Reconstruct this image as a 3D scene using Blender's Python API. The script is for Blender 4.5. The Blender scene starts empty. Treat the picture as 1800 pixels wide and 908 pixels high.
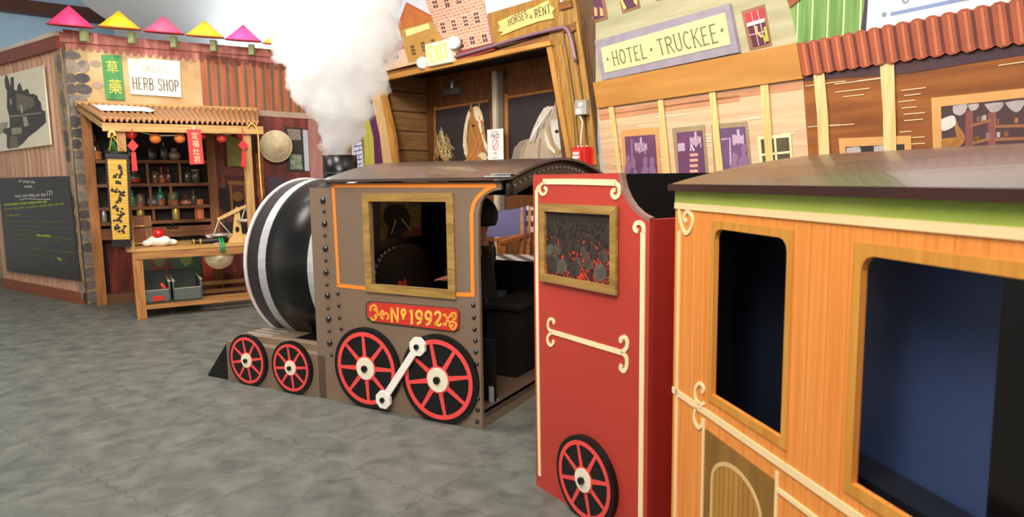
import bpy, bmesh, math, random
from mathutils import Vector, Matrix
random.seed(7)
PI = math.pi
SC = bpy.context.scene
# ------------------------------------------------------------------ camera
F = 1180.0
PITCH = math.atan(141.0 / F)
ROLL = math.radians(0.84)
EYE = Vector((0, 0, 1.1))
_R0 = Vector((1, 0, 0)); _U0 = Vector((0, math.sin(PITCH), math.cos(PITCH))); CF = Vector((0, math.cos(PITCH), -math.sin(PITCH)))
CR = _R0 * math.cos(ROLL) - _U0 * math.sin(ROLL)
CU = _R0 * math.sin(ROLL) + _U0 * math.cos(ROLL)
cam_d = bpy.data.cameras.new('camera'); cam = bpy.data.objects.new('camera', cam_d)
SC.collection.objects.link(cam); SC.camera = cam
cam.matrix_world = Matrix(((CR.x, CU.x, -CF.x, EYE.x), (CR.y, CU.y, -CF.y, EYE.y), (CR.z, CU.z, -CF.z, EYE.z), (0, 0, 0, 1)))
cam_d.sensor_width = 36; cam_d.lens = 36 * F / 1800; cam_d.clip_start = 0.05
cam_d.dof.use_dof = True; cam_d.dof.focus_distance = 3.2; cam_d.dof.aperture_fstop = 4.5
# ------------------------------------------------------------------ colour management, world, lights
SC.view_settings.view_transform = 'Standard'; SC.view_settings.look = 'None'
SC.view_settings.exposure = 0.24; SC.view_settings.gamma = 1.0; SC.view_settings.use_curve_mapping = False
SC.cycles.max_bounces = 14; SC.cycles.volume_bounces = 12; SC.cycles.use_denoising = True
w = bpy.data.worlds.new('world'); SC.world = w; w.use_nodes = True
w.node_tree.nodes['Background'].inputs[0].default_value = (1.0, 0.93, 0.84, 1)
w.node_tree.nodes['Background'].inputs[1].default_value = 0.62

def area(name, loc, target, size, power, col=(1, .93, .83), sy=None):
    d = bpy.data.lights.new(name, 'AREA'); d.energy = power; d.color = col; d.size = size
    if sy: d.shape = 'RECTANGLE'; d.size_y = sy
    o = bpy.data.objects.new(name, d); SC.collection.objects.link(o)
    o.location = loc; o.rotation_euler = (Vector(target) - Vector(loc)).to_track_quat('-Z', 'Y').to_euler()
    return o
area('ceiling_light_front', (-0.6, 0.3, 3.1), (0.0, 3.4, 0.4), 1.6, 112)
area('ceiling_light_left', (-3.0, 3.4, 3.15), (-3.4, 4.4, 0), 1.0, 50)
area('ceiling_light_right', (0.7, 2.9, 3.15), (1.3, 4.0, 1.0), 1.2, 18)
area('track_light_herb_shop', (-3.0, 5.2, 3.3), (-2.9, 6.6, 2.0), 0.14, 19, (1, .9, .78))
area('steam_fill_light', (-1.3, 3.3, 3.2), (-1.1, 4.3, 2.2), 0.4, 66, (1, .97, .93))  # unseen lamp, added to whiten the steam plume
area('bounce_flash', (-0.4, 0.6, 2.3), (-0.9, 3.0, 3.7), 0.6, 36, (1, .96, .9))
area('ceiling_slope_fill', (-2.6, 8.0, 2.4), (-2.4, 8.2, 4.0), 1.6, 30, (.93, .97, 1), 0.3)  # added hidden fill that brightens the sloping ceiling

# ------------------------------------------------------------------ pixel rays and planes
def ray(px, py):
    return (CF + CR * ((px - 900) / F) + CU * ((454 - py) / F)).normalized()
def ground(px, py, z=0.0):
    r = ray(px, py); t = (z - EYE.z) / r.z
    return EYE + r * t
def hdir(px):
    """horizontal direction of the vanishing point in image column px"""
    best = None
    lo, hi = -500.0, 1500.0
    for _ in range(60):
        m = (lo + hi) / 2
        if ray(px, m).z > 0: lo = m
        else: hi = m
    r = ray(px, lo); return Vector((r.x, r.y, 0)).normalized()
class Plane:
    def __init__(s, O, u):
        s.O = Vector((O[0], O[1], 0)); s.u = Vector((u[0], u[1], 0)).normalized()
        n = Vector((s.u.y, -s.u.x, 0))
        if n.dot(EYE - s.O) < 0: n = -n
        s.n = n
        if s.u.dot(CR) < 0: s.u = -s.u
    def hit(s, px, py, off=0.0):
        r = ray(px, py); t = (s.O + s.n * off - EYE).dot(s.n) / r.dot(s.n)
        return EYE + r * t
    def loc(s, px, py, off=0.0):
        p = s.hit(px, py, off); return ((p - s.O).dot(s.u), p.z)
    def at(s, a, z, off=0.0):
        return s.O + s.u * a + s.n * off + Vector((0, 0, z))
    def back(s, d):
        return Plane(s.O - s.n * d, s.u)
    def L(s, pts, off=0.0):
        return [s.loc(x, y, off) for x, y in pts]
    @property
    def ang(s): return math.atan2(s.u.y, s.u.x)
Z = Vector((0, 0, 1))

# ------------------------------------------------------------------ materials
def lin(h):
    h = h.lstrip('#'); c = [int(h[i:i + 2], 16) / 255 for i in (0, 2, 4)]
    return tuple(x / 12.92 if x <= .04045 else ((x + .055) / 1.055) ** 2.4 for x in c) + (1,)
MATS = {}
def newmat(name):
    m = bpy.data.materials.new(name); m.use_nodes = True
    nt = m.node_tree; return m, nt, nt.nodes['Principled BSDF']
def plain(h, rough=.6, metal=0, spec=.5, var=.12, scale=6, coat=0, name=None, bump=0):
    key = ('p', h, rough, metal, spec, var, scale, coat, bump)
    if key in MATS: return MATS[key]
    m, nt, b = newmat(name or 'paint_' + h.strip('#'))
    b.inputs['Roughness'].default_value = rough; b.inputs['Metallic'].default_value = metal
    b.inputs['Specular IOR Level'].default_value = spec; b.inputs['Coat Weight'].default_value = coat
    c = lin(h); b.inputs['Base Color'].default_value = c
    if var:
        tc = nt.nodes.new('ShaderNodeTexCoord'); n = nt.nodes.new('ShaderNodeTexNoise')
        n.inputs['Scale'].default_value = scale; n.inputs['Detail'].default_value = 3
        r = nt.nodes.new('ShaderNodeValToRGB'); nt.links.new(tc.outputs['Object'], n.inputs['Vector'])
        nt.links.new(n.outputs['Fac'], r.inputs['Fac'])
        r.color_ramp.elements[0].position = .3; r.color_ramp.elements[1].position = .7
        r.color_ramp.elements[0].color = tuple(x * (1 - var) for x in c[:3]) + (1,)
        r.color_ramp.elements[1].color = tuple(min(1, x * (1 + var)) for x in c[:3]) + (1,)
        nt.links.new(r.outputs['Color'], b.inputs['Base Color'])
        if bump:
            bp = nt.nodes.new('ShaderNodeBump'); bp.inputs['Strength'].default_value = bump; bp.inputs['Distance'].default_value = .01
            nt.links.new(n.outputs['Fac'], bp.inputs['Height']); nt.links.new(bp.outputs['Normal'], b.inputs['Normal'])
    MATS[key] = m; return m
def streak(h1, h2, axis='u', rough=.55, fine=60, coarse=3, h3=None, spec=.4, coat=0, bump=.1, name=None, lo=.3, hi=.72):
    """painted wood / brushed colour: noise stretched along u (horizontal) or v (vertical) of the face UVs in metres"""
    key = ('s', h1, h2, axis, rough, fine, coarse, h3, spec, coat, lo, hi)
    if key in MATS: return MATS[key]
    m, nt, b = newmat(name or 'wood_' + h1.strip('#'))
    tc = nt.nodes.new('ShaderNodeTexCoord'); mp = nt.nodes.new('ShaderNodeMapping'); n = nt.nodes.new('ShaderNodeTexNoise')
    mp.inputs['Scale'].default_value = (coarse, fine, 1) if axis == 'u' else (fine, coarse, 1)
    nt.links.new(tc.outputs['UV'], mp.inputs['Vector']); nt.links.new(mp.outputs['Vector'], n.inputs['Vector'])
    n.inputs['Scale'].default_value = 1; n.inputs['Detail'].default_value = 5; n.inputs['Distortion'].default_value = .3
    r = nt.nodes.new('ShaderNodeValToRGB'); nt.links.new(n.outputs['Fac'], r.inputs['Fac'])
    e = r.color_ramp.elements; e[0].position = lo; e[1].position = hi; e[0].color = lin(h1); e[1].color = lin(h2)
    if h3:
        q = e.new((lo + hi) / 2); q.color = lin(h3)
    nt.links.new(r.outputs['Color'], b.inputs['Base Color'])
    b.inputs['Roughness'].default_value = rough; b.inputs['Specular IOR Level'].default_value = spec; b.inputs['Coat Weight'].default_value = coat
    bp = nt.nodes.new('ShaderNodeBump'); bp.inputs['Strength'].default_value = bump; bp.inputs['Distance'].default_value = .004
    nt.links.new(n.outputs['Fac'], bp.inputs['Height']); nt.links.new(bp.outputs['Normal'], b.inputs['Normal'])
    MATS[key] = m; return m
def boards(h1, h2, gap, width, axis='u', rough=.6, off=.0, gapw=.06, fine=50, coarse=2.5, name=None, per=.12):
    """streaked boards with dark joints every <width> metres; axis is the direction the boards run"""
    key = ('b', h1, h2, gap, width, axis, rough, gapw)
    if key in MATS: return MATS[key]
    m = streak(h1, h2, axis, rough, fine, coarse, name=(name or 'boards_' + h1.strip('#')))
    for k in [k for k, v in MATS.items() if v is m]: del MATS[k]
    nt = m.node_tree; b = nt.nodes['Principled BSDF']
    tc = nt.nodes.new('ShaderNodeTexCoord'); sp = nt.nodes.new('ShaderNodeSeparateXYZ'); nt.links.new(tc.outputs['UV'], sp.inputs[0])
    def M(op, a, bb=None):
        x = nt.nodes.new('ShaderNodeMath'); x.operation = op
        for i, v in enumerate((a, bb)):
            if v is None: continue
            if isinstance(v, (int, float)): x.inputs[i].default_value = v
            else: nt.links.new(v, x.inputs[i])
        return x.outputs[0]
    c = sp.outputs['Y' if axis == 'u' else 'X']
    q = M('DIVIDE', M('ADD', c, 100 * width + off), width)
    fr = M('FRACT', q); fl = M('FLOOR', q)
    wn = nt.nodes.new('ShaderNodeTexWhiteNoise'); wn.noise_dimensions = '1D'; nt.links.new(fl, wn.inputs['W'])
    edge = M('LESS_THAN', fr, gapw)
    src = b.inputs['Base Color'].links[0].from_socket
    hsv = nt.nodes.new('ShaderNodeHueSaturation'); nt.links.new(src, hsv.inputs['Color'])
    nt.links.new(M('ADD', M('MULTIPLY', wn.outputs['Value'], per * 2), 1 - per), hsv.inputs['Value'])
    mx = nt.nodes.new('ShaderNodeMixRGB'); nt.links.new(edge, mx.inputs['Fac']); nt.links.new(hsv.outputs['Color'], mx.inputs['Color1'])
    mx.inputs['Color2'].default_value = lin(gap); nt.links.new(mx.outputs['Color'], b.inputs['Base Color'])
    MATS[key] = m; return m
def brick(h1, h2, mortar, sc, name):
    m, nt, b = newmat(name)
    tc = nt.nodes.new('ShaderNodeTexCoord'); br = nt.nodes.new('ShaderNodeTexBrick')
    nt.links.new(tc.outputs['UV'], br.inputs['Vector']); br.inputs['Scale'].default_value = sc
    br.inputs['Color1'].default_value = lin(h1); br.inputs['Color2'].default_value = lin(h2); br.inputs['Mortar'].default_value = lin(mortar)
    br.inputs['Mortar Size'].default_value = .035; br.inputs['Mortar Smooth'].default_value = .3
    nt.links.new(br.outputs['Color'], b.inputs['Base Color']); b.inputs['Roughness'].default_value = .7
    return m
def patches(cols, scale, name, rough=.7, detail=4, pos=None, stretch=(1, 1, 1), coord='UV'):
    """blotchy hand-painted colour, several stops of noise"""
    m, nt, b = newmat(name)
    tc = nt.nodes.new('ShaderNodeTexCoord'); mp = nt.nodes.new('ShaderNodeMapping'); n = nt.nodes.new('ShaderNodeTexNoise')
    mp.inputs['Scale'].default_value = stretch
    nt.links.new(tc.outputs[coord], mp.inputs['Vector']); nt.links.new(mp.outputs['Vector'], n.inputs['Vector'])
    n.inputs['Scale'].default_value = scale; n.inputs['Detail'].default_value = detail
    r = nt.nodes.new('ShaderNodeValToRGB'); nt.links.new(n.outputs['Fac'], r.inputs['Fac'])
    k = len(cols); e = r.color_ramp.elements
    for i, c in enumerate(cols):
        p = pos[i] if pos else .3 + .4 * i / (k - 1)
        if i == 0: q = e[0]; q.position = p
        elif i == k - 1: q = e[-1]; q.position = p
        else: q = e.new(p)
        q.color = lin(c)
    nt.links.new(r.outputs['Color'], b.inputs['Base Color']); b.inputs['Roughness'].default_value = rough
    return m
def glassy(h, name, rough=.08, alpha=1, trans=.85):
    m, nt, b = newmat(name); b.inputs['Base Color'].default_value = lin(h); b.inputs['Roughness'].default_value = rough
    b.inputs['Transmission Weight'].default_value = trans; b.inputs['IOR'].default_value = 1.3; return m

# ------------------------------------------------------------------ mesh builder
class MB:
    def __init__(s): s.v = []; s.f = []; s.mi = []; s.sm = []; s.cur = 0; s.smooth = False
    def add(s, vs, fs, smooth=None):
        o = len(s.v); s.v += [Vector(p) for p in vs]
        for f in fs:
            s.f.append([i + o for i in f]); s.mi.append(s.cur); s.sm.append(s.smooth if smooth is None else smooth)
        return s
    def box(s, c, size, rz=0, M=None):
        x, y, z = [k / 2 for k in size]
        R = Matrix.Rotation(rz, 3, 'Z'); c = Vector(c)
        P = [Vector((a * x, b * y, d * z)) for a in (-1, 1) for b in (-1, 1) for d in (-1, 1)]
        P = [(M @ p if M else R @ p) + c for p in P]
        return s.add(P, [(0, 1, 3, 2), (4, 6, 7, 5), (0, 4, 5, 1), (2, 3, 7, 6), (0, 2, 6, 4), (1, 5, 7, 3)], False)
    def fbox(s, P, a0, a1, z0, z1, d0, d1):
        V = [P.at(a, z, d) for a in (a0, a1) for d in (d0, d1) for z in (z0, z1)]
        return s.add(V, [(0, 1, 3, 2), (4, 6, 7, 5), (0, 4, 5, 1), (2, 3, 7, 6), (0, 2, 6, 4), (1, 5, 7, 3)], False)
    def bar(s, p, q, w, h=None, up=Z):
        p, q = Vector(p), Vector(q); d = (q - p).normalized(); h = h or w
        if abs(d.dot(up)) > .95: up = Vector((1, 0, 0)) if abs(up.z) > .5 else Z
        x = d.cross(up).normalized(); y = x.cross(d)
        V = [b + x * (i * w / 2) + y * (j * h / 2) for b in (p, q) for i, j in ((-1, -1), (1, -1), (1, 1), (-1, 1))]
        return s.add(V, [(3, 2, 1, 0), (4, 5, 6, 7), (0, 1, 5, 4), (1, 2, 6, 5), (2, 3, 7, 6), (3, 0, 4, 7)], False)
    def tube(s, pts, r, n=8, caps=True):
        pts = [Vector(p) for p in pts]; rs = r if isinstance(r, (list, tuple)) else [r] * len(pts)
        V = []; k = len(pts); x = None
        for i, p in enumerate(pts):
            d = (pts[min(i + 1, k - 1)] - pts[max(i - 1, 0)]).normalized()
            if x is None:
                x = d.cross(Z)
                if x.length < .05: x = d.cross(Vector((1, 0, 0)))
            x = (x - d * x.dot(d)).normalized(); y = d.cross(x)
            V += [p + (x * math.cos(a) + y * math.sin(a)) * rs[i] for a in [2 * PI * j / n for j in range(n)]]
        Fs = [(i * n + j, i * n + (j + 1) % n, (i + 1) * n + (j + 1) % n, (i + 1) * n + j) for i in range(k - 1) for j in range(n)]
        s.add(V, Fs, True)
        if caps: s.add([], [[j - len(V) for j in range(n)][::-1], [j - n for j in range(n)]], False)
        return s
    def lathe(s, prof, c=(0, 0, 0), n=20, M=None, smooth=True, caps=True):
        """prof: (radius, height) along local z"""
        c = Vector(c); V = []
        for r, h in prof:
            for j in range(n):
                p = Vector((r * math.cos(2 * PI * j / n), r * math.sin(2 * PI * j / n), h))
                V.append((M @ p if M else p) + c)
        k = len(prof)
        s.add(V, [(i * n + j, i * n + (j + 1) % n, (i + 1) * n + (j + 1) % n, (i + 1) * n + j) for i in range(k - 1) for j in range(n)], smooth)
        if caps:
            if prof[0][0] > 1e-4: s.add([], [[j - len(V) for j in range(n)][::-1]], False)
            if prof[-1][0] > 1e-4: s.add([], [[j - n for j in range(n)]], False)
        return s
    def ball(s, c, r, n=14, sc=(1, 1, 1)):
        m = max(6, n // 2)
        prof = [(max(1e-5, math.sin(PI * i / m)) * r, -math.cos(PI * i / m) * r) for i in range(m + 1)]
        M = Matrix.Diagonal(Vector(sc)); return s.lathe(prof, c, n, M, True, False)
    def sheet(s, front, back):
        """closed slab from two matching loops (front faces tessellated)"""
        from mathutils.geometry import tessellate_polygon
        n = len(front); o = len(s.v); tri = tessellate_polygon([front])
        s.add(list(front) + list(back), [list(t) for t in tri] + [[i + n for i in t][::-1] for t in tri] + [(i, (i + 1) % n, (i + 1) % n + n, i + n) for i in range(n)], False)
        return s
    def poly(s, P, loc, off=0.0, th=.002):
        """polygon given in plane metres, face at offset <off>+th, body down to <off>"""
        loc = [(a, min(max(z, 0.0), 3.6)) for a, z in loc]
        return s.sheet([P.at(a, z, off + th) for a, z in loc], [P.at(a, z, off) for a, z in loc])
    def pix(s, P, pts, off=0.0, th=.002):
        return s.poly(P, P.L(pts, off + th), off, th)
    def holed(s, P, outer, holes, off, th):
        """plate with holes, in plane metres, via bmesh triangle fill"""
        bm = bmesh.new(); loops = [outer] + holes; edges = []
        for lp in loops:
            vs = [bm.verts.new((a, z, 0)) for a, z in lp]
            edges += [bm.edges.new((vs[i], vs[(i + 1) % len(vs)])) for i in range(len(vs))]
        bmesh.ops.triangle_fill(bm, use_beauty=True, edges=edges)
        bm.verts.index_update()
        V = [(v.co.x, v.co.y) for v in bm.verts]; T = [[v.index for v in f.verts] for f in bm.faces]; bm.free()
        n = len(V)
        s.add([P.at(a, z, off + th) for a, z in V] + [P.at(a, z, off) for a, z in V], T + [[i + n for i in t][::-1] for t in T], False)
        o = 0
        Q = []
        for lp in loops:
            k = len(lp); Q += [(o + i, o + (i + 1) % k, o + (i + 1) % k + n, o + i + n) for i in range(k)]; o += k
        s.add([], [[i - 2 * n for i in q] for q in Q], False)
        return s
    def stroke(s, P, loc, w, off=0.0, th=.002, closed=False):
        """flat ribbon of width w (number or list) following plane-metre points"""
        n = len(loc); A = []; B = []
        ws = w if isinstance(w, (list, tuple)) else [w] * n
        for i in range(n):
            if closed: a, b = Vector(loc[i - 1]), Vector(loc[(i + 1) % n])
            else: a, b = Vector(loc[max(i - 1, 0)]), Vector(loc[min(i + 1, n - 1)])
            d = (b - a)
            d = d.normalized() if d.length > 1e-7 else Vector((1, 0))
            t = Vector((-d.y, d.x)) * ws[i] / 2; p = Vector(loc[i])
            A.append(p + t); B.append(p - t)
        V = []
        for k in range(n):
            V += [P.at(A[k].x, A[k].y, off + th), P.at(B[k].x, B[k].y, off + th), P.at(A[k].x, A[k].y, off), P.at(B[k].x, B[k].y, off)]
        Fs = []
        for k in range(n if closed else n - 1):
            i, j = 4 * k, 4 * ((k + 1) % n)
            Fs += [(i, i + 1, j + 1, j), (i + 2, j + 2, j + 3, i + 3), (i, j, j + 2, i + 2), (i + 1, i + 3, j + 3, j + 1)]
        if not closed: Fs += [(0, 2, 3, 1), (4 * n - 4, 4 * n - 3, 4 * n - 1, 4 * n - 2)]
        return s.add(V, Fs, False)
    def pstroke(s, P, pts, w, off=0.0, th=.002, smooth=0):
        L = P.L(pts, off + th)
        if smooth: L = catmull(L, smooth)
        return s.stroke(P, L, w, off, th)
    def disc(s, P, c, r, off=0.0, th=.002, n=28, rx=None, rot=0):
        rx = rx or r; L = []
        for i in range(n):
            a = 2 * PI * i / n; x, y = rx * math.cos(a), r * math.sin(a)
            L.append((c[0] + x * math.cos(rot) - y * math.sin(rot), c[1] + x * math.sin(rot) + y * math.cos(rot)))
        return s.poly(P, L, off, th)
    def build(s, name, mat, parent=None, ang=0.0, rnd=0, **tags):
        org = parent_world(parent) if parent else None
        if org is None:
            xs = [p.x for p in s.v]; ys = [p.y for p in s.v]; zs = [p.z for p in s.v]
            org = Vector(((min(xs) + max(xs)) / 2, (min(ys) + max(ys)) / 2, min(zs))) if tags.get('recenter', True) else Vector((0, 0, 0))
        tags.pop('recenter', None)
        me = bpy.data.meshes.new(name)
        me.from_pydata([tuple(p - org) for p in s.v], [], s.f)
        mats = mat if isinstance(mat, (list, tuple)) else [mat]
        for m in mats: me.materials.append(m)
        uv = me.uv_layers.new(name='UVMap'); cr, sr = math.cos(ang), math.sin(ang)
        for i, pl in enumerate(me.polygons):
            pl.material_index = s.mi[i]; pl.use_smooth = s.sm[i]
            nn = pl.normal
            for li in pl.loop_indices:
                p = s.v[me.loops[li].vertex_index]
                if abs(nn.z) > .75: uv.data[li].uv = (p.x * cr + p.y * sr, -p.x * sr + p.y * cr)
                else:
                    t = Vector((-nn.y, nn.x, 0)).normalized()
                    uv.data[li].uv = (p.dot(t), p.z)
        me.validate()
        o = bpy.data.objects.new(name, me); SC.collection.objects.link(o)
        if parent: o.parent = parent
        else: o.location = org
        if rnd:
            md = o.modifiers.new('bevel', 'BEVEL'); md.width = rnd; md.segments = 2; md.limit_method = 'ANGLE'
        for k, v in tags.items(): o[{'cat': 'category'}.get(k, k)] = v
        return o
def parent_world(o):
    v = Vector(o.location)
    while o.parent: o = o.parent; v = v + Vector(o.location)
    return v
def empty(name, loc, label=None, cat=None, group=None, kind=None):
    o = bpy.data.objects.new(name, None); SC.collection.objects.link(o); o.location = Vector(loc); o.empty_display_size = .05
    if label: o['label'] = label
    if cat: o['category'] = cat
    if group: o['group'] = group
    if kind: o['kind'] = kind
    return o
def dup(root, loc, rz=None, **tags):
    c = root.copy(); SC.collection.objects.link(c); c.location = Vector(loc)
    if rz is not None: c.rotation_euler = (0, 0, rz)
    for k, v in tags.items(): c[{'cat': 'category'}.get(k, k)] = v
    for ch in root.children:
        d = ch.copy(); SC.collection.objects.link(d); d.parent = c
        for g in ch.children:
            e = g.copy(); SC.collection.objects.link(e); e.parent = d
    return c
def catmull(pts, k=6):
    P = [Vector(p) for p in pts]; out = []
    for i in range(len(P) - 1):
        p0, p1, p2, p3 = P[max(i - 1, 0)], P[i], P[i + 1], P[min(i + 2, len(P) - 1)]
        for j in range(k):
            t = j / k
            out.append(.5 * ((2 * p1) + (p2 - p0) * t + (2 * p0 - 5 * p1 + 4 * p2 - p3) * t * t + (3 * p1 - p0 - 3 * p2 + p3) * t ** 3))
    out.append(P[-1]); return [tuple(p) for p in out]
def arc(cx, cy, rx, ry, a0, a1, n=10):
    return [(cx + rx * math.cos(math.radians(a0 + (a1 - a0) * i / n)), cy + ry * math.sin(math.radians(a0 + (a1 - a0) * i / n))) for i in range(n + 1)]

# ------------------------------------------------------------------ lettering (stroke glyphs in a unit-high box; y up)
def _g():
    G = {}
    G['H'] = (.62, [[(.08, 0), (.08, 1)], [(.54, 0), (.54, 1)], [(.08, .52), (.54, .52)]])
    G['O'] = (.66, [arc(.33, .5, .27, .48, 0, 360, 22)])
    G['T'] = (.62, [[(.31, 0), (.31, 1)], [(.02, .97), (.6, .97)]])
    G['E'] = (.54, [[(.08, 0), (.08, 1)], [(.08, .97), (.5, .97)], [(.08, .52), (.4, .52)], [(.08, .03), (.5, .03)]])
    G['L'] = (.52, [[(.08, 0), (.08, 1)], [(.08, .03), (.5, .03)]])
    G['R'] = (.62, [[(.08, 0), (.08, 1)], [(.08, .97)] + arc(.3, .74, .24, .23, 90, -90, 10) + [(.08, .5)], [(.28, .5), (.58, 0)]])
    G['U'] = (.62, [[(.08, 1), (.08, .3)] + arc(.31, .28, .23, .27, 180, 360, 10) + [(.54, 1)]])
    G['C'] = (.6, [arc(.34, .5, .28, .48, 50, 310, 18)])
    G['K'] = (.6, [[(.08, 0), (.08, 1)], [(.54, 1), (.1, .48)], [(.22, .6), (.57, 0)]])
    G['B'] = (.58, [[(.08, 0), (.08, 1)], [(.08, .97)] + arc(.28, .75, .2, .22, 90, -90, 8) + [(.08, .53)], [(.08, .53)] + arc(.3, .28, .23, .25, 90, -90, 8) + [(.08, .03)]])
    G['S'] = (.56, [[(.5, .82), (.4, .95), (.26, .98), (.12, .9), (.08, .74), (.18, .6), (.36, .48), (.48, .34), (.47, .15), (.34, .03), (.18, .03), (.05, .18)]])
    G['P'] = (.56, [[(.08, 0), (.08, 1)], [(.08, .97)] + arc(.28, .72, .24, .25, 90, -90, 10) + [(.08, .47)]])
    G['N'] = (.66, [[(.08, 0), (.08, 1)], [(.08, 1), (.56, 0)], [(.56, 0), (.56, 1)]])
    G['F'] = (.52, [[(.08, 0), (.08, 1)], [(.08, .97), (.5, .97)], [(.08, .52), (.4, .52)]])
    G['G'] = (.64, [arc(.34, .5, .28, .48, 50, 350, 18) + [(.62, .42), (.4, .42)]])
    G['X'] = (.56, [[(.04, 0), (.52, 1)], [(.04, 1), (.52, 0)]])
    G['I'] = (.26, [[(.13, 0), (.13, 1)]])
    G['4'] = (.56, [[(.4, 0), (.4, 1)], [(.4, 1), (.05, .35)], [(.05, .35), (.54, .35)]])
    G['1'] = (.36, [[(.2, 0), (.2, 1)], [(.2, 1), (.04, .82)]])
    G['9'] = (.58, [arc(.28, .68, .2, .28, 0, 360, 18), [(.48, .68), (.46, .4), (.34, .12), (.12, 0)]])
    G['2'] = (.58, [[(.08, .74), (.12, .9), (.26, 1), (.42, .92), (.47, .74), (.38, .5), (.2, .25), (.05, .05)], [(.05, .07), (.2, .12), (.36, .02), (.54, .16)]])
    G['o'] = (.4, [arc(.2, .74, .14, .22, 0, 360, 16), [(.2, .36), (.2, .2)], [(.1, .38), (.3, .38)]])
    G['·'] = (.3, [arc(.15, .5, .035, .05, 0, 360, 8)])
    G["!"] = (.2, [[(.1, .3), (.1, 1)], [(.1, 0), (.1, .1)]])
    G[' '] = (.34, [])
    return G
GLYPH = _g()
SERIF = {'H': [(.08, 0), (.08, 1), (.54, 0), (.54, 1)], 'T': [(.31, 0)], 'L': [(.08, 0), (.08, 1)], 'R': [(.08, 0), (.58, 0)], 'U': [(.08, 1), (.54, 1)], 'K': [(.08, 0), (.08, 1), (.54, 1), (.57, 0)],
         'E': [(.08, 0)], 'N': [(.08, 0), (.56, 1)], '1': [(.2, 0)], 'P': [(.08, 0)], 'B': []}
def letters(mb, P, text, quad, wt=.1, off=0, th=.0015, serif=False, space=.14, jitter=0, narrow=1.0):
    """quad: pixel corners TL, TR, BR, BL of the line of lettering"""
    tot = sum(GLYPH[c][0] + space for c in text) - space
    Q = [Vector(P.loc(x, y, off + th)) for x, y in quad]
    def mp(x, y):
        u = x / tot; top = Q[0].lerp(Q[1], u); bot = Q[3].lerp(Q[2], u); return tuple(bot.lerp(top, y))
    H = ((Q[0] - Q[3]).length + (Q[1] - Q[2]).length) / 2
    x = 0
    for c in text:
        gw, st = GLYPH[c]; jy = random.uniform(-jitter, jitter)
        for l in st:
            if len(l) == 2: l = [l[0], ((l[0][0] + l[1][0]) / 2, (l[0][1] + l[1][1]) / 2), l[1]]
            vert = abs(l[0][0] - l[-1][0]) < .02 and len(l) == 3
            mb.stroke(P, [mp(x + a, b + jy) for a, b in l], H * wt * (1.0 if vert or len(l) > 3 else .8), off, th)
        if serif:
            for a, b in SERIF.get(c, []):
                mb.stroke(P, [mp(x + a - .09, b + jy), mp(x + a + .09, b + jy)], H * wt * .55, off, th + .0003)
        x += gw + space
def hanzi(P, text, quad, mat, name, parent, off=0, th=.0015):
    """one character mapped into a pixel quad TL, TR, BR, BL"""
    cu = bpy.data.curves.new('txt', 'FONT'); cu.body = text; cu.fill_mode = 'FRONT' if hasattr(cu, 'fill_mode') else cu.fill_mode
    cu.offset = 0.0
    o = bpy.data.objects.new('txt', cu); SC.collection.objects.link(o); bpy.context.view_layer.update()
    me = bpy.data.meshes.new_from_object(o.evaluated_get(bpy.context.evaluated_depsgraph_get()))
    V = [v.co.copy() for v in me.vertices]; Fs = [list(p.vertices) for p in me.polygons]
    bpy.data.objects.remove(o); bpy.data.curves.remove(cu); bpy.data.meshes.remove(me)
    mb = MB()
    if V:
        x0, x1 = min(v.x for v in V), max(v.x for v in V); y0, y1 = min(v.y for v in V), max(v.y for v in V)
        Q = [Vector(P.loc(x, y, off + th)) for x, y in quad]
        W = []
        for v in V:
            a = (v.x - x0) / (x1 - x0); b = (v.y - y0) / (y1 - y0)
            q = Q[3].lerp(Q[2], a).lerp(Q[0].lerp(Q[1], a), b); W.append(P.at(q.x, q.y, off + th))
        mb.add(W, Fs, False)
        return mb.build(name, mat, parent)
def cloth_row(): pass
# ================================================================== PLACES (planes measured from the photograph)
LSd = (ground(847, 753) - ground(365, 660)); LS = Plane(ground(847, 753), LSd)      # near side of the locomotive
TR = Plane(ground(941, 851), hdir(100))                                              # near side of the tender
_oc = ray(1187, 335); _oc = EYE + _oc * (1.72 / _oc.y)
OC = Plane(_oc, hdir(650))                                                           # near side of the passenger car
_dw = ray(968, 70); _dw = EYE + _dw * (5.3 / _dw.y)
DW = Plane(_dw, hdir(-295))                                                          # wall with the barn door
_c = DW.hit(1050, 290)
HW = Plane(_c, hdir(190))                                                            # wall with the painted hotel
SF = Plane(ground(150, 533), hdir(2950))                                             # herb shop front
SL = Plane(ground(150, 533), ground(12, 505) - ground(150, 533))                     # herb shop side
ST = Plane(ground(243, 561), SF.u)                                                   # front of the market stall

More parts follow.
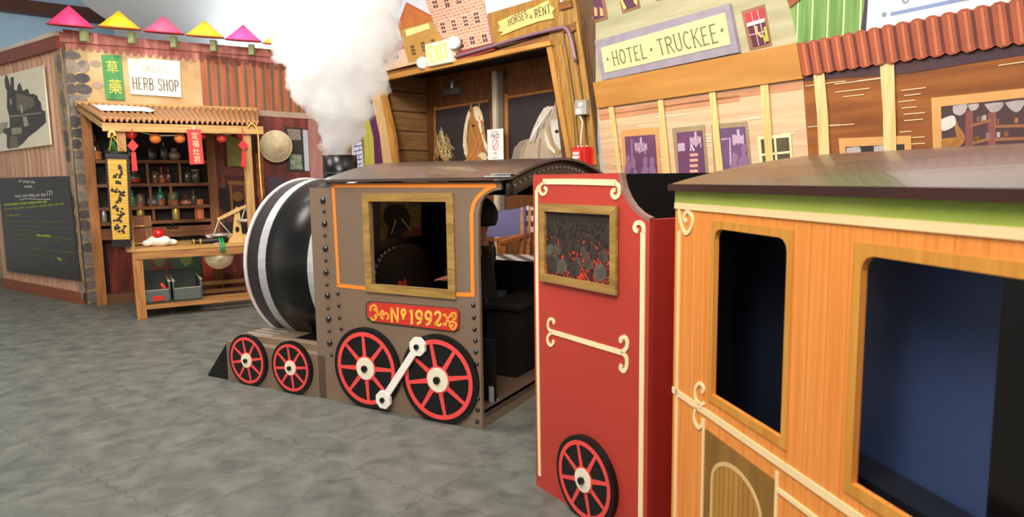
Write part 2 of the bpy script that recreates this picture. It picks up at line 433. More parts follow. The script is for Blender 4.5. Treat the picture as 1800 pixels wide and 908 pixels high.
# ================================================================== ROOM
def floor_mat():
    m, nt, b = newmat('foam_mat_floor')
    tc = nt.nodes.new('ShaderNodeTexCoord'); L = nt.links.new
    n1 = nt.nodes.new('ShaderNodeTexNoise'); n1.inputs['Scale'].default_value = 9; n1.inputs['Detail'].default_value = 8; n1.inputs['Distortion'].default_value = .5
    L(tc.outputs['Object'], n1.inputs['Vector'])
    r = nt.nodes.new('ShaderNodeValToRGB'); L(n1.outputs['Fac'], r.inputs['Fac'])
    e = r.color_ramp.elements; e[0].position = .3; e[1].position = .72; e[0].color = lin('#50534f'); e[1].color = lin('#71746b')
    mp = nt.nodes.new('ShaderNodeMapping'); mp.inputs['Rotation'].default_value = (0, 0, .62); L(tc.outputs['Object'], mp.inputs['Vector'])
    # interlocking saw-tooth joints on a 0.6 m grid
    sp = nt.nodes.new('ShaderNodeSeparateXYZ'); L(mp.outputs['Vector'], sp.inputs[0])
    def M(op, a, bb=None, cc=None):
        x = nt.nodes.new('ShaderNodeMath'); x.operation = op
        for i, v in enumerate((a, bb, cc)):
            if v is None: continue
            if isinstance(v, (int, float)): x.inputs[i].default_value = v
            else: L(v, x.inputs[i])
        return x.outputs[0]
    def joint(c, o):
        tri = M('MULTIPLY', M('ABSOLUTE', M('SUBTRACT', M('FRACT', M('MULTIPLY', o, 14.0)), .5)), .035)
        f = M('FRACT', M('DIVIDE', M('ADD', M('ADD', c, tri), 60.0), .6))
        return M('LESS_THAN', M('ABSOLUTE', M('SUBTRACT', f, .5)), .006)
    j = M('MAXIMUM', joint(sp.outputs['X'], sp.outputs['Y']), joint(sp.outputs['Y'], sp.outputs['X']))
    mx = nt.nodes.new('ShaderNodeMixRGB'); L(M('MULTIPLY', j, .4), mx.inputs['Fac']); L(r.outputs['Color'], mx.inputs['Color1']); mx.inputs['Color2'].default_value = lin('#383c3d')
    L(mx.outputs['Color'], b.inputs['Base Color']); 
    rr = nt.nodes.new('ShaderNodeMapRange'); rr.inputs['To Min'].default_value = .32; rr.inputs['To Max'].default_value = .55
    n2 = nt.nodes.new('ShaderNodeTexNoise'); n2.inputs['Scale'].default_value = 16; n2.inputs['Detail'].default_value = 7; n2.inputs['Distortion'].default_value = .9
    L(tc.outputs['Object'], n2.inputs['Vector']); L(n2.outputs['Fac'], rr.inputs['Value']); L(rr.outputs['Result'], b.inputs['Roughness'])
    bp = nt.nodes.new('ShaderNodeBump'); bp.inputs['Strength'].default_value = .22; bp.inputs['Distance'].default_value = .01
    L(n2.outputs['Fac'], bp.inputs['Height']); L(bp.outputs['Normal'], b.inputs['Normal'])
    return m
MB().box((-0.5, 3.5, -.05), (13, 15, .1)).build('floor', floor_mat(), kind='structure')
wallpaint = plain('#aebccb', .8, var=.04)
ceilpaint = plain('#d5dade', .85, var=.05, scale=1.5)
# back wall pieces: door wall (with the recess opening), hotel wall, blue wall behind the shop
CH = 3.6
f_hw = HW.loc(1050, 290)[0]
dw_r = DW.loc(1050, 290)[0]; dw_l = DW.loc(548, 250)[0]
OPa0, OPz = DW.loc(668, 142)[0], 2.17
OPa1b, OPa1t = DW.loc(1003, 300)[0], DW.loc(963, 80)[0]
OPl = OPa0; 
m_dw = streak('#4a3520', '#6b4a2a', 'v', .7)
outer = [(dw_l, 0), (OPl + .16, 0), (OPl, OPz), (OPa1t, OPz), (OPa1b + .1, 0), (dw_r, 0), (dw_r, CH), (dw_l, CH)]
mb = MB(); mb.poly(DW, [outer[0], outer[1], outer[2], (OPl, CH), outer[7]], -.1, .1)
mb.poly(DW, [(OPl, OPz), (OPa1t, OPz), (OPa1t, CH), (OPl, CH)], -.1, .1)
mb.poly(DW, [outer[3], outer[4], outer[5], outer[6], (OPa1t, CH)], -.1, .1)
def no_front_clamp(): pass
mb.build('wall_back', m_dw, kind='structure')
REC = .6

mb = MB(); mb.fbox(HW, f_hw, f_hw + 5.2, 0, CH, -.1, 0); mb.build('wall_right', wallpaint, kind='structure')
bw0 = Vector((-11, 9.0, 0)); BWP = Plane(bw0, Vector((1, .06, 0)))
mb = MB(); mb.fbox(BWP, -1, 10.5, 0, CH, -.1, 0); mb.build('wall_left', plain('#a9cbe6', .8, var=.05), kind='structure')
def hitp(px, py, p, n):
    r = ray(px, py); return EYE + r * ((Vector(p) - EYE).dot(n) / r.dot(n))
qa, qb = BWP.hit(-60, 2), BWP.hit(192, 33)
mb = MB(); mb.bar(qa + BWP.n * .08, qb + BWP.n * .08, .16, .17); mb.build('trim_1', plain('#553026', .6), kind='structure')
SN = Vector((0, -1, -2.8)).normalized(); SP = Vector((0, 6.2, 3.6))
mb = MB(); V = [hitp(x, y, SP, SN) for x, y in ((203, 150), (200, 44), (146, 6), (118, -44), (1000, -44), (700, 150))]
mb.sheet(V, [v + Vector((0, .05, .1)) for v in V]); mb.build('ceiling', ceilpaint, kind='structure')
mb = MB(); mb.add([(-12, 11, CH), (7, 11, CH), (7, -4, CH), (-12, -4, CH), (-12, 11, CH + .1), (7, 11, CH + .1), (7, -4, CH + .1), (-12, -4, CH + .1)],
    [(0, 1, 2, 3), (7, 6, 5, 4), (0, 4, 5, 1), (1, 5, 6, 2), (2, 6, 7, 3), (3, 7, 4, 0)])
mb.build('ceiling', ceilpaint, kind='structure')

# ================================================================== LOCOMOTIVE
BR = '#7a6452'; BRD = '#6d5848'
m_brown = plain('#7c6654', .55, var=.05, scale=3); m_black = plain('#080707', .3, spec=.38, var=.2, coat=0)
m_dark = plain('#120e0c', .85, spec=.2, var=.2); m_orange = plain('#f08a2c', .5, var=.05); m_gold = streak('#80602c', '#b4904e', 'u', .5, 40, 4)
m_silver = plain('#b9bcbb', .35, .3, var=.1); m_red = plain('#ee4a48', .5, var=.06); m_cream = plain('#f3e7d0', .5, var=.04)
m_white = plain('#f4efe6', .5, var=.03); m_blackflat = plain('#100f10', .4, spec=.4, var=.15)
m_roof = plain('#43332b', .28, spec=.5, var=.25, scale=5, coat=.25, name='roof_paint')
W = 1.05
loco = empty('locomotive', LS.at(-.7, 0, -W / 2), 'brown and black children\'s play steam locomotive with red spoked wheels', 'locomotive')
# platform under the boiler
a_tip = LS.loc(365, 660)[0]; a_cabL = LS.loc(552, 500)[0]; a_front = LS.loc(398, 610)[0]; a_R = LS.loc(848, 740)[0]
z_pl = LS.loc(398, 599)[1]
mb = MB(); mb.fbox(LS, a_front, a_cabL + .05, .0, z_pl, -W, 0); mb.build('platform', m_brown, loco, LS.ang)
mb = MB(); mb.fbox(LS, a_front + .06, a_cabL + .05, z_pl, z_pl + .035, -W + .05, -.05); mb.build('platform_deck', plain('#85705d', .5, var=.06), loco, LS.ang)
for k in range(5):
    mb = MB(); mb.fbox(LS, a_front + .07, a_cabL - .42, z_pl + .035, z_pl + .041, -.1 - .05 * k, -.094 - .05 * k) if False else mb.fbox(LS, a_front + .07, a_cabL - .42, z_pl + .035, z_pl + .039, -.1 - .05 * k, -.09 - .05 * k)
    mb.build('deck_rail', m_silver, loco, LS.ang)
# cowcatcher: sloping wedge
mb = MB()
V = []
for d in (0, -W):
    V += [LS.at(a_front, z_pl * .93, d), LS.at(a_front, 0, d), LS.at(a_tip, 0.004, d)]
mb.add(V, [(0, 1, 2), (5, 4, 3), (0, 3, 4, 1), (1, 4, 5, 2), (2, 5, 3, 0)], False)
cc = mb.build('cowcatcher', m_black, loco, LS.ang)
# boiler
BRr = .475; bx = -W / 2 - .01; bz = .635
ab0 = None
# front ring so that its leftmost silhouette falls in column 430
best = None
for i in range(400):
    a = -2.6 + i * .005; c = LS.at(a, bz, bx)
    xs = []
    for k in range(36):
        p = c + LS.n * (BRr * math.cos(k * PI / 18)) + Z * (BRr * math.sin(k * PI / 18)) - EYE
        xs.append(900 + F * p.dot(CR) / p.dot(CF))
    e = abs(min(xs) - 430)
    if best is None or e < best[0]: best = (e, a)
ab0 = best[1]
MXb = Matrix((( -LS.n.x, 0, LS.u.x), (-LS.n.y, 0, LS.u.y), (0, 1, 0))).to_3x3()
def along(a0, a1, r0, r1=None, n=56, name='', mat=None, parent=loco, rim=None, smooth=True):
    r1 = r1 or r0; mb = MB(); c0 = LS.at(0, bz, bx)
    prof = rim or [(r0, a0), (r1, a1)]
    mb.lathe(prof, c0, n, MXb, smooth); return mb.build(name, mat, parent)
boiler = along(ab0 + .02, a_cabL + .05, BRr, name='boiler', mat=m_black)
m_ring = plain('#d9cdd0', .45, var=.05)
along(0, 0, 0, name='front_ring', mat=m_ring, parent=boiler, rim=[(.001, ab0), (BRr - .03, ab0 - .003), (BRr + .008, ab0), (BRr + .012, ab0 + .008), (BRr + .004, ab0 + .014)])
def band(a0, a1, name='boiler_band'):
    along(a0, a1, 0, name=name, mat=m_silver, parent=boiler, rim=[(BRr + .0002, a0), (BRr + .004, a0), (BRr + .004, a1), (BRr + .0002, a1)], smooth=False)
wb = .055
band(ab0 + .11, ab0 + .11 + wb); band(a_cabL - .1, a_cabL - .1 + wb)
mb = MB(); mb.fbox(LS, ab0 + .3, a_cabL + .05, z_pl + .035, bz - BRr + .1, bx - .3, bx + .42); mb.build('boiler_saddle', m_blackflat, loco)
# smokestack
pS = None
Pc = LS.back(W / 2 + .01)
cs = Pc.hit(597, 274); a_s, z_s = Pc.loc(597, 273)
mb = MB(); rs = .5 * (Pc.loc(623, 290)[0] - Pc.loc(571, 290)[0]) * .86
base = LS.at(a_s, 0, bx)
mb.lathe([(rs * 1.02, bz + BRr - .06), (rs, z_s), (rs * .93, z_s), (rs * .93, bz + BRr)], base, 36); stack = mb.build('smokestack', m_black, loco)
mb = MB(); mb.lathe([(rs * 1.003, z_s - .105), (rs * 1.02, z_s - .105), (rs * 1.02, z_s - .1), (rs * 1.003, z_s - .1)], base, 36, caps=False); mb.build('stack_seam', plain('#3a3836', .3), stack)
# cab sides
def cabside(off, name):
    L = LS.L([(578, 322), (881, 319), (881, 333), (865, 336), (853, 343), (845, 356), (841, 378), (841, 450), (848, 751)])
    L = [(a, max(z, .0)) for a, z in L]; L[-1] = (L[-1][0], 0)
    L += [(a_cabL, 0), (a_cabL, LS.loc(552, 330)[1]), (LS.loc(578, 330)[0], LS.loc(552, 330)[1])]
    if off == 0: hole = WIN
    else: hole = WIN
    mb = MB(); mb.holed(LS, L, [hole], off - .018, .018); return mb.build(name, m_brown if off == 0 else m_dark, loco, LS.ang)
WIN = LS.L([(650, 354), (786, 354), (791, 508), (655, 500)])
wa0, wa1 = WIN[0][0], WIN[1][0]; wz0, wz1 = (WIN[2][1] + WIN[3][1]) / 2, (WIN[0][1] + WIN[1][1]) / 2
WIN = [(wa0, wz1), (wa1, wz1), (wa1, wz0), (wa0, wz0)]
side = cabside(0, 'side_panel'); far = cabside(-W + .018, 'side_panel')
mb = MB(); t = .038
for q in ([(wa0 - t, wz1 + t), (wa1 + t, wz1 + t), (wa1, wz1), (wa0, wz1)], [(wa0 - t, wz0 - t), (wa1 + t, wz0 - t), (wa1, wz0), (wa0, wz0)],
          [(wa0 - t, wz1 + t), (wa0, wz1), (wa0, wz0), (wa0 - t, wz0 - t)], [(wa1 + t, wz1 + t), (wa1, wz1), (wa1, wz0), (wa1 + t, wz0 - t)]):
    mb.poly(LS, q, 0, .012)
mb.build('window_frame', m_gold, side)
# front wall of the cab, inside painted as boiler head
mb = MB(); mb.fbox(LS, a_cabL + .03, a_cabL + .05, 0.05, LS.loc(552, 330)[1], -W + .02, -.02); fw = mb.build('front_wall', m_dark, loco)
FWP = Plane(LS.at(a_cabL + .05, 0, 0), LS.n)   # faces back into the cab
def pk(lst): return lst
mb = MB(); mb.pix(FWP, [(667, 354), (740, 356), (741, 412), (690, 418), (667, 424)], .001, .002); mb.build('painted_view', patches(['#5d4a30', '#9b8453', '#7a6136', '#b9a06a'], 9, 'view_paint'), fw)
mb = MB(); mb.pix(FWP, [(674, 385), (676, 368), (688, 359), (702, 358), (715, 366), (721, 380), (720, 400), (735, 415), (680, 420), (683, 400)], .003, .002); mb.build('painted_tunnel', plain('#241a10', .7), fw)
mb = MB(); mb.pix(FWP, [(712, 405), (741, 399), (741, 413), (705, 418)], .005, .001); mb.build('painted_cliff', plain('#7c3a20', .7), fw)
for q in ([(696, 386), (688, 411)], [(706, 384), (722, 405)]): mb = MB(); mb.pstroke(FWP, q, .008, .006, .001); mb.build('painted_rail', plain('#cfc8b8', .5), fw)
mb = MB(); mb.pix(FWP, [(655, 505), (656, 470), (664, 450), (680, 437), (702, 428), (725, 427), (745, 440), (757, 465), (760, 505)], .003, .004); mb.build('boiler_door', plain('#2a211d', .5), fw)
for x, y in [(657, 478), (659, 467), (664, 457), (668, 449), (674, 444), (681, 439), (689, 435)]:
    mb = MB(); c = FWP.loc(x, y); mb.disc(FWP, c, .008, .007, .006, 8); mb.build('door_rivet', m_silver, fw)
mb = MB(); mb.pix(FWP, [(698, 503), (703, 492), (708, 497), (713, 489), (716, 503)], .008, .002); mb.build('painted_fire', plain('#d8401a', .6), fw)
# cab floor and interior bench
mb = MB(); mb.fbox(LS, a_cabL + .05, a_R + .0, .04, .065, -W + .02, -.02); mb.build('cab_floor', plain('#5b4638', .5), loco, LS.ang)
mb = MB(); mb.fbox(LS, a_R - .02, a_R, 0, .065, -W + .02, -.02); mb.build('rear_sill', m_brown, loco, LS.ang)
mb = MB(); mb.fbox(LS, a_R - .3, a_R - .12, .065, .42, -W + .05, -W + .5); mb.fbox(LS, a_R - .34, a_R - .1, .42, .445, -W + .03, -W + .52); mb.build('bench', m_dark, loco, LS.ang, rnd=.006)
for dd in (-.16, -.72):
    mb = MB(); a = a_R - .06; mb.fbox(LS, a, a + .025, .065, .069, dd - .05, dd); mb.fbox(LS, a, a + .025, .065, .14, dd - .004, dd); mb.build('angle_bracket', m_silver, loco)
    mb = MB(); mb.fbox(LS, a - .03, a + .025, .066, .36, dd - .03, dd - .005); mb.build('door_stop_board', m_dark, loco)
# orange lining
m = LS.L
mb = MB()
mb.pstroke(LS, [(871, 326), (583, 326)], .018, 0, .002); mb.pstroke(LS, [(585, 324), (595, 501)], .018, 0, .002)
mb.pstroke(LS, [(592, 501), (647, 507)], .018, 0, .002); mb.pstroke(LS, [(799, 517), (834, 518)], .018, 0, .002)
mb.pstroke(LS, [(831, 518), (829, 400), (829, 375), (834, 355), (845, 341), (860, 330), (872, 326)], .018, 0, .0025, 4)
mb.build('lining', m_orange, side)
# number plate
mb = MB(); o = .012
PLQ = [(652, 531), (800, 543), (806, 549), (805, 577), (798, 582), (656, 564), (646, 556), (645, 537)]
mb.pix(LS, PLQ, 0, .008); plate = mb.build('number_plate', plain('#cc3122', .5, var=.08), loco)
mb = MB(); mb.pix(LS, [(649, 528), (803, 541), (809, 548), (808, 580), (800, 585), (654, 568), (642, 559), (642, 534)], 0, .001); mb.build('plate_border', plain('#4d4234', .6, var=.05), loco)
mb = MB(); letters(mb, LS, 'No', [(686, 540), (714, 543), (713, 566), (687, 565)], .17, .008, serif=True); letters(mb, LS, '1992', [(719, 544), (777, 548), (777, 573), (719, 568)], .19, .008, serif=True, space=.1)
mb.build('plate_lettering', plain('#f2c04a', .5, var=.1), plate)
mb = MB()
for qi, q in enumerate(([(651, 546), (652, 539), (658, 536), (662, 542), (663, 551), (660, 560), (655, 562), (651, 557)], [(657, 545), (660, 541), (661, 548)], [(658, 557), (661, 553), (668, 552), (671, 546), (674, 549), (672, 554)],
          [(668, 552), (672, 560), (674, 558)], [(674, 554), (679, 550), (683, 556), (680, 562)], [(779, 555), (782, 552), (786, 560), (790, 556), (795, 550), (801, 552), (800, 560), (795, 561)],
          [(779, 567), (783, 571), (786, 562), (790, 566), (796, 565), (802, 570), (798, 578), (792, 575), (790, 568)], [(793, 556), (797, 555)], [(793, 571), (797, 572)])):
    if qi == 5: mb.build('plate_scrollwork', plain('#e9a93c', .5, var=.15), plate); mb = MB()
    mb.pstroke(LS, q, .0095, .008, .0015, 5)
mb.build('plate_scrollwork', plain('#e9a93c', .5, var=.15), plate)
# rivets
m_rivet = plain('#0b0a0a', .18, spec=.8, var=0, coat=.6)
def rivet(P, x, y, r, parent=loco, off=0, name='rivet', mat=None):
    mb = MB(); a, z = P.loc(x, y, off); c = P.at(a, z, off)
    Mx = Matrix(((P.u.x, 0, P.n.x), (P.u.y, 0, P.n.y), (0, 1, 0)))
    mb.lathe([(r, 0), (r * .95, r * .35), (r * .6, r * .75), (.0005, r * .9)], c, 12, Mx, True, False)
    return mb.build(name, mat or m_rivet, parent)
for i, (x, y) in enumerate([(568, 352), (570, 371), (571, 393), (571.5, 413), (572.5, 436.5), (573, 457), (573.5, 478), (575, 499.5), (576, 519), (577, 541), (578, 560), (579, 581), (580, 602), (583, 623)]):
    rivet(LS, x, y, .017 if i % 2 == 0 else .010, side)
for x, y in [(594, 515), (596, 536), (597, 558), (600, 577)]: rivet(LS, x, y, .011, side)
for x, y in [(832, 536), (833, 557), (834.5, 578), (836, 598), (836.5, 618), (838, 639), (840, 700), (840, 720), (839, 740)]: rivet(LS, x, y, .011, side)
# roof: arched sheet over the cab
a0r, a1r = LS.loc(575, 320)[0] - .01, LS.loc(881, 318)[0] + .0
zE = LS.loc(720, 318)[1]
def roofz(t): return zE + .088 * math.sin(PI * t) if 0 < t < 1 else zE
def arched(P, a0, a1, d0, d1, zfun, th, n=24):
    mb = MB(); V = []
    for i in range(n + 1):
        t = i / n; d = d0 + (d1 - d0) * t; z = zfun(t)
        V += [P.at(a0, z, d), P.at(a1, z, d), P.at(a0, z + th, d), P.at(a1, z + th, d)]
    Fs = []
    for i in range(n):
        j = 4 * i; k = j + 4
        Fs += [(j, k, k + 1, j + 1), (j + 2, j + 3, k + 3, k + 2), (j, j + 2, k + 2, k), (j + 1, k + 1, k + 3, j + 3)]
    Fs += [(0, 1, 3, 2), (4 * n, 4 * n + 2, 4 * n + 3, 4 * n + 1)]
    mb.add(V, Fs, True); return mb
roof = arched(LS, a0r, a1r + .06, .03, -W - .03, roofz, .012).build('roof', m_roof, loco, LS.ang)
es = roof.modifiers.new('split', 'EDGE_SPLIT'); es.split_angle = math.radians(40)
mb = arched(LS, a1r + .02, a1r + .04, .0, -W, lambda t: roofz(t) - .075 * (1 if 0 < t < 1 else .9), .075); arch = mb.build('roof_arch', plain('#3a2822', .4, var=.15), loco)
ARP = Plane(LS.at(a1r + .04, 0, 0), LS.n)
for i in range(22):
    t = .04 + .92 * i / 21; d = -W * t; z = roofz(t) - .035
    mb = MB(); c = LS.at(a1r + .04, z, d); Mx = Matrix(((LS.n.x, 0, LS.u.x), (LS.n.y, 0, LS.u.y), (0, 1, 0)))
    mb.lathe([(.009, 0), (.008, .005), (.0005, .008)], c, 10, Mx, True, False); mb.build('rivet', plain('#8a7a70', .3, .4), arch)
mb = MB(); mb.fbox(LS, a1r - .06, a1r + .062, zE + .012, zE + .018, .028, .034); mb.fbox(LS, a1r - .03, a1r + .064, zE + .022, zE + .026, -.04, .034); mb.build('corner_bracket', m_silver, roof)
mb = MB(); mb.fbox(LS, a_cabL + .03, a_cabL + .05, LS.loc(552, 330)[1], zE, -W + .02, -.02)
mb = MB()
V = [(LS.at(a_cabL + .05, zz, -W * i / 20)) for i in range(21) for zz in (.9, roofz(i / 20))]
# wheels
def wheel(P, parent, cx, cy, ty, spokes=8, rot=0.2, th=.02, hub=.27, bolt=True, off=0.0):
    a, z = P.loc(cx, cy, off + th); R = P.loc(cx, ty, off + th)[1] - z
    mb = MB(); mb.disc(P, (a, z), R, off, th, 56); wh = mb.build('wheel', m_blackflat, parent)
    e = off + th
    mb = MB(); n = 56; L = [(a + R * .84 * math.cos(2 * PI * i / n), z + R * .84 * math.sin(2 * PI * i / n)) for i in range(n)]
    mb.stroke(P, L, R * .1, e, .002, True); mb.build('rim', m_red, wh)
    for k in range(spokes):
        t = rot + 2 * PI * k / spokes
        mb = MB(); mb.stroke(P, [(a + R * q * math.cos(t), z + R * q * math.sin(t)) for q in (hub * 1.0, .82)], [R * .115, R * .075], e, .0015); mb.build('spoke', m_red, wh)
    mb = MB(); mb.disc(P, (a, z), R * (hub + .035), e, .0025, 40); mb.build('hub_ring', m_red, wh)
    mb = MB(); mb.disc(P, (a, z), R * hub, e, .006, 40); hb = mb.build('hub', m_cream, wh)
    mb = MB(); mb.disc(P, (a, z), max(R * .085, .012), e + .006, .012, 6); mb.build('axle_nut', m_blackflat, wh)
    return wh, a, z, R
wheel(LS, loco, 434, 633, 588, rot=.2); wheel(LS, loco, 511, 646, 600, rot=.12)
wheel(LS, loco, 643, 647, 576, rot=.06); wheel(LS, loco, 770, 667, 588, rot=.2)
# coupling rod
mb = MB(); e = .03; p0 = LS.loc(736, 608, e); p1 = LS.loc(676, 701, e)
mb.stroke(LS, [p0, p1], .034, e, .012)
for p in (p0, p1): mb.disc(LS, p, .045, e - .002, .016, 8, rot=PI / 8)
rod = mb.build('coupling_rod', m_white, loco)
for p in (p0, p1): mb = MB(); mb.disc(LS, p, .013, e + .014, .01, 6); mb.build('rod_bolt', m_blackflat, rod)

# ================================================================== TENDER
m_tred = plain('#b5392c', .5, var=.05, scale=2, name='tender_red'); m_navy = plain('#0c0f18', .16, spec=.7, var=.1, coat=.4)
TW = 1.05
tend = empty('tender', TR.at(.3, 0, -TW / 2), 'red play tender with cream scrollwork and a framed picture of glowing coals', 'train tender')
ta1 = TR.loc(1142, 386)[0]; tzt = TR.loc(940, 307)[1]
L = TR.L([(938, 307), (1090, 307), (1091, 316), (1095, 332), (1103, 350), (1114, 366), (1127, 378), (1142, 386)])
L[0] = (TR.loc(937, 330)[0], L[0][1]); L[1] = (L[1][0], L[0][1])
Lp = L + [(ta1, .0), (L[0][0], .0)]
mb = MB(); mb.poly(TR, Lp, -.018, .018); tside = mb.build('side_panel', m_tred, tend, TR.ang)
mb = MB(); mb.poly(TR, Lp, -TW, .018); mb.build('side_panel', [m_navy], tend)
zr = TR.loc(1142, 386)[1]
mb = MB(); mb.fbox(TR, ta1 - .018, ta1, 0, zr, -TW + .018, -.018); mb.build('rear_panel', plain('#b32a1c', .5, var=.05, name='rear_red'), tend)
mb = MB(); mb.fbox(TR, L[0][0], L[0][0] + .018, 0, tzt, -TW + .018, -.018); mb.build('front_panel', m_dark, tend)
mb = MB(); mb.add([TR.at(L[0][0] + .02, .72, -.02), TR.at(ta1 - .02, .6, -.02), TR.at(ta1 - .02, .6, -TW + .02), TR.at(L[0][0] + .02, .72, -TW + .02)], [(0, 1, 2, 3), (3, 2, 1, 0)]); mb.fbox(TR, L[0][0] + .02, ta1 - .02, .56, .6, -TW + .02, -.02)
mb.build('hopper_floor', m_navy, tend)
mb = MB(); mb.stroke(TR, L[1:], .012, -.017, .0172); mb.build('edge_strip', plain('#8e6a62', .5), tside)
m_tcream = plain('#f2dfae', .55, var=.05)
def tscroll(lst, wd, name='scrollwork'):
    mb = MB()
    for q, ww in lst: mb.pstroke(TR, q, ww, .0, .003, 5 if len(q) > 2 else 0)
    mb.build(name, m_tcream, tside)
tscroll([([(954, 319), (1000, 319), (1050, 320), (1082, 321)], .018), ([(1080, 321), (1087, 327), (1087, 342), (1080, 347), (1075, 341), (1077, 334), (1081, 334)], [.018] * 0 or .012),
         ([(960, 319), (951, 324), (948, 334), (952, 341), (958, 340), (960, 333), (956, 329)], .009), ([(951, 324), (944, 331), (944, 338)], .010)], .01, 'top_scroll')
tscroll([([(942.5, 334), (943.5, 500), (946, 700), (948, 836)], .014)], .01, 'left_line')
tscroll([([(1121, 407), (1115, 402), (1117, 393), (1124, 391), (1130, 397), (1131, 410)], .013)], .01, 'right_scroll')
ax = TR.loc(1131, 408); mb = MB(); mb.stroke(TR, [ax, (ax[0], .0)], .018, 0, .003); mb.build('right_line', m_tcream, tside)
tscroll([([(970, 583), (1010, 595), (1050, 607), (1091, 619)], .016),
         ([(970, 584), (963, 576), (963, 566), (967, 560), (973, 564), (972, 569)], .010), ([(970, 584), (963, 590), (962, 600), (967, 607), (972, 602), (971, 597)], .010),
         ([(1091, 619), (1100, 612), (1102, 600), (1097, 592), (1090, 596), (1092, 602)], .013), ([(1091, 619), (1100, 627), (1101, 642), (1096, 652), (1090, 647), (1092, 641)], .013)], .01, 'middle_scroll')
# framed picture of coals (painted board)
cf = TR.L([(954, 356), (1088, 363), (1088, 520), (956, 491)])
ca0, ca1 = TR.loc(954, 420)[0], TR.loc(1088, 440)[0]; cz1 = (cf[0][1] + cf[1][1]) / 2; cz0 = (cf[2][1] + cf[3][1]) / 2; t = .026
pic = MB().poly(TR, [(ca0, cz0), (ca1, cz0), (ca1, cz1), (ca0, cz1)], 0, .004).build('coal_picture', patches(['#21140f', '#2e1d17', '#1c120e'], 6, 'coal_dark'), tside)
mb = MB()
mb.poly(TR, [(ca0, cz1), (ca1, cz1), (ca1 - t, cz1 - t), (ca0 + t, cz1 - t)], .002, .012); mb.poly(TR, [(ca0, cz0), (ca1, cz0), (ca1 - t, cz0 + t), (ca0 + t, cz0 + t)], .002, .012)
mb.poly(TR, [(ca0, cz1), (ca0 + t, cz1 - t), (ca0 + t, cz0 + t), (ca0, cz0)], .002, .012); mb.poly(TR, [(ca1, cz1), (ca1 - t, cz1 - t), (ca1 - t, cz0 + t), (ca1, cz0)], .002, .012)
mb.build('picture_frame', m_gold, tside)
ia0, ia1, iz0, iz1 = ca0 + t, ca1 - t, cz0 + t, cz1 - t
mb = MB(); mb.poly(TR, [(ia0, iz0), (ia1, iz0), (ia1, iz0 + .09), (ia0 * .3 + ia1 * .7, iz0 + .15), (ia0 * .6 + ia1 * .4, iz0 + .12), (ia0, iz0 + .13)], .004, .001)
mb.build('painted_embers', patches(['#230d08', '#5d160c', '#e04a1c', '#8a1d0c', '#250e09'], 38, 'ember_paint', pos=[.44, .48, .52, .55, .59]), pic)
ms = [plain('#433b34', .7, var=.55, scale=40), plain('#2e2622', .7, var=.5, scale=40), plain('#2c201b', .7, var=.45, scale=40), plain('#4f4c42', .7, var=.45, scale=35)]
mr = [MB() for _ in ms]
random.seed(3); zz = iz1 - .035; row = 0
while zz > iz0 + .01:
    q = (iz1 - zz) / (iz1 - iz0); r = .008 + .027 * q ** 1.2; x = ia0 + random.uniform(0, r)
    while x < ia1 - r * .5:
        if random.random() < (.97 if q < .55 else .86):
            k = random.choice([2, 2, 2, 1]) if q < .5 else random.choice([0, 1, 3])
            ry = r * random.uniform(.55, .85); cx = min(max(x, ia0 + r), ia1 - r); cz = max(zz + random.uniform(-.3, .3) * r, iz0 + r)
            mr[k].disc(TR, (cx, cz), ry, .005, .0005 + .0001 * row, 14, r * .95 if ry < r else r, random.uniform(-1.1, 1.1))
        x += r * 1.95
    zz -= r * 1.25; row += 1
for k, b_ in enumerate(mr):
    if b_.v: b_.build('painted_coals', ms[k], pic, kind='stuff')
wheel(TR, tend, 1026, 843, 768, rot=.25, th=.02)
# dark skid under the tender
mb = MB(); mb.fbox(TR, L[0][0] + .04, ta1 - .06, 0, .02, -.06, -.03)

# ================================================================== PASSENGER CAR
m_car = boards('#e38636', '#f2a050', '#d67a30', .05, 'v', .42, gapw=.05, fine=90, coarse=2, per=.03)
CW = 1.05
zc = OC.loc(1187, 333)[1]; ca_L = OC.loc(1187, 400)[0]; CL = 2.3
zeave = OC.loc(1187, 332)[1]
car = empty('passenger_car', OC.at(ca_L + .8, 0, -CW / 2), 'orange play passenger car with dark windows, green band and brown arched roof', 'train car')
def R2(x0, x1, z0, z1, r=.025, tl=True, tr=True):
    L = [(x0, z0), (x1, z0)]
    L += [(x1 - r + r * math.cos(math.radians(a)), z1 - r + r * math.sin(math.radians(a))) for a in (0, 30, 60, 90)] if tr else [(x1, z1)]
    L += [(x0 + r + r * math.cos(math.radians(a)), z1 - r + r * math.sin(math.radians(a))) for a in (90, 120, 150, 180)] if tl else [(x0, z1)]
    return L
g = OC.loc
w1 = (g(1255, 550)[0], g(1380, 600)[0], (g(1253, 693)[1] + g(1371, 768)[1]) / 2, (g(1255, 399)[1] + g(1380, 420)[1]) / 2)
w2 = (g(1508, 650)[0], g(1508, 650)[0] + .62, g(1500, 850)[1], g(1515, 447)[1])
mb = MB(); mb.holed(OC, [(ca_L, 0), (ca_L + CL, 0), (ca_L + CL, zeave), (ca_L, zeave)], [R2(*w1), R2(*w2)], -.009, .009)
cside = mb.build('side_panel', m_car, car, OC.ang)
m_wframe = streak('#c4812e', '#d99a44', 'v', .5, 60, 4)
def wframe(w_, name, t=.018):
    x0, x1, z0, z1 = w_; mb = MB(); e = .003
    mb.holed(OC, [(x0 - t, z0 - t), (x1 + t, z0 - t), (x1 + t, z1 + t), (x0 - t, z1 + t)], [R2(*w_)], 0, e); return mb.build(name, m_wframe, cside)
wframe(w1, 'window_frame'); wframe(w2, 'window_frame', .02)
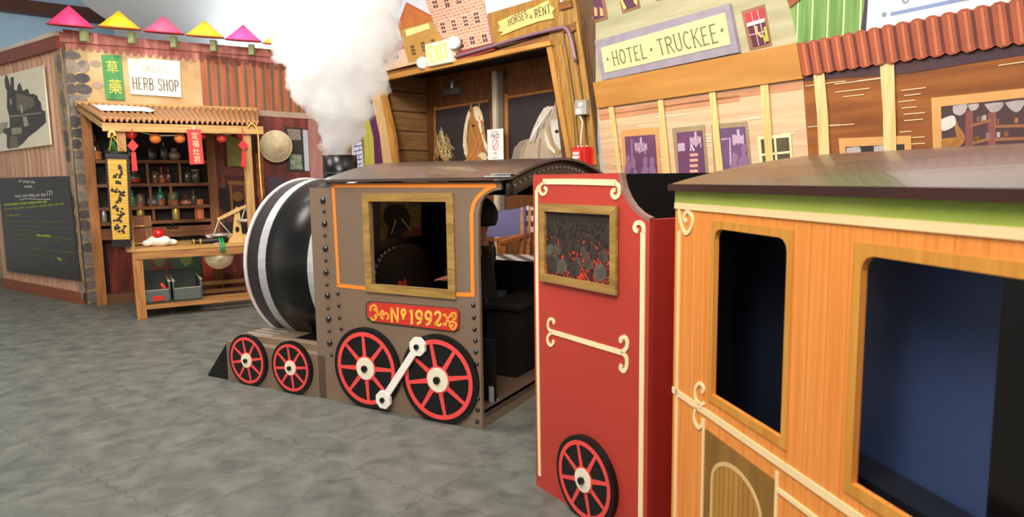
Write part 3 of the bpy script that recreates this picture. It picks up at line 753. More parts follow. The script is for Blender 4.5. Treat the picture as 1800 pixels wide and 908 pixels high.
mb = MB(); gz = OC.loc(1187, 357)[1]; mb.fbox(OC, ca_L, ca_L + CL, gz, zeave, 0, .002); mb.build('green_band', streak('#8fa63c', '#b0bf58', 'u', .5, 12, 3), cside)
m_ccream = plain('#f6d9a4', .5, var=.05)
mb = MB(); mb.fbox(OC, ca_L, ca_L + CL, gz - .013, gz + .002, 0, .0035); mb.build('cream_line', m_ccream, cside)
bz1 = OC.loc(1193, 686)[1]; bz1 = (bz1 + OC.loc(1400, 840)[1]) / 2
mb = MB(); mb.fbox(OC, ca_L, ca_L + CL, bz1 - .008, bz1 + .008, 0, .003); mb.build('belt_line', m_ccream, cside)
av = OC.loc(1193, 500)[0]
mb = MB(); mb.fbox(OC, av - .005, av + .006, 0, OC.loc(1193, 405)[1], 0, .003); mb.build('corner_line', m_ccream, cside)
mb = MB(); mb.pstroke(OC, [(1193, 358), (1194, 385), (1203, 409), (1213, 402), (1216, 383), (1208, 371), (1201, 381), (1206, 390)], .0095, 0, .003, 5); mb.build('corner_scroll', m_ccream, cside)
mb = MB(); y0 = 712
mb.pstroke(OC, [(1222, y0), (1228, 716), (1236, 708)], .008, .0, .0035)
mb.pstroke(OC, [(1232, 712), (1222, 702), (1221, 684), (1228, 673), (1236, 682), (1233, 690)], .009, 0, .003, 5); mb.pstroke(OC, [(1232, 712), (1222, 718), (1219, 736), (1226, 751), (1234, 745), (1233, 735)], .009, 0, .003, 5)
mb.build('belt_scroll', m_ccream, cside)
# painted lower door panel
d0, d1 = OC.loc(1240, 780)[0], OC.loc(1362, 860)[0]; dz = bz1 - .02
mb = MB(); mb.fbox(OC, d0, d1, .04, dz - .02, 0, .002); dp = mb.build('painted_panel', streak('#7a5524', '#9a7032', 'v', .5, 40, 5), cside)
mb = MB(); mb.fbox(OC, d0 - .012, d0 - .004, .04, dz, 0, .0032); mb.build('panel_line', m_ccream, cside); mb = MB(); mb.fbox(OC, d1 + .004, d1 + .012, .04, dz, 0, .0032); mb.build('panel_line', m_ccream, cside)
mb = MB(); mb.fbox(OC, d1 + .012, ca_L + CL, dz - .04, dz - .03, 0, .0032); mb.build('panel_line', m_ccream, cside)
dc = (d0 + d1) / 2; hw_ = (d1 - d0) * .36; ztop = dz - .06
A = [(dc - hw_, .06)] + [(dc + hw_ * math.cos(math.radians(a)), ztop - .07 + .07 * math.sin(math.radians(a))) for a in range(180, -1, -15)] + [(dc + hw_, .06)]
mb = MB(); mb.poly(OC, A, .002, .001); mb.build('painted_arch', boards('#a8772f', '#c08a3e', '#7d5520', .02, 'v', .5, gapw=.12), dp)
mb = MB(); mb.stroke(OC, A, .010, .0025, .0012); mb.build('arch_outline', plain('#d9b777', .5, var=.05), dp)
# roof
RZ = .075
def crz(t): return zeave + RZ * math.sin(PI * t) ** .9 if 0 < t < 1 else zeave
cr = arched(OC, ca_L - .012, ca_L + CL,   .012, -CW - .012, crz, .012).build('roof', plain('#4c3127', .25, spec=.45, var=.3, scale=4, coat=.15, name='car_roof'), car, OC.ang)
es = cr.modifiers.new('split', 'EDGE_SPLIT'); es.split_angle = math.radians(40)
mb = MB(); mb.fbox(OC, ca_L - .014, ca_L + CL, zeave - .004, zeave + .013, .011, .016); mb.build('roof_edge', plain('#3a1c14', .4), cr)
# ends, far side, interior
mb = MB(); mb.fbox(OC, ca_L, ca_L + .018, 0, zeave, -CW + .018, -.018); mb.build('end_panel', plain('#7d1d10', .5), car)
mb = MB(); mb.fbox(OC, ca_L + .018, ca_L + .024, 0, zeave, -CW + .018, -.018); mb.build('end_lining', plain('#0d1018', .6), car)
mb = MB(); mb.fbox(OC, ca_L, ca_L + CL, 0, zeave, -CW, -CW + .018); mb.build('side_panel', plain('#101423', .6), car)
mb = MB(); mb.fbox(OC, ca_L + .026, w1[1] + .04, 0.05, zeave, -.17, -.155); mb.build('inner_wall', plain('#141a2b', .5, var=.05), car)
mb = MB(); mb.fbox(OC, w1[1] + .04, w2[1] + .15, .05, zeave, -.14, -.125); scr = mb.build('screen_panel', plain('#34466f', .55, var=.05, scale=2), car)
ms_ = g(1772, 650, -.12)[0]
mb = MB(); mb.fbox(OC, ms_, ms_ + .5, .05, zeave, -.124, -.1); mb.build('screen_frame', plain('#050507', .3), car)
mb = MB(); mb.fbox(OC, w1[1] + .04, w2[1] + .12, w2[2] - .06, w2[2] - .012, -.12, -.05); mb.build('sill_ledge', plain('#1b1d24', .35), car)
# ================================================================== BARN DOOR RECESS
DB = DW.back(REC)                                     # back of the recess: the double door
ba0 = DB.loc(745, 200)[0]; bL = OPa0 - .02; bR = OPa1b + .12
m_bplank = boards('#7d5a36', '#ad7f4c', '#2a180c', .2, 'u', .65, gapw=.05, fine=40, coarse=3)
m_vplank = boards('#6d3c18', '#9a5e28', '#2c170a', .07, 'v', .5, gapw=.07, fine=60)  # recess back planks, browns darkened to include its shade
m_lum = streak('#a5702e', '#cf9648', 'u', .55, 30, 3); m_lumv = streak('#a5702e', '#cf9648', 'v', .55, 30, 3)
m_post = streak('#7d5a28', '#bb8c45', 'v', .65, 25, 3, h3='#9c7436')
mb = MB(); mb.fbox(DW, bL - .05, bR + .02, 0, OPz + .02, -REC - .06, -REC); mb.build('wall_back', m_vplank, kind='structure')
mb = MB(); mb.fbox(DW, bL - .1, bL, 0, OPz + .02, -REC, -.1); mb.build('wall_left', m_bplank, kind='structure')
mb = MB(); mb.fbox(DW, bR, bR + .1, 0, OPz + .02, -REC, -.1); mb.build('wall_right', m_bplank, kind='structure')
mb = MB(); mb.fbox(DW, bL - .1, bR + .1, OPz, OPz + .05, -REC, -.1); mb.build('trim_2', plain('#2c2118', .8), kind='structure')
# door leaves
def leaf(px0, px1, ytop, xs):
    pass
D = DB
doorA = MB(); aL, aM, aR = D.loc(755, 220)[0], D.loc(872, 220)[0], bR
m_leaf = streak('#4f2a12', '#7a471e', 'v', .6, 30, 3)  # leaf colour darkened to stand in for shade inside the recess
zD = D.loc(800, 132)[1]
for nm, (x0, x1) in (('left', (aL, aM)), ('right', (aM + .04, aR - .02))):
    mb = MB(); mb.fbox(DW, x0, x1, .01, 2.02, -REC, -REC + .035)
    dd = mb.build('door_1' if nm == 'left' else 'door_2', m_leaf, kind='structure')
    if nm == 'left': dl = dd
    else: dr = dd
E = -REC + .035
P2 = DW.back(-E)
def dpix(mb, pts, k=0, th=.001): mb.pix(DW, pts, E + .0012 * k, th); return mb
# horse picture 1 (chestnut with cream mane)
m_stall = plain('#2f2526', .7, var=.1); 
mb = MB(); dpix(mb, [(765, 191), (860, 176), (862, 292), (765, 292)], 0, .003); sp1 = mb.build('stall_opening', m_stall, dl)
mb = MB(); dpix(mb, [(893, 171), (985, 156), (996, 310), (894, 310)], 0, .003); sp2 = mb.build('stall_opening', m_stall, dr)
mb = MB()
mb.pstroke(DW, [(764, 192), (858, 177)], .022, E, .006); mb.pstroke(DW, [(764, 186), (764, 300)], .025, E, .006); mb.build('stall_trim', streak('#8d5322', '#c07c36', 'u', .6), dl)
mb = MB(); mb.pstroke(DW, [(893, 171), (980, 157)], .02, E, .006); mb.pstroke(DW, [(889, 165), (891, 310)], .05, E, .006); mb.build('stall_trim', streak('#8d5322', '#c07c36', 'v', .6), dr)
mc = plain('#b4763d', .7, var=.15, scale=9); mcr = plain('#e3cd9c', .7, var=.12, scale=20); mcd = plain('#8f5528', .7, var=.1)
def hp(k, mat, pts, name, par):
    mb = MB(); dpix(mb, pts, k); return mb.build(name, mat, par)
h1 = hp(3, mc, [(818, 292), (822, 270), (822, 250), (824, 228), (826, 205), (829, 190), (835, 190), (842, 188), (847, 196), (850, 212), (852, 232), (855, 248), (857, 258), (856, 272), (850, 276), (846, 292)], 'painted_horse', sp1)
hp(4, mc, [(825, 196), (827, 178), (831, 190)], 'painted_ear', h1); hp(4, mc, [(839, 189), (844, 176), (843, 194)], 'painted_ear', h1)
hp(5, mcr, [(824, 193), (820, 204), (816, 222), (814, 240), (814, 258), (817, 270), (819, 278), (822, 270), (821, 252), (821, 235), (824, 215), (827, 198)], 'painted_mane', h1)
hp(5, mcr, [(831, 188), (838, 186), (843, 190), (848, 205), (850, 214), (845, 210), (841, 202), (838, 214), (834, 205)], 'painted_forelock', h1)
hp(6, plain('#f2e2c4', .7), [(840, 206), (844, 212), (847, 230), (851, 245), (856, 255), (856, 268), (852, 258), (847, 240), (842, 224)], 'painted_blaze', h1)
mb = MB(); mb.disc(DW, DW.loc(833, 221, E), .012, E + .008, .001, 10, .018); mb.build('painted_eye', plain('#1b0f0a', .4), h1)
hp(5, mcr, [(838, 275), (845, 268), (852, 268), (857, 277), (853, 282), (851, 290), (848, 280), (843, 275)], 'painted_beard', h1)
mb = MB(); mb.pstroke(DW, [(768, 254), (772, 266), (780, 280), (796, 286), (816, 284), (830, 272), (836, 258), (836, 250)], .022, E + .0085, .001, 4); mb.build('painted_rope', plain('#c98335', .7), h1)
mb = MB(); mb.pstroke(DW, [(826, 216), (831, 234), (837, 248), (848, 233)], .018, E + .0095, .001, 3); mb.build('painted_halter', plain('#c98335', .7), h1)
mst = [plain('#c9b06a', .8, var=.2), plain('#a88c4c', .8, var=.2), plain('#dccb91', .8)]
ml = MB(); random.seed(5)
for i in range(90):
    x = random.uniform(766, 790); y = random.uniform(222, 265)
    if (x - 766) > (y - 212) * .9: continue
    dx = random.uniform(-6, 12); L_ = random.uniform(10, 26); ml.cur = i % 3
    ml.pstroke(DW, [(x, y), (x + dx * .4, y + L_ * .5), (x + dx, min(y + L_, 290))], .006, E + .004 + .00002 * i, .001)
ml.build('painted_hay', mst, sp1, kind='stuff')
# horse picture 2 (pale grey)
mg1 = plain('#b9a48a', .7, var=.12, scale=8); mg2 = plain('#d8ccb8', .7, var=.1, scale=20); mg3 = plain('#8f7f70', .7, var=.1)
h2 = hp(3, mg1, [(896, 300), (899, 280), (904, 260), (914, 249), (932, 243), (938, 228), (946, 208), (956, 192), (970, 186), (982, 186), (993, 250), (996, 305)], 'painted_horse', sp2)
hp(4, mg1, [(974, 192), (976, 175), (979, 168), (985, 190)], 'painted_ear', h2)
hp(5, mg2, [(964, 186), (956, 190), (946, 206), (937, 226), (931, 243), (935, 250), (943, 237), (952, 222), (956, 205), (964, 196), (974, 190)], 'painted_mane', h2)
hp(5, plain('#ddd6ca', .7), [(968, 212), (982, 207), (990, 230), (993, 256), (985, 264), (976, 252), (969, 234)], 'painted_face', h2)
hp(6, plain('#e6dcc8', .7), [(957, 225), (962, 238), (967, 255), (978, 266), (975, 270), (963, 260), (957, 243)], 'painted_cheek', h2)
hp(6, plain('#b28a52', .7), [(963, 220), (968, 228), (972, 250), (980, 266), (992, 258), (992, 262), (980, 273), (970, 255)], 'painted_halter', h2)
mb = MB(); mb.disc(DW, DW.loc(980, 231, E), .016, E + .0095, .001, 10, .022); mb.build('painted_eye', plain('#1b1512', .4), h2)
hp(4, mg3, [(899, 282), (905, 258), (915, 250), (928, 246), (916, 262), (912, 300), (898, 300)], 'painted_shadowed_flank', h2)
random.seed(15)
def strands(par, n_, x0, y0, x1, y1, ex, ey, mat, w_=.008, jit=5, off=.0085, bow=0):
    mb = MB()
    for k in range(n_):
        t = (k + .5) / n_; x, y = x0 + (x1 - x0) * t, y0 + (y1 - y0) * t; dx, dy = ex + random.uniform(-jit, jit) * .5, ey * random.uniform(.7, 1.15)
        mb.pstroke(DW, catmull([(x, y), (x + dx * .5 + bow, y + dy * .5), (x + dx, y + dy)], 3), w_, E + off + .00001 * k, .0008)
    return mb.build('painted_mane_strands', mat, par, kind='stuff')
strands(h1, 9, 825, 196, 819, 236, -5, 34, plain('#f2e6c6', .7, var=.1)); strands(h1, 7, 824, 204, 822, 240, -5, 30, plain('#a88a52', .7, var=.1), .005, off=.0088)
strands(h1, 7, 833, 189, 841, 189, 6, 22, plain('#f2e6c6', .7, var=.1), .008)
strands(h2, 16, 972, 186, 940, 226, -8, 24, plain('#ece4d6', .7, var=.1), .009); strands(h2, 14, 970, 190, 942, 230, -8, 24, plain('#8d7c6a', .7, var=.1), .006, off=.0088)
strands(h2, 6, 974, 188, 988, 190, -6, 22, plain('#c9b79e', .7), .01)
for q_ in ([(950, 243), (947, 270), (951, 300)], [(925, 252), (918, 272), (916, 300)], [(966, 262), (975, 275), (978, 300)]): mb = MB(); mb.pstroke(DW, q_, .03, E + .0052, .0008, 3); mb.build('painted_muscle_line', plain('#a28c74', .7, var=.1), h2)
for q_ in ([(828, 214), (830, 232), (838, 250)], [(849, 250), (846, 262), (853, 268)]): mb = MB(); mb.pstroke(DW, q_, .012, E + .0052, .0008, 3); mb.build('painted_muscle_line', mcd, h1)
# middle post, closer, notice
mb = MB(); pa = DW.loc(874, 200, E + .05)[0]; mb.fbox(DW, pa - .055, pa + .0, 0, DW.loc(868, 125, E + .06)[1], E, E + .06)
post = mb.build('door_mullion', streak('#b9aa92', '#cdbfa6', 'v', .45, 30, 2), label='pale grey steel mullion post between the two painted horse doors', cat='door post')
mb = MB(); mb.fbox(DW, pa + .0, pa + .055, 0, DW.loc(868, 125, E + .06)[1], E, E + .03); mb.build('post_flange', plain('#6f6258', .5, .2), post)
mb = MB(); q = DW.loc(797, 160, E + .05); mb.fbox(DW, q[0] - .16, q[0] + .1, q[1] - .035, q[1] + .03, E, E + .06); dcz = mb.build('door_closer', plain('#6d6a66', .4, .5), label='grey hydraulic door closer high on the left barn door', cat='door closer')
mb = MB(); mb.bar(DW.at(q[0] - .2, q[1] + .09, E + .05), DW.at(q[0] + .22, q[1] + .1, E + .12), .02, .012); mb.bar(DW.at(q[0] - .02, q[1] + .03, E + .05), DW.at(q[0] - .02, q[1] + .1, E + .05), .03); mb.build('closer_arm', plain('#7b7875', .35, .6), dcz)
mb = MB(); q = DW.L([(856, 228), (884, 226), (886, 280), (859, 282)], E + .1); mb.poly(DW, [(q[0][0], q[2][1]), (q[1][0], q[2][1]), (q[1][0], q[0][1]), (q[0][0], q[0][1])], E + .095, .003)
nt_ = mb.build('notice', plain('#f5efe6', .6, var=.02), label='white paper notice with a red prohibition circle taped on the door post', cat='notice')
nc = ((q[0][0] + q[1][0]) / 2, q[2][1] + (q[0][1] - q[2][1]) * .5); hh = q[0][1] - q[2][1]
mb = MB(); mb.stroke(DW, [(nc[0] + .035 * math.cos(a * PI / 12), nc[1] + .05 * math.sin(a * PI / 12)) for a in range(24)], .007, E + .098, .0012, True); mb.build('prohibition_ring', plain('#c2405c', .6), nt_)
mb = MB(); mb.stroke(DW, [(nc[0] - .024, nc[1] - .034), (nc[0] + .026, nc[1] + .034)], .007, E + .098, .0014); mb.build('prohibition_bar', plain('#c2405c', .6), nt_)
mb = MB(); letters(mb, DW, 'NO', [(864, 235), (877, 234.5), (877, 242), (864, 242.5)], .2, E + .0982); mb.build('notice_lettering', plain('#6a5b60', .6), nt_)
for k, (y_, w_) in enumerate(((229.5, .09), (267, .03), (275, .07))):
    z_ = DW.loc(870, y_ + 2, E + .1)[1]; mb = MB(); mb.stroke(DW, [(nc[0] - w_ / 2, z_), (nc[0] + w_ / 2, z_)], .006 if k != 1 else .016, E + .098, .0012); mb.build('notice_line', plain('#a99aa0', .6), nt_)

# ================================================================== BARN FRAME (top-level: doorway surround)
o_ = DW.loc(985, 100)
barn = empty('barn_door_surround', DW.at(dw_r - .8, 0, .05), 'rough brown timber surround framing the horse barn doorway', 'door frame')
mb = MB(); mb.pix(DW, [(966, 45), (985, 20), (1000, -60), (1003, -60), (1051, 290), (1085, 560), (1030, 560), (1003, 300), (966, 72)], 0, .03)
mb.build('post_boards', m_post, barn)
for q, wd in (([(1000, 60), (1020, 180), (1030, 300)], .03), ([(985, 80), (1003, 190), (1012, 300)], .022), ([(1014, 40), (1036, 190), (1046, 290)], .025), ([(978, 100), (990, 200)], .012)):
    mb = MB(); mb.pstroke(DW, q, wd, .03, .012, 4); mb.build('timber_ridge', streak('#8f6529', '#b98a42', 'v', .6), barn)
for q in ([(991, 60), (1010, 180), (1021, 300)], [(1007, 50), (1027, 190), (1037, 300)], [(1020, 20), (1042, 180), (1050, 270)]):
    mb = MB(); mb.pstroke(DW, q, .008, .03, .003, 4); mb.build('painted_crack', plain('#4a2d12', .7), barn)
mb = MB(); mb.pix(DW, [(663, 130), (868, 90), (985, 55), (972, 92), (961, 80), (668, 143)], 0, .025); mb.build('header_board', streak('#6b4320', '#9a6831', 'u', .65, 30, 3), barn)
mb = MB(); mb.pix(DW, [(664, 135), (966, 71), (968, 79), (666, 143.5)], .025, .05); mb.build('lintel_board', m_lum, barn)
mb = MB(); mb.pix(DW, [(959, 76), (968, 76), (1008, 300), (1028, 470), (1018, 470), (1000, 300)], .025, .03); mb.build('jamb_board', m_lumv, barn)
mb = MB(); mb.pix(DW, [(664, 145), (670, 143), (692, 240), (700, 330), (694, 330), (683, 240)], .0, .04); mb.build('jamb_board', m_lumv, barn)
mb = MB(); mb.pix(DW, [(652, 168), (664, 145), (684, 240), (693, 330), (678, 330), (668, 240)], .0, .02); mb.build('jamb_board', streak('#c79a63', '#e6c492', 'v', .6), barn)
mb = MB(); mb.pix(DW, [(857, 24), (978, -12), (990, 36), (985, 52), (868, 78)], .005, .02); mb.build('sign_backing', streak('#8b6023', '#b48839', 'v', .6, 25, 3), barn)
for q in ([(980, 5), (1003, 0), (1005, 12), (983, 18)], [(1000, 44), (1010, 38), (1012, 52), (1002, 58)], [(986, 46), (1001, 42), (1003, 52), (988, 57)]):
    mb = MB(); mb.pix(DW, q, .03, .02); mb.build('iron_bracket', streak('#6a3f1a', '#8d5c2a', 'u', .6), barn)
mb = MB(); mb.pix(DW, [(874, 39), (900, 27), (940, 12), (964, 0), (967, 10), (975, 14), (970, 22), (973, 32), (945, 38), (912, 50), (880, 63), (884, 56), (875, 55), (879, 47)], .026, .012)
sg = mb.build('plank_sign', plain('#d9bf74', .6, var=.12, scale=12), label='pale jagged plank sign reading horses 4 rent above the barn doorway', cat='sign')
mb = MB()
letters(mb, DW, 'HORSES', [(892, 33), (925, 18), (928, 31), (894, 46)], .11, .038, jitter=.06); mb.build('sign_lettering', plain('#3e3423', .6), sg); mb = MB(); letters(mb, DW, '4', [(930, 27), (935, 25.5), (936, 33), (931, 34.5)], .16, .038); mb.build('sign_lettering', plain('#3e3423', .6), sg); mb = MB()
letters(mb, DW, 'RENT', [(939, 17), (966, 6), (968, 22), (941, 32)], .11, .038, jitter=.06); mb.build('sign_lettering', plain('#3e3423', .6), sg)
# conduit along the lintel and down the post
pts = [DW.hit(x, y, .06) for x, y in catmull([(800, 100), (868, 80), (930, 62), (985, 49), (996, 52), (1003, 66), (1012, 108)], 4)]
mb = MB(); mb.tube(pts, .014, 8); mb.build('conduit', plain('#8f6d80', .45, .2), label='thin purple-grey conduit bending along the top of the barn doorway', cat='pipe')
# fire alarm box, junction box, cable
ax0, az1 = DW.loc(1009, 259, .1); ax1, az0 = DW.loc(1031, 291, .1)
al = empty('fire_alarm_box', DW.at((ax0 + ax1) / 2, az0, .03), 'red fire alarm pull box on the timber post beside the hotel mural', 'fire alarm')
m_al = plain('#d2201c', .4, var=.05, coat=.2)
mb = MB(); mb.fbox(DW, ax0, ax1, az0, az1, .03, .12); mb.fbox(DW, ax0 + .002, ax1 + .02, az0 + .002, az1 - .002, .03, .05); mb.build('housing', m_al, al, rnd=.005)
lw = ax1 - ax0
mb = MB(); mb.fbox(DW, ax0 + lw * .12, ax1 - lw * .22, az0 + .015, az1 - .02, .12, .14); pf = mb.build('pull_station', plain('#e03a32', .4), al, rnd=.004)
mb = MB(); zz = (az0 + az1) / 2; mb.fbox(DW, ax0 + lw * .2, ax1 - lw * .3, zz - .015, zz + .005, .14, .146); mb.fbox(DW, ax0 + lw * .4, ax0 + lw * .52, zz - .04, zz - .015, .14, .146); mb.build('handle', plain('#f3eeea', .4), pf)
mb = MB(); mb.fbox(DW, ax0 + lw * .2, ax1 - lw * .3, az0 + .02, az0 + .03, .14, .143); mb.build('label_strip', plain('#f0dcd6', .5), pf)
mb = MB(); mb.fbox(DW, ax0 + lw * .2, ax1 - lw * .3, az1 - .055, az1 - .035, .14, .143); mb.build('label_strip', plain('#f0dcd6', .5), pf)
for k in (.2, .55, .9):
    mb = MB(); mb.lathe([(.008, 0), (.009, .006), (.004, .014)], DW.at(ax0 + lw * k, az1, .08), 8); mb.build('screw', plain('#d8cfc4', .3, .5), al)
jx0, jz1 = DW.loc(1013, 177, .07); jx1, jz0 = DW.loc(1033, 201, .07)
jb = empty('outlet_box', DW.at((jx0 + jx1) / 2, jz0, .03), 'small grey electrical outlet box with white plug on timber post', 'outlet')
mb = MB(); mb.fbox(DW, jx0, jx1, jz0, jz1, .03, .09); mb.build('box', plain('#b3aea2', .4, .4), jb, rnd=.003)
mb = MB(); mb.disc(DW, ((jx0 + jx1) / 2 + .005, jz1 - .035), .018, .09, .008, 14); mb.build('socket', plain('#e9e2cf', .4), jb)
mb = MB(); mb.fbox(DW, (jx0 + jx1) / 2 - .016, (jx0 + jx1) / 2 + .022, jz0 + .0, jz0 + .042, .09, .125); mb.build('plug', plain('#f1ece2', .4), jb, rnd=.004)
pts = [DW.at((jx0 + jx1) / 2, jz0, .1)] + [DW.hit(x, y, .08) for x, y in ((1024, 215), (1022, 232), (1021, 250))] + [DW.at(ax0 + lw * .4, az1 - .002, .08)]
mb = MB(); mb.tube(pts, .007, 6); mb.build('power_cord', plain('#ded6cc', .5), label='short white cord from outlet box down to red alarm box', cat='cord')
# exit sign with emergency lamp heads
ex = DW.L([(742, 79), (788, 69), (797, 108), (757, 118)], .1)
xs = [p[0] for p in ex]; ea0, ea1 = (ex[0][0] + ex[3][0]) / 2, (ex[1][0] + ex[2][0]) / 2; ez1, ez0 = (ex[0][1] + ex[1][1]) / 2, (ex[2][1] + ex[3][1]) / 2
exs = empty('exit_sign', DW.at((ea0 + ea1) / 2, ez0, .06), 'cream plastic lit exit sign with emergency lamp heads above barn doorway', 'exit sign')
m_ex = plain('#efe6c8', .4, var=.03)
mb = MB(); sh = .03
def exq(u, v, off): return DW.at(ea0 + (ea1 - ea0) * u + sh * (1 - v) - sh * .5, ez0 + (ez1 - ez0) * v, off)
V = [exq(u, v, d) for d in (.0, .11) for u, v in ((0, 0), (1, 0), (1, 1), (0, 1))]
mb.add(V, [(3, 2, 1, 0), (4, 5, 6, 7), (0, 1, 5, 4), (1, 2, 6, 5), (2, 3, 7, 6), (3, 0, 4, 7)], False); mb.build('sign_body', m_ex, exs, rnd=.012)
m_exy, nt2, b2 = newmat('exit_letters'); b2.inputs['Base Color'].default_value = lin('#f0dc4a'); b2.inputs['Emission Color'].default_value = lin('#ffe85a'); b2.inputs['Emission Strength'].default_value = .5
PX = DW
mb = MB(); letters(mb, PX, 'EXIT', [(751, 83), (785, 76), (790, 102), (758, 110)], .14, .111); mb.build('sign_lettering', m_exy, exs)
for u, v, nm in ((-.28, .25, 0), (1.12, .8, 1)):
    mb = MB(); c = exq(u, v, .08); Mx = Matrix.Rotation(-.5 if nm else .4, 3, 'Z') @ Matrix.Rotation(PI / 2, 3, 'X')
    mb.lathe([(.02, -.05), (.048, -.03), (.055, .0), (.055, .03), (.045, .035), (.001, .036)], c, 16, Mx, True); mb.build('lamp_head', plain('#f1eee6', .3), exs)
mb = MB(); mb.bar(exq(-.2, .3, .06), exq(0, .3, .06), .03); mb.build('lamp_arm', m_ex, exs)
# ================================================================== TOWN SKYLINE (painted boards above the doorway)
def muralobj(name, loc, label, cat='mural', group=None): return empty(name, loc, label, cat, group)
def pp(P, pts, off, mat, name, par, th=.002): 
    mb = MB(); mb.pix(P, pts, off, th); return mb.build(name, mat, par, P.ang)
mb = MB(); mb.pix(DW, [(552, 150), (552, -44), (1003, -44), (1003, -20), (985, 45), (660, 125), (600, 300), (555, 330)], .0, .004); mb.build('painted_sky', patches(['#b5c0cc', '#c9ced6', '#dadbdd'], 1.2, 'sky_paint'), label='pale blue-grey painted sky high on the wall above the doorway', cat='mural')
town = muralobj('town_mural', DW.at(dw_r - 2.6, 2.2, .01), 'painted gabled and red-roofed townhouses left of the brick block', 'mural')
pp(DW, [(560, -40), (650, -42), (668, 10), (705, 75), (665, 125), (600, 130), (560, 60)], .005, plain('#cbab80', .7, var=.08), 'painted_house', town)
pp(DW, [(640, 18), (662, 11), (665, 20), (642, 28)], .008, plain('#f1dfa8', .7), 'painted_plaque', town)
pp(DW, [(600, 110), (682, 90), (713, 82), (742, 92), (742, 106), (664, 127), (600, 140)], .006, plain('#e0b7a0', .7, var=.08), 'painted_row_house', town)
pp(DW, [(683, 77), (707, 71), (714, 84), (690, 91)], .009, plain('#b93128', .7), 'painted_roof', town)
pp(DW, [(600, 100), (640, 88), (683, 77), (692, 91), (600, 115)], .0085, plain('#d8747c', .7, var=.1), 'painted_roof', town)
gab = pp(DW, [(700, 45), (756, 27), (775, 66), (784, 95), (718, 110), (706, 70)], .010, plain('#b98c44', .7, var=.08), 'painted_gabled_house', town)
pp(DW, [(699, 45), (714, 5), (757, 27), (760, 36), (703, 52)], .0125, plain('#b5682a', .7, var=.15), 'painted_gable', gab)
mb = MB(); mb.pstroke(DW, [(699, 46), (714, 5), (757, 28)], .012, .0145, .002); mb.build('painted_eaves', plain('#b03a2a', .7), gab)
pp(DW, [(711, 53), (753, 41), (756, 50), (715, 64)], .013, plain('#ead792', .7), 'painted_plaque', gab)
mpw = plain('#4b3328', .6); mww = plain('#f1e6d2', .6)
def pane_window(P, cx, cy, w_, h_, rows, off, par, lean=.25, mat=mpw, cols=2, name='painted_window', back=None):
    mb = MB(); mb.cur = 0; sl = -.22
    def q(u, v, e): return (cx + (u - .5) * w_ * e + (v - .5) * h_ * e * lean, cy + (u - .5) * w_ * sl * e + (v - .5) * h_ * e)
    if back: mb.pix(P, [q(0, 0, 1.35), q(1, 0, 1.35), q(1, 1, 1.2), q(0, 1, 1.2)], off, .001)
    mb.cur = 1 if back else 0
    for i in range(rows):
        for j in range(cols):
            u0, u1 = j / cols + .06, (j + 1) / cols - .06; v0, v1 = i / rows + .05, (i + 1) / rows - .05
            mb.pix(P, [q(u0, v0, 1), q(u1, v0, 1), q(u1, v1, 1), q(u0, v1, 1)], off + .0012, .001)
    return mb.build(name, [back, mat] if back else mat, par)
for cx, cy in ((726, 88), (744, 82), (762, 77)): pane_window(DW, cx, cy, 7, 18, 3, .014, gab, mat=plain('#5d3d20', .6))
for cx, cy in ((661, 110), (678, 106), (697, 99)): pane_window(DW, cx, cy + 1, 9, 8, 1, .010, town, back=mww)
bt = muralobj('brick_building_mural', DW.at(dw_r - 1.7, 2.4, .01), 'painted pink brick tenement with rows of dark windows above doorway', 'mural')
bb = pp(DW, [(733, -40), (742, -60), (835, -85), (853, 20), (866, 66), (868, 75), (798, 93), (775, 66), (757, 27)], .015, brick('#cf8f76', '#bd7a68', '#e8c9a4', 9, 'painted_brick'), 'painted_brick_wall', bt)
pp(DW, [(855, 26), (861, 28), (871, 74), (864, 76)], .018, plain('#a4627a', .7, var=.2), 'painted_side_wall', bt)
for cx, cy, w_, h_, r_ in ((764, 4, 9, 22, 3), (785, 4, 8, 20, 2), (806, 1, 9, 12, 2), (826, -6, 9, 14, 2), (779, 49, 8, 20, 3), (798, 44, 8, 19, 3), (818, 37, 8, 19, 3), (838, 31, 9, 20, 3), (810, 77, 9, 16, 2), (830, 71, 8, 15, 2), (852, 67, 9, 15, 2)):
    pane_window(DW, cx, cy, w_, h_, r_, .018, bb, mat=plain('#4d2c34', .6), back=plain('#e3b195', .7))
mb = MB(); mb.pix(DW, [(798, 94), (868, 76), (868, 88), (800, 108)], .026, .02); mb.build('painted_awning', streak('#7c2a22', '#a5453a', 'u', .6, 20, 3), bt)
mb = MB(); mb.pix(DW, [(655, 125), (745, 104), (745, 108), (657, 130)], .026, .02); mb.build('ledge', plain('#d8b58c', .6), bt)
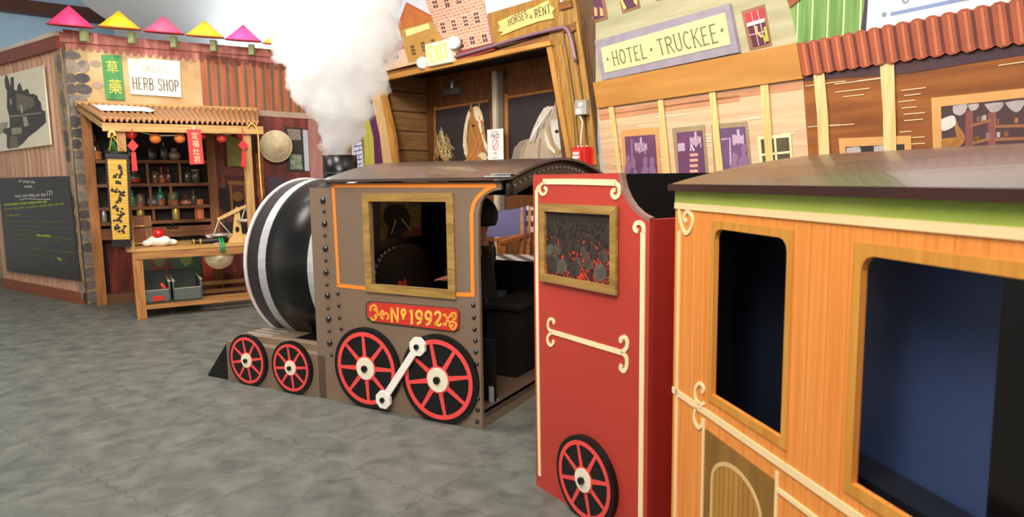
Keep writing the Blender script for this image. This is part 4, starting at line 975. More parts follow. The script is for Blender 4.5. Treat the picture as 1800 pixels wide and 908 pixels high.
# left of the doorway: purple post and yellow-green strip
left_m = muralobj('painted_doorframe_mural', DW.at(OPa0 - .4, 0, .01), 'yellow-green and purple painted boards left of the barn doorway', 'mural')
pp(DW, [(560, 150), (628, 160), (652, 240), (660, 420), (560, 420)], .004, plain('#8c6c50', .7, var=.2), 'painted_wall', left_m)
pp(DW, [(625, 165), (642, 160), (657, 240), (667, 420), (645, 420), (640, 250)], .007, streak('#a9a83c', '#cfc864', 'v', .6), 'painted_yellow_board', left_m)
pp(DW, [(640, 172), (652, 166), (670, 240), (681, 420), (666, 420), (656, 240)], .009, streak('#4a1f45', '#6f3560', 'v', .6), 'painted_purple_post', left_m)
lat = MB(); 
lp = pp(DW, [(618, 240), (634, 236), (640, 300), (640, 420), (622, 420)], .008, plain('#dfe0ea', .6), 'painted_lattice', left_m)
mb = MB()
for k in range(9):
    y = 250 + k * 8
    mb.pstroke(DW, [(622, y), (636, y - 3)], .01, .0102, .001); 
    mb.pstroke(DW, [(625 + (k % 2) * 6, y), (626 + (k % 2) * 6, y + 8)], .01, .0102, .001)
mb.build('lattice_lines', plain('#3a3f9a', .6), lp)

# ================================================================== HOTEL MURAL
ho = muralobj('hotel_mural', HW.at(HW.loc(1230, 300)[0], 0, .01), 'painted storybook hotel front with cream siding, leaning posts and purple windows', 'mural')
m_sid = streak('#a09a76', '#bcb592', 'u', .7, 14, 1.5, h3='#aea783', bump=.02); m_sid2 = streak('#cfa07c', '#e2c49a', 'u', .7, 26, 1.5, h3='#dcb48e', bump=.02)
pp(HW, [(985, -160), (1376, -160), (1386, 0), (1404, 80), (1043, 150), (1008, 0)], .002, m_sid, 'painted_siding', ho)
pp(HW, [(1049, 188), (1411, 136), (1422, 290), (1436, 620), (1095, 620), (1060, 290)], .002, m_sid2, 'painted_siding', ho)
for a_, b_ in (((1052, 200), (1410, 150)), ((1054, 207), (1300, 172))):
    mb = MB(); mb.pstroke(HW, [a_, b_], .035, .005, .001); mb.build('painted_shadow_line', plain('#c98c62', .7, var=.1), ho)
random.seed(11)
for k in range(22):
    x = random.uniform(1060, 1380); y = random.uniform(200, 290) ; l_ = random.uniform(20, 70); 
    mb = MB(); mb.pstroke(HW, [(x, y), (x + l_, y - l_ * (.125 - (y - 190) * .0011))], .006, .006, .001); mb.build('painted_board_line', plain('#f6e2c4', .7, var=.0), ho)
fa = pp(HW, [(1042, 145), (1400, 75), (1410, 138), (1049, 190)], .006, streak('#b07530', '#c68d44', 'u', .6, 14, 1.5, bump=.02), 'painted_fascia', ho, .02)
sgn = empty('hotel_sign', HW.at(HW.loc(1172, 100)[0], HW.loc(1172, 120)[1], .01), 'long cream hotel sign in a lavender frame above the tan fascia', 'sign')
pp(HW, [(1045, 72), (1281, 6), (1298, 92), (1059, 141)], .004, plain('#978c98', .6, var=.12, scale=10), 'sign_frame', sgn, .025)
pp(HW, [(1056, 84), (1274, 22), (1284, 78), (1063, 128)], .0295, plain('#e3d694', .6, var=.07, scale=6), 'sign_panel', sgn, .003)
mb = MB()
letters(mb, HW, 'HOTEL', [(1074, 91), (1133, 77), (1138, 102), (1079, 115)], .1, .033, serif=True); letters(mb, HW, 'TRUCKEE', [(1152, 70), (1257, 41), (1264, 74), (1159, 97)], .085, .033, serif=True)
for c_ in ((1068, 104), (1144.5, 87), (1269, 53)): mb.disc(HW, HW.loc(c_[0], c_[1], .034), .011, .033, .0015, 10)
mb.build('sign_lettering', plain('#6f6c48', .6, var=.1), sgn)
m_fr = plain('#8f6248', .6, var=.15); m_pur = plain('#57314a', .6, var=.2, scale=8); m_skin = plain('#e8a86c', .6)
def pwin(P, fr, inn, fm, im, par, off=.005, name='painted_window'):
    f = pp(P, fr, off, fm, name, par); pp(P, inn, off + .0025, im, 'painted_glass', f); return f
f = pwin(HW, [(1024, -20), (1058, -30), (1069, 33), (1041, 42)], [(1030, -14), (1053, -20), (1062, 29), (1044, 35)], m_fr, m_pur, ho)
for q in ([(1031, 14), (1038, 22), (1044, 36), (1039, 27)], [(1044, 12), (1049, 14), (1050, 28), (1045, 28)], [(1054, 12), (1059, 16), (1061, 28), (1055, 28)]): pp(HW, q, .010, m_skin, 'painted_hand', f)
f = pwin(HW, [(1084, -25), (1116, -33), (1126, 13), (1094, 24)], [(1090, -18), (1112, -24), (1120, 10), (1099, 17)], m_fr, m_pur, ho)
for q in ([(1089, -4), (1094, 0), (1101, 14), (1097, 18)], [(1114, -8), (1119, -4), (1120, 10), (1114, 4)]): pp(HW, q, .010, plain('#dfc25a', .6), 'painted_curtain', f)
pwin(HW, [(1150, -30), (1180, -38), (1184, -6), (1154, 2)], [(1155, -24), (1176, -30), (1179, -9), (1158, -4)], m_fr, m_pur, ho)
f = pwin(HW, [(1303, 20), (1344, 7), (1357, 80), (1318, 89)], [(1309, 25), (1340, 14), (1351, 76), (1324, 83)], m_fr, plain('#5a1f2e', .6, var=.1), ho)
pp(HW, [(1309, 25), (1340, 14), (1344, 33), (1313, 43)], .010, plain('#c4303a', .6, var=.15), 'painted_blind', f)
mb = MB(); mb.pstroke(HW, [(1313, 44), (1344, 35)], .02, .0115, .001); mb.build('painted_sash', plain('#e8d8d8', .6), f)
for q in ([(1320, 22), (1334, 80)], [(1331, 18), (1345, 77)], [(1317, 62), (1348, 54)]): mb = MB(); mb.pstroke(HW, q, .004, .0115, .001); mb.build('painted_muntin', plain('#d9c4cc', .6), f)
pp(HW, [(1342, 48), (1347, 46), (1352, 72), (1344, 74), (1340, 64), (1345, 62)], .013, plain('#a8a23a', .6), 'painted_sleeve', f)
pp(HW, [(1327, 46), (1331, 45), (1332, 55), (1341, 63), (1338, 67), (1329, 58)], .0135, m_skin, 'painted_hand', f)
m_yp = streak('#cfae62', '#ecd492', 'v', .6, 50, 2)
for q in ([(1069, 187), (1078, 186), (1093, 306), (1108, 470), (1100, 470), (1086, 306)], [(1156, 175), (1165, 174), (1178, 306), (1190, 470), (1180, 470), (1168, 306)], [(1246, 162), (1257, 161), (1271, 300), (1285, 470), (1272, 470), (1259, 300)], [(1336, 149), (1350, 147), (1359, 284), (1368, 470), (1354, 470), (1346, 284)]):
    pp(HW, q, .016, m_yp, 'painted_post', ho)
m_ot = plain('#d7995a', .6, var=.08); m_gt = plain('#a08a68', .6, var=.15); m_p2 = plain('#6b3f60', .6, var=.2, scale=6); m_lav = plain('#c3a6bd', .6, var=.1); m_p3 = plain('#8a6688', .6, var=.1)
f1 = pwin(HW, [(1091, 229), (1156, 223), (1163, 320), (1098, 320)], [(1098, 240), (1151, 236), (1157, 320), (1103, 320)], m_ot, m_p2, ho, .008)
f2 = pwin(HW, [(1181, 225), (1238, 219), (1246, 320), (1190, 320)], [(1189, 233), (1234, 229), (1241, 320), (1194, 320)], m_gt, m_p2, ho, .008)
f3 = pwin(HW, [(1250, 218), (1313, 213), (1323, 320), (1256, 320)], [(1263, 226), (1309, 222), (1318, 320), (1268, 320)], m_gt, plain('#6a4a6e', .6, var=.2), ho, .008)
f4 = pwin(HW, [(1331, 240), (1390, 235), (1394, 300), (1337, 300)], [(1337, 245), (1386, 241), (1390, 300), (1342, 300)], plain('#efe2a8', .6), plain('#574a34', .6, var=.3, scale=6), ho, .008)
for q in ([(1362, 243), (1366, 300)], [(1339, 272), (1388, 267)]): mb = MB(); mb.pstroke(HW, q, .012, .0135, .001); mb.build('painted_muntin', plain('#efe2a8', .6), f4)
pp(HW, [(1343, 246), (1352, 262), (1354, 285), (1346, 285)], .0125, plain('#8d3f30', .6), 'painted_curtain', f4)
def chand(f, cx, cy, s=1.0):
    mb = MB(); random.seed(int(cx))
    for k in range(9):
        x = cx + (k - 4) * 2.5 * s; mb.pstroke(HW, [(x, cy + random.uniform(3, 8) * s), (x + 1, cy + random.uniform(16, 26) * s)], .008, .0125, .001)
    mb.pstroke(HW, catmull([(cx - 10 * s, cy + 6 * s), (cx - 5 * s, cy + 17 * s), (cx + 1, cy + 20 * s), (cx + 8 * s, cy + 15 * s), (cx + 10 * s, cy + 5 * s)], 3), .008, .013, .001)
    mb.pstroke(HW, [(cx, cy - 5 * s), (cx + 1, cy + 9 * s)], .018, .0132, .001)
    mb.build('painted_chandelier', m_lav, f)
chand(f1, 1126, 246); chand(f2, 1222, 236, .9); chand(f3, 1297, 232, .9)
def bust(f, cx, cy, s, mat=m_p3):
    mb = MB(); c = HW.loc(cx, cy, .013); k = s * .0042
    mb.disc(HW, c, 1.5 * k * 1.6, .0125, .001, 12, 1.2 * k * 1.6); mb.poly(HW, [(c[0] - 3.4 * k, c[1] - 12 * k), (c[0] - 3 * k, c[1] - 5 * k), (c[0] - 1 * k, c[1] - 2 * k), (c[0] + 1.2 * k, c[1] - 2 * k), (c[0] + 3.2 * k, c[1] - 5 * k), (c[0] + 3.8 * k, c[1] - 12 * k)], .0122, .001)
    mb.build('painted_figure', mat, f)
bust(f1, 1134, 283, 3); bust(f1, 1146, 283, 3); bust(f1, 1113, 286, 3.4); bust(f1, 1104, 279, 2.6); bust(f3, 1291, 278, 3.2); bust(f3, 1308, 262, 2.8)
for k in range(6): pp(HW, [(1212, 270 + k * 9.5), (1226, 269 + k * 9.5), (1227, 274 + k * 9.5), (1213, 275 + k * 9.5)], .0125, plain('#d3a08a', .6, var=.1), 'painted_stair_tread', f2)
mb = MB(); mb.pstroke(HW, [(1214, 265), (1214, 252), (1220, 265)], .012, .0125, .001); mb.build('painted_newel', plain('#e6d6dd', .6), f2)
pp(HW, [(1191, 252), (1203, 251), (1204, 265), (1192, 266)], .0125, m_lav, 'painted_frame', f2)
mb = MB(); mb.pstroke(HW, [(1268, 245), (1283, 243), (1284, 290)], .01, .0125, .001); mb.build('painted_doorway', m_lav, f3)
mb = MB(); mb.pstroke(HW, [(1110, 244), (1113, 320)], .02, .0122, .001); mb.build('painted_curtain_edge', m_p3, f1)

# ================================================================== STORE MURAL
st = muralobj('store_mural', HW.at(HW.loc(1640, 300)[0], 0, .01), 'painted brown plank store with terracotta corrugated awning and green wall above', 'mural')
pp(HW, [(1411, 128), (1830, 60), (2050, 30), (2050, 620), (1436, 620), (1422, 290)], .0025, streak('#7a431a', '#a5642a', 'u', .65, 14, 1.5, h3='#8f5220', bump=.02), 'painted_planking', st)
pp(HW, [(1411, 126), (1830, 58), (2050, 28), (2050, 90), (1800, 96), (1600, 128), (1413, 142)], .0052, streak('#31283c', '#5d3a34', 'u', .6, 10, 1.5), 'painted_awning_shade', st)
for k in range(17):
    random.seed(k + 40); x = random.choice([1412, 1462, 1500, 1580, 1600, 1640, 1700, 1745]) + random.uniform(-3, 20); y = 115 + (k * 53) % 148; l_ = random.uniform(25, 85)
    if x + l_ > 1630 and y > 158: x = random.uniform(1578, 1590); l_ = random.uniform(20, 45)
    if y < 150 - (x - 1411) * .15: y += 25
    mb = MB(); mb.pstroke(HW, [(x, y), (x + l_, y - l_ * (.175 - (y - 80) * .0007))], .0045, .007, .001); mb.build('painted_board_line', plain('#e6c79a', .7, var=0), st)
pp(HW, [(1376, -160), (1530, -160), (1520, 30), (1514, 60), (1403, 80), (1386, 0)], .004, boards('#55803a', '#82a85a', '#cfd4a4', .085, 'v', .6, gapw=.09), 'painted_green_wall', st)
pp(HW, [(1381, -8), (1398, -14), (1412, -6), (1388, 14)], .012, plain('#8a4a2a', .6), 'painted_eave', st)
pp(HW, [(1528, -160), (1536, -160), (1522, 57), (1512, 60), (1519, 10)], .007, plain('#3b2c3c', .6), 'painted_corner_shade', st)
ww = pp(HW, [(1532, -160), (2050, -200), (2050, -20), (1760, 10), (1515, 56), (1520, 10)], .006, plain('#f1ebe2', .6, var=.02), 'painted_white_sign', st)
mb = MB(); mb.pstroke(HW, [(1565, 25), (1690, -1), (1760, -14)], .016, .0085, .001); mb.build('painted_underline', plain('#7d8fb8', .6), ww)
mb = MB(); mb.disc(HW, HW.loc(1556, 26), .012, .0085, .001, 10); mb.pstroke(HW, catmull([(1586, -6), (1588, 3), (1592, 5), (1597, 0)], 4), .010, .0085, .001); mb.build('painted_lettering', plain('#8b93a6', .6), ww)
# corrugated awning: ridges are painted one by one with scalloped ends
aw = MB(); x = 1402.0
def T(x): return 79 - (x - 1402) * .2 
def Bm(x): return 131 - (x - 1411) * .153
edges = [1402]; wdt = 18
while edges[-1] < 1900: edges.append(edges[-1] + wdt); wdt += .95
mt = [plain('#a24b2b', .6, var=.15), plain('#bd6c44', .6, var=.1), plain('#5d2517', .6, var=.2)]
for i in range(len(edges) - 1):
    e0, e1 = edges[i], edges[i + 1]; w_ = e1 - e0; b0, b1 = e0 + 9, e1 + 9
    pl = [(e0, T(e0)), (e0 + w_ * .25, T(e0) - w_ * .22), (e0 + w_ * .6, T(e0) - w_ * .3), (e1, T(e1)), (b1, Bm(b1)), (b0 + w_ * .7, Bm(b1) + w_ * .2), (b0 + w_ * .3, Bm(b0) + w_ * .15), (b0, Bm(b0))]
    r_ = MB(); r_.pix(HW, pl, .018, .006); rr_ = r_.build('painted_ridge', mt[0], st)
    r_ = MB(); r_.pix(HW, [(e0 + w_ * .42, T(e0) - w_ * .1), (e0 + w_ * .6, T(e0) - w_ * .1), (b0 + w_ * .62, Bm(b0)), (b0 + w_ * .4, Bm(b0))], .0245, .001); r_.build('painted_highlight', mt[1], rr_)
    r_ = MB(); r_.pix(HW, [(e0 + w_ * .82, T(e1) + 1), (e1 + 1, T(e1) + 1), (b1 + 1, Bm(b1) - 1), (b0 + w_ * .82, Bm(b1) - 1)], .0245, .001); r_.build('painted_groove', mt[2], rr_)
m_tp = streak('#cdb070', '#ead59a', 'v', .6, 40, 2)
for q in ([(1429, 124), (1448, 121), (1455, 200), (1459, 300), (1470, 560), (1452, 560), (1440, 300), (1436, 200)], [(1546, 107), (1571, 102), (1574, 200), (1576, 300), (1584, 560), (1560, 560), (1553, 300), (1552, 200)]):
    pp(HW, q, .012, m_tp, 'painted_post', st)
m_of = plain('#d9a05c', .6, var=.08)
f5 = pwin(HW, [(1637, 172), (1830, 152), (2000, 138), (2000, 320), (1642, 320)], [(1654, 187), (1830, 168), (1985, 154), (1985, 320), (1657, 320)], m_of, plain('#4a3034', .6, var=.25, scale=4), st, .008)
m_gy = plain('#b3a6a4', .6, var=.2, scale=20)
def blob(P, f, pts, mat, name, off=.0125): return pp(P, catmull(pts + [pts[0]], 4)[:-1], off, mat, name, f)
blob(HW, f5, [(1675, 186), (1699, 183), (1697, 196), (1688, 203), (1676, 198)], m_gy, 'painted_pot'); blob(HW, f5, [(1701, 184), (1720, 182), (1717, 192), (1706, 194)], m_gy, 'painted_pot')
blob(HW, f5, [(1730, 183), (1763, 180), (1757, 194), (1742, 197)], m_gy, 'painted_pot'); blob(HW, f5, [(1766, 180), (1800, 176), (1795, 192), (1785, 197), (1774, 190)], m_gy, 'painted_pot')
blob(HW, f5, [(1655, 209), (1676, 203), (1679, 220), (1656, 230)], plain('#d9d2c6', .6), 'painted_cloth')
blob(HW, f5, [(1655, 244), (1690, 240), (1697, 244), (1685, 258), (1657, 260)], plain('#a8702e', .6, var=.3, scale=40), 'painted_basket')
mb = MB(); mb.pstroke(HW, catmull([(1680, 215), (1683, 232), (1685, 242)], 4), .014, .0125, .001); mb.pstroke(HW, catmull([(1681, 222), (1690, 234), (1694, 243)], 4), .014, .0126, .001); mb.build('painted_basket_handle', plain('#a8702e', .6), f5)
for q in ([(1704, 194), (1703, 270)], [(1744, 197), (1743, 270)]): mb = MB(); mb.pstroke(HW, q, .028, .0118, .001); mb.build('painted_shelf_post', plain('#8a4a44', .6), f5)
for q in ([(1706, 221), (1742, 211)], [(1708, 252), (1742, 243)], [(1748, 222), (1830, 220)], [(1748, 245), (1830, 242)]): mb = MB(); mb.pstroke(HW, q, .012, .012, .001); mb.build('painted_shelf', plain('#9a6040', .6), f5)
random.seed(8)
for k in range(16):
    x, y = random.choice([(1712, 216), (1722, 213), (1732, 211), (1752, 218), (1764, 218), (1775, 217), (1786, 216), (1715, 248), (1725, 245), (1735, 242), (1755, 241), (1770, 240), (1785, 240)])
    x += random.uniform(-2, 2); mb = MB(); mb.pix(HW, [(x - 3, y - 9), (x + 3, y - 9), (x + 3, y), (x - 3, y)], .0125, .001); mb.build('painted_jar', random.choice([m_gy, plain('#a8702e', .6), plain('#8d6f7e', .6)]), f5)
f6 = pwin(HW, [(1474, 243), (1601, 238), (1605, 320), (1480, 320)], [(1486, 258), (1589, 253), (1592, 320), (1490, 320)], m_of, plain('#33261d', .6), st, .008)
for q in ([(1488, 260), (1510, 258), (1511, 270), (1490, 272)], [(1536, 257), (1552, 256), (1553, 268), (1538, 270)]): blob(HW, f6, q, m_gy, 'painted_pot')
# ================================================================== HERB SHOP BUILDING
sa0 = SF.loc(150, 533)[0]; sa1 = SF.loc(600, 400)[0]; sz = SF.loc(107, 72)[1]
shop = empty('herb_shop_building', SF.at((sa0 + sa1) / 2, 0, -.3), 'corner playhouse painted as a tan plaster and stone herb shop', 'playhouse')
m_plas = patches(['#b08a58', '#c2a070', '#cdb184', '#b89564'], 2.2, 'plaster_paint', .75)
mb = MB(); mb.fbox(SF, sa0, sa1, 0, sz, -.06, 0); fr = mb.build('front_wall', m_plas, shop, SF.ang)
sb = SL.loc(12, 505)[0]; sb0 = SL.loc(150, 533)[0]; sbl = sb - .35
mb = MB(); mb.fbox(SL, sb, sb0, 0, sz + .0, -.06, 0); sw = mb.build('side_wall', plain('#b88a72', .7), shop, SL.ang)
mb = MB(); mb.fbox(SL, sbl - 3, sb, 0, .9, -.3, -.06)
wl = MB(); wl.fbox(SL, sb - 2.5, sb - .02, 0, 1.2, -.5, -.25)
wl.build('stone_wall', patches(['#6e6455', '#a39a84', '#8b826c', '#c2b99d'], 7, 'stone_paint'), label='low painted stone wall at the far left past the chalkboard', cat='wall')
# corrugated cladding on the side wall (real ridges)
mb = MB(); n = int((sb0 - sb) / .02); V = []; zt = SL.loc(100, 88)[1]; zb = .1
for i in range(n + 1):
    a = sb + (sb0 - .04 - sb) * i / n; d = .012 + .010 * math.sin(a / .105 * 2 * PI)
    V += [SL.at(a, zb, d), SL.at(a, zt, d)]
mb.add(V, [(2 * i, 2 * i + 1, 2 * i + 3, 2 * i + 2) for i in range(n)], True)
mb.build('corrugated_cladding', streak('#b07f66', '#d6b094', 'v', .6, 12, 1.2, h3='#c79c80'), sw, SL.ang)
mb = MB(); mb.fbox(SL, sb - .05, sb0 + .02, zt - .01, sz + .04, -.02, .05); mb.build('fascia_board', streak('#6e2f1c', '#8c4128', 'u', .5), sw, SL.ang)
mb = MB(); mb.fbox(SL, sb - .05, sb0 + .02, sz + .04, sz + .08, -.3, .04); mb.build('roof_edge', plain('#cfc4b4', .7), sw)
mb = MB(); mb.fbox(SL, sb - .02, sb0 + .01, 0, .105, .0, .035); mb.build('skirting_board', streak('#7c3b1e', '#96502c', 'u', .5), sw, SL.ang)
# corner moulding (thin clear strips)
mb = MB(); mb.tube([SF.at(sa0 + .005, 0.0, .008), SF.at(sa0 + .005, sz, .008)], .014, 8); mb.build('corner_guard', plain('#7d7064', .25, .2), shop)
# painted stones up the corner
m_st = [plain(c, .75, var=.3, scale=18) for c in ('#55504e', '#6b6461', '#7c736c', '#4a4648', '#8b8075')]
m_mort = patches(['#8a7558', '#a98d63', '#6d5a45'], 8, 'mortar_paint')
mb = MB(); mb.pix(SF, [(110, 80), (128, 82), (146, 180), (160, 300), (180, 440), (195, 532), (150, 532), (130, 300)], .001, .002); stc = mb.build('painted_mortar', m_mort, fr)
random.seed(21); y = 90
row = 0
while y < 525:
    f_ = (y - 75) / 458; xl = 107 + 45 * f_; h = random.uniform(13, 21) * (1 + .25 * f_)
    wtot = 34 if y < 190 else (30 if y < 300 else 36)
    x = xl + 4; 
    while x < xl + wtot - 6:
        w_ = random.uniform(14, 32)
        mb = MB(); mb.disc(SF, SF.loc(x + w_ / 2, y + h / 2), h * .0026, .003, .002 + .001 * random.random(), 12, w_ * .0027, random.uniform(-.15, .15)); mb.build('painted_stone', random.choice(m_st), stc)
        x += w_ + 1
    y += h + 1.5
for x, y in [(140, 120), (150, 138), (168, 112), (172, 150), (150, 165)]:
    mb = MB(); mb.disc(SF, SF.loc(x, y), .03, .003, .002, 12, .045); mb.build('painted_stone', plain('#9c8c78', .75, var=.2), stc)
mb = MB(); mb.pix(SL, [(93, 86), (107, 84), (150, 515), (138, 512), (118, 300), (104, 200)], .024, .004); sl_m = mb.build('painted_mortar', m_mort, sw)
random.seed(22); y = 96
while y < 505:
    f_ = (y - 75) / 458; xl = 96 + 44 * f_; h = random.uniform(22, 34); w_ = 11
    mb = MB(); mb.disc(SL, SL.loc(xl + 6, y + h / 2, .03), h * .0026, .028, .003, 12, .045); mb.build('painted_stone', random.choice(m_st), sl_m); y += h + 2
# parapet painted as pink corrugated roofing with scalloped edge
mb = MB(); y0s = lambda x: 52 + (x - 105) * .135; y1s = lambda x: 80 + (x - 135) * .10
pts = [(110, y0s(110) - 2), (530, y0s(530) - 2)]
x = 530; sc_ = []
while x > 118:
    sc_ += [(x, y1s(x)), (x - 4, y1s(x) + 7), (x - 9, y1s(x) + 7)]; x -= 13
mb.pix(SF, pts + sc_, .004, .004); par = mb.build('painted_parapet', streak('#8c4a44', '#c98478', 'v', .65, 22, 2, h3='#ad665c'), fr, SF.ang)
mb = MB(); mb.fbox(SF, sa0 - .01, sa1, sz - .01, sz + .07, -.06, .03); par2 = mb.build('parapet_cap', streak('#8e5248', '#c47f70', 'v', .65, 22, 2), fr, SF.ang)
mb = MB(); mb.pstroke(SF, [(116, 58), (300, 78), (481, 95), (560, 103)], .012, .009, .01); mb.build('parapet_cable', plain('#3a2c28', .6), fr)
# rust red corrugated sheet painting on the right half
m_rust = boards('#8e4a30', '#bb6a44', '#5d5234', .085, 'v', .6, gapw=.3, fine=20, coarse=1.3, per=.1)
mb = MB(); pts = [(350, 93), (560, 122), (566, 200)]; x = 560
while x > 362: pts += [(x, 198 + (x - 360) * .055 + 2), (x - 8, 193 + (x - 360) * .055)]; x -= 15
mb.pix(SF, pts + [(357, 186)], .004, .004); rp = mb.build('painted_corrugated_sheet', m_rust, fr, SF.ang)
mb = MB(); mb.pix(SF, [(372, 188), (560, 200), (560, 210), (374, 198)], .009, .006); mb.build('painted_sheet_edge', plain('#a58c78', .7, var=.15), fr)
m_lowred = streak('#4c1f18', '#8a4034', 'v', .65, 14, 2, h3='#6b2c26')
mb = MB(); mb.pix(SF, [(372, 198), (600, 210), (600, 520), (385, 525)], .003, .003); lr = mb.build('painted_red_wall', m_lowred, fr, SF.ang)
q = lambda pts, off, mat, nm, par=lr, th=.002: pp(SF, pts, off, mat, nm, par, th)
q([(397, 236), (428, 236), (430, 292), (400, 292)], .0065, plain('#9a9a58', .7, var=.2, scale=14), 'painted_window')
q([(425, 234), (445, 234), (448, 300), (428, 300)], .0065, plain('#5d3a40', .7), 'painted_curtain')
q([(372, 234), (392, 234), (396, 330), (375, 330)], .0065, patches(['#4a2a22', '#9c4a3c', '#6e5848', '#3d4a44'], 20, 'shelf_clutter_paint'), 'painted_clutter')
q([(392, 294), (440, 296), (444, 310), (395, 308)], .009, plain('#82443c', .6), 'painted_sill'); q([(398, 310), (438, 312), (440, 340), (403, 338)], .008, plain('#5f2b26', .6), 'painted_drawer')
q([(385, 330), (440, 335), (445, 430), (395, 432)], .0065, plain('#2c1c18', .7, var=.2), 'painted_doorway')
q([(399, 317), (433, 319), (432, 326), (401, 324)], .011, plain('#a06a35', .6), 'painted_stool'); q([(403, 325), (407, 325), (411, 372), (406, 372)], .0105, plain('#9a6432', .6), 'painted_stool_leg'); q([(428, 327), (432, 327), (436, 372), (431, 372)], .0105, plain('#9a6432', .6), 'painted_stool_leg')
mb = MB(); mb.disc(SF, SF.loc(418, 345), .05, .009, .002, 16, .055); mb.build('painted_basket', plain('#8b5d2b', .7), lr)
for x, y in ((384, 372), (395, 378), (390, 388), (404, 384)): mb = MB(); mb.disc(SF, SF.loc(x, y), .035, .009, .002, 12); mb.build('painted_pot', plain('#6e4430', .7, var=.2), lr)
q([(500, 222), (532, 225), (536, 302), (505, 302)], .0065, plain('#2b2622', .7), 'painted_window_dark')
q([(505, 226), (528, 228), (529, 246), (507, 246)], .009, patches(['#403a34', '#8e8474', '#6a3a34'], 22, 'window_paint'), 'painted_reflection'); q([(509, 270), (530, 272), (532, 298), (511, 297)], .009, patches(['#33483f', '#7d8a74', '#a3a090'], 22, 'window_paint2'), 'painted_reflection')
q([(532, 228), (541, 229), (544, 300), (536, 300)], .009, plain('#b8bcc6', .7, var=.1), 'painted_shutter'); q([(541, 205), (580, 208), (580, 380), (548, 380)], .0075, streak('#8b584e', '#b98478', 'v', .7, 20, 2), 'painted_post')
q([(466, 310), (500, 312), (500, 345), (468, 345)], .009, plain('#4a3c46', .7), 'painted_barrel')
# side signs on front wall
gs = empty('green_sign', SF.hit(203, 176, .01), 'tall green sign with two yellow Chinese characters on tan wall', 'sign')
mb = MB(); mb.pix(SF, [(178, 96), (213, 97), (220, 176), (186, 174)], .002, .016); mb.build('board', streak('#2f7a3e', '#4f9a52', 'v', .6, 20, 3), gs)
m_ych = plain('#eac23c', .5, var=.05)
hanzi(SF, '草', [(186, 106), (207, 107), (209, 129), (188, 128)], m_ych, 'painted_character', gs, .018)
hanzi(SF, '藥', [(190, 139), (213, 140), (215, 165), (192, 164)], m_ych, 'painted_character', gs, .018)
hs = empty('herb_shop_sign', SF.hit(272, 170, .01), 'white herb shop sign with brown hand lettering on tan wall', 'sign')
mb = MB(); mb.pix(SF, [(224, 102), (316, 107), (319, 171), (230, 165)], .002, .02); mb.build('board', plain('#efe8da', .6, var=.03), hs)
mb = MB(); letters(mb, SF, 'FONG LEE', [(245, 113), (296, 116), (297, 128), (246, 125)], .1, .022, narrow=1); mb.build('small_lettering', plain('#b3ab90', .6), hs)
mb = MB(); letters(mb, SF, 'HERB SHOP', [(232, 135), (313, 141), (315, 161), (234, 157)], .1, .022); mb.build('sign_lettering', plain('#6f6040', .6), hs)
# framed-less train photograph
tp = empty('train_photograph', SL.hit(48, 262, .03), 'sepia print of a steam locomotive hung above the chalkboard', 'picture')
mb = MB(); mb.pix(SL, [(-30, 142), (75, 115), (89, 254), (-14, 268)], .03, .012); mb.build('print', plain('#e6dfc4', .5, var=.03), tp)
S = lambda pts, k, col, nm: pp(SL, pts, .042 + .0012 * k, plain(col, .5, var=.25, scale=25), nm, tp, .001)
def zz5(L): return [(x / 5.042, 100 + y / 5.042) for x, y in L]
S(zz5([(40, 210), (48, 165), (60, 160), (75, 200), (85, 240), (95, 262), (92, 180), (120, 178), (125, 290), (150, 300), (155, 250), (172, 228), (190, 260), (200, 300), (225, 290), (240, 280), (255, 300), (262, 330), (290, 325), (320, 340), (340, 380), (360, 400), (372, 470), (400, 480), (408, 580), (330, 650), (250, 710), (200, 770), (150, 800), (80, 815), (60, 800), (60, 690), (30, 670), (28, 640), (85, 625), (85, 540), (60, 440), (62, 300), (50, 280)]), 0, '#332d24', 'printed_engine')
S(zz5([(140, 320), (290, 360), (305, 430), (200, 490), (150, 470)]), 1, '#6a6250', 'printed_boiler'); S(zz5([(65, 330), (95, 320), (120, 350), (130, 420), (120, 500), (90, 505), (66, 440)]), 1, '#2e2920', 'printed_smokebox')
S(zz5([(85, 375), (100, 370), (105, 420), (88, 430)]), 2, '#a39a80', 'printed_number_plate'); S(zz5([(90, 520), (370, 490), (372, 500), (92, 535)]), 2, '#8d8570', 'printed_running_board')
S(zz5([(200, 530), (235, 528), (255, 605), (215, 620)]), 2, '#a59d86', 'printed_cylinder'); S(zz5([(100, 630), (190, 622), (195, 680), (105, 690)]), 2, '#9c937c', 'printed_buffer'); S(zz5([(178, 425), (195, 425), (205, 495), (188, 498)]), 2, '#b5ad96', 'printed_pipe')
S(zz5([(90, 700), (150, 700), (165, 800), (80, 812)]), 1, '#6a624e', 'printed_cowcatcher'); S(zz5([(290, 330), (330, 345), (350, 470), (325, 480), (318, 380)]), 1, '#1f1b15', 'printed_cab')
S(zz5([(0, 585), (75, 575), (60, 640), (0, 690)]), -.5, '#a19a84', 'printed_hillside')
for x, y in ((73.5, 118), (88, 253)): mb = MB(); mb.disc(SL, SL.loc(x, y, .05), .008, .042, .006, 8); mb.build('mounting_screw', plain('#c9c4b8', .4, .4), tp)
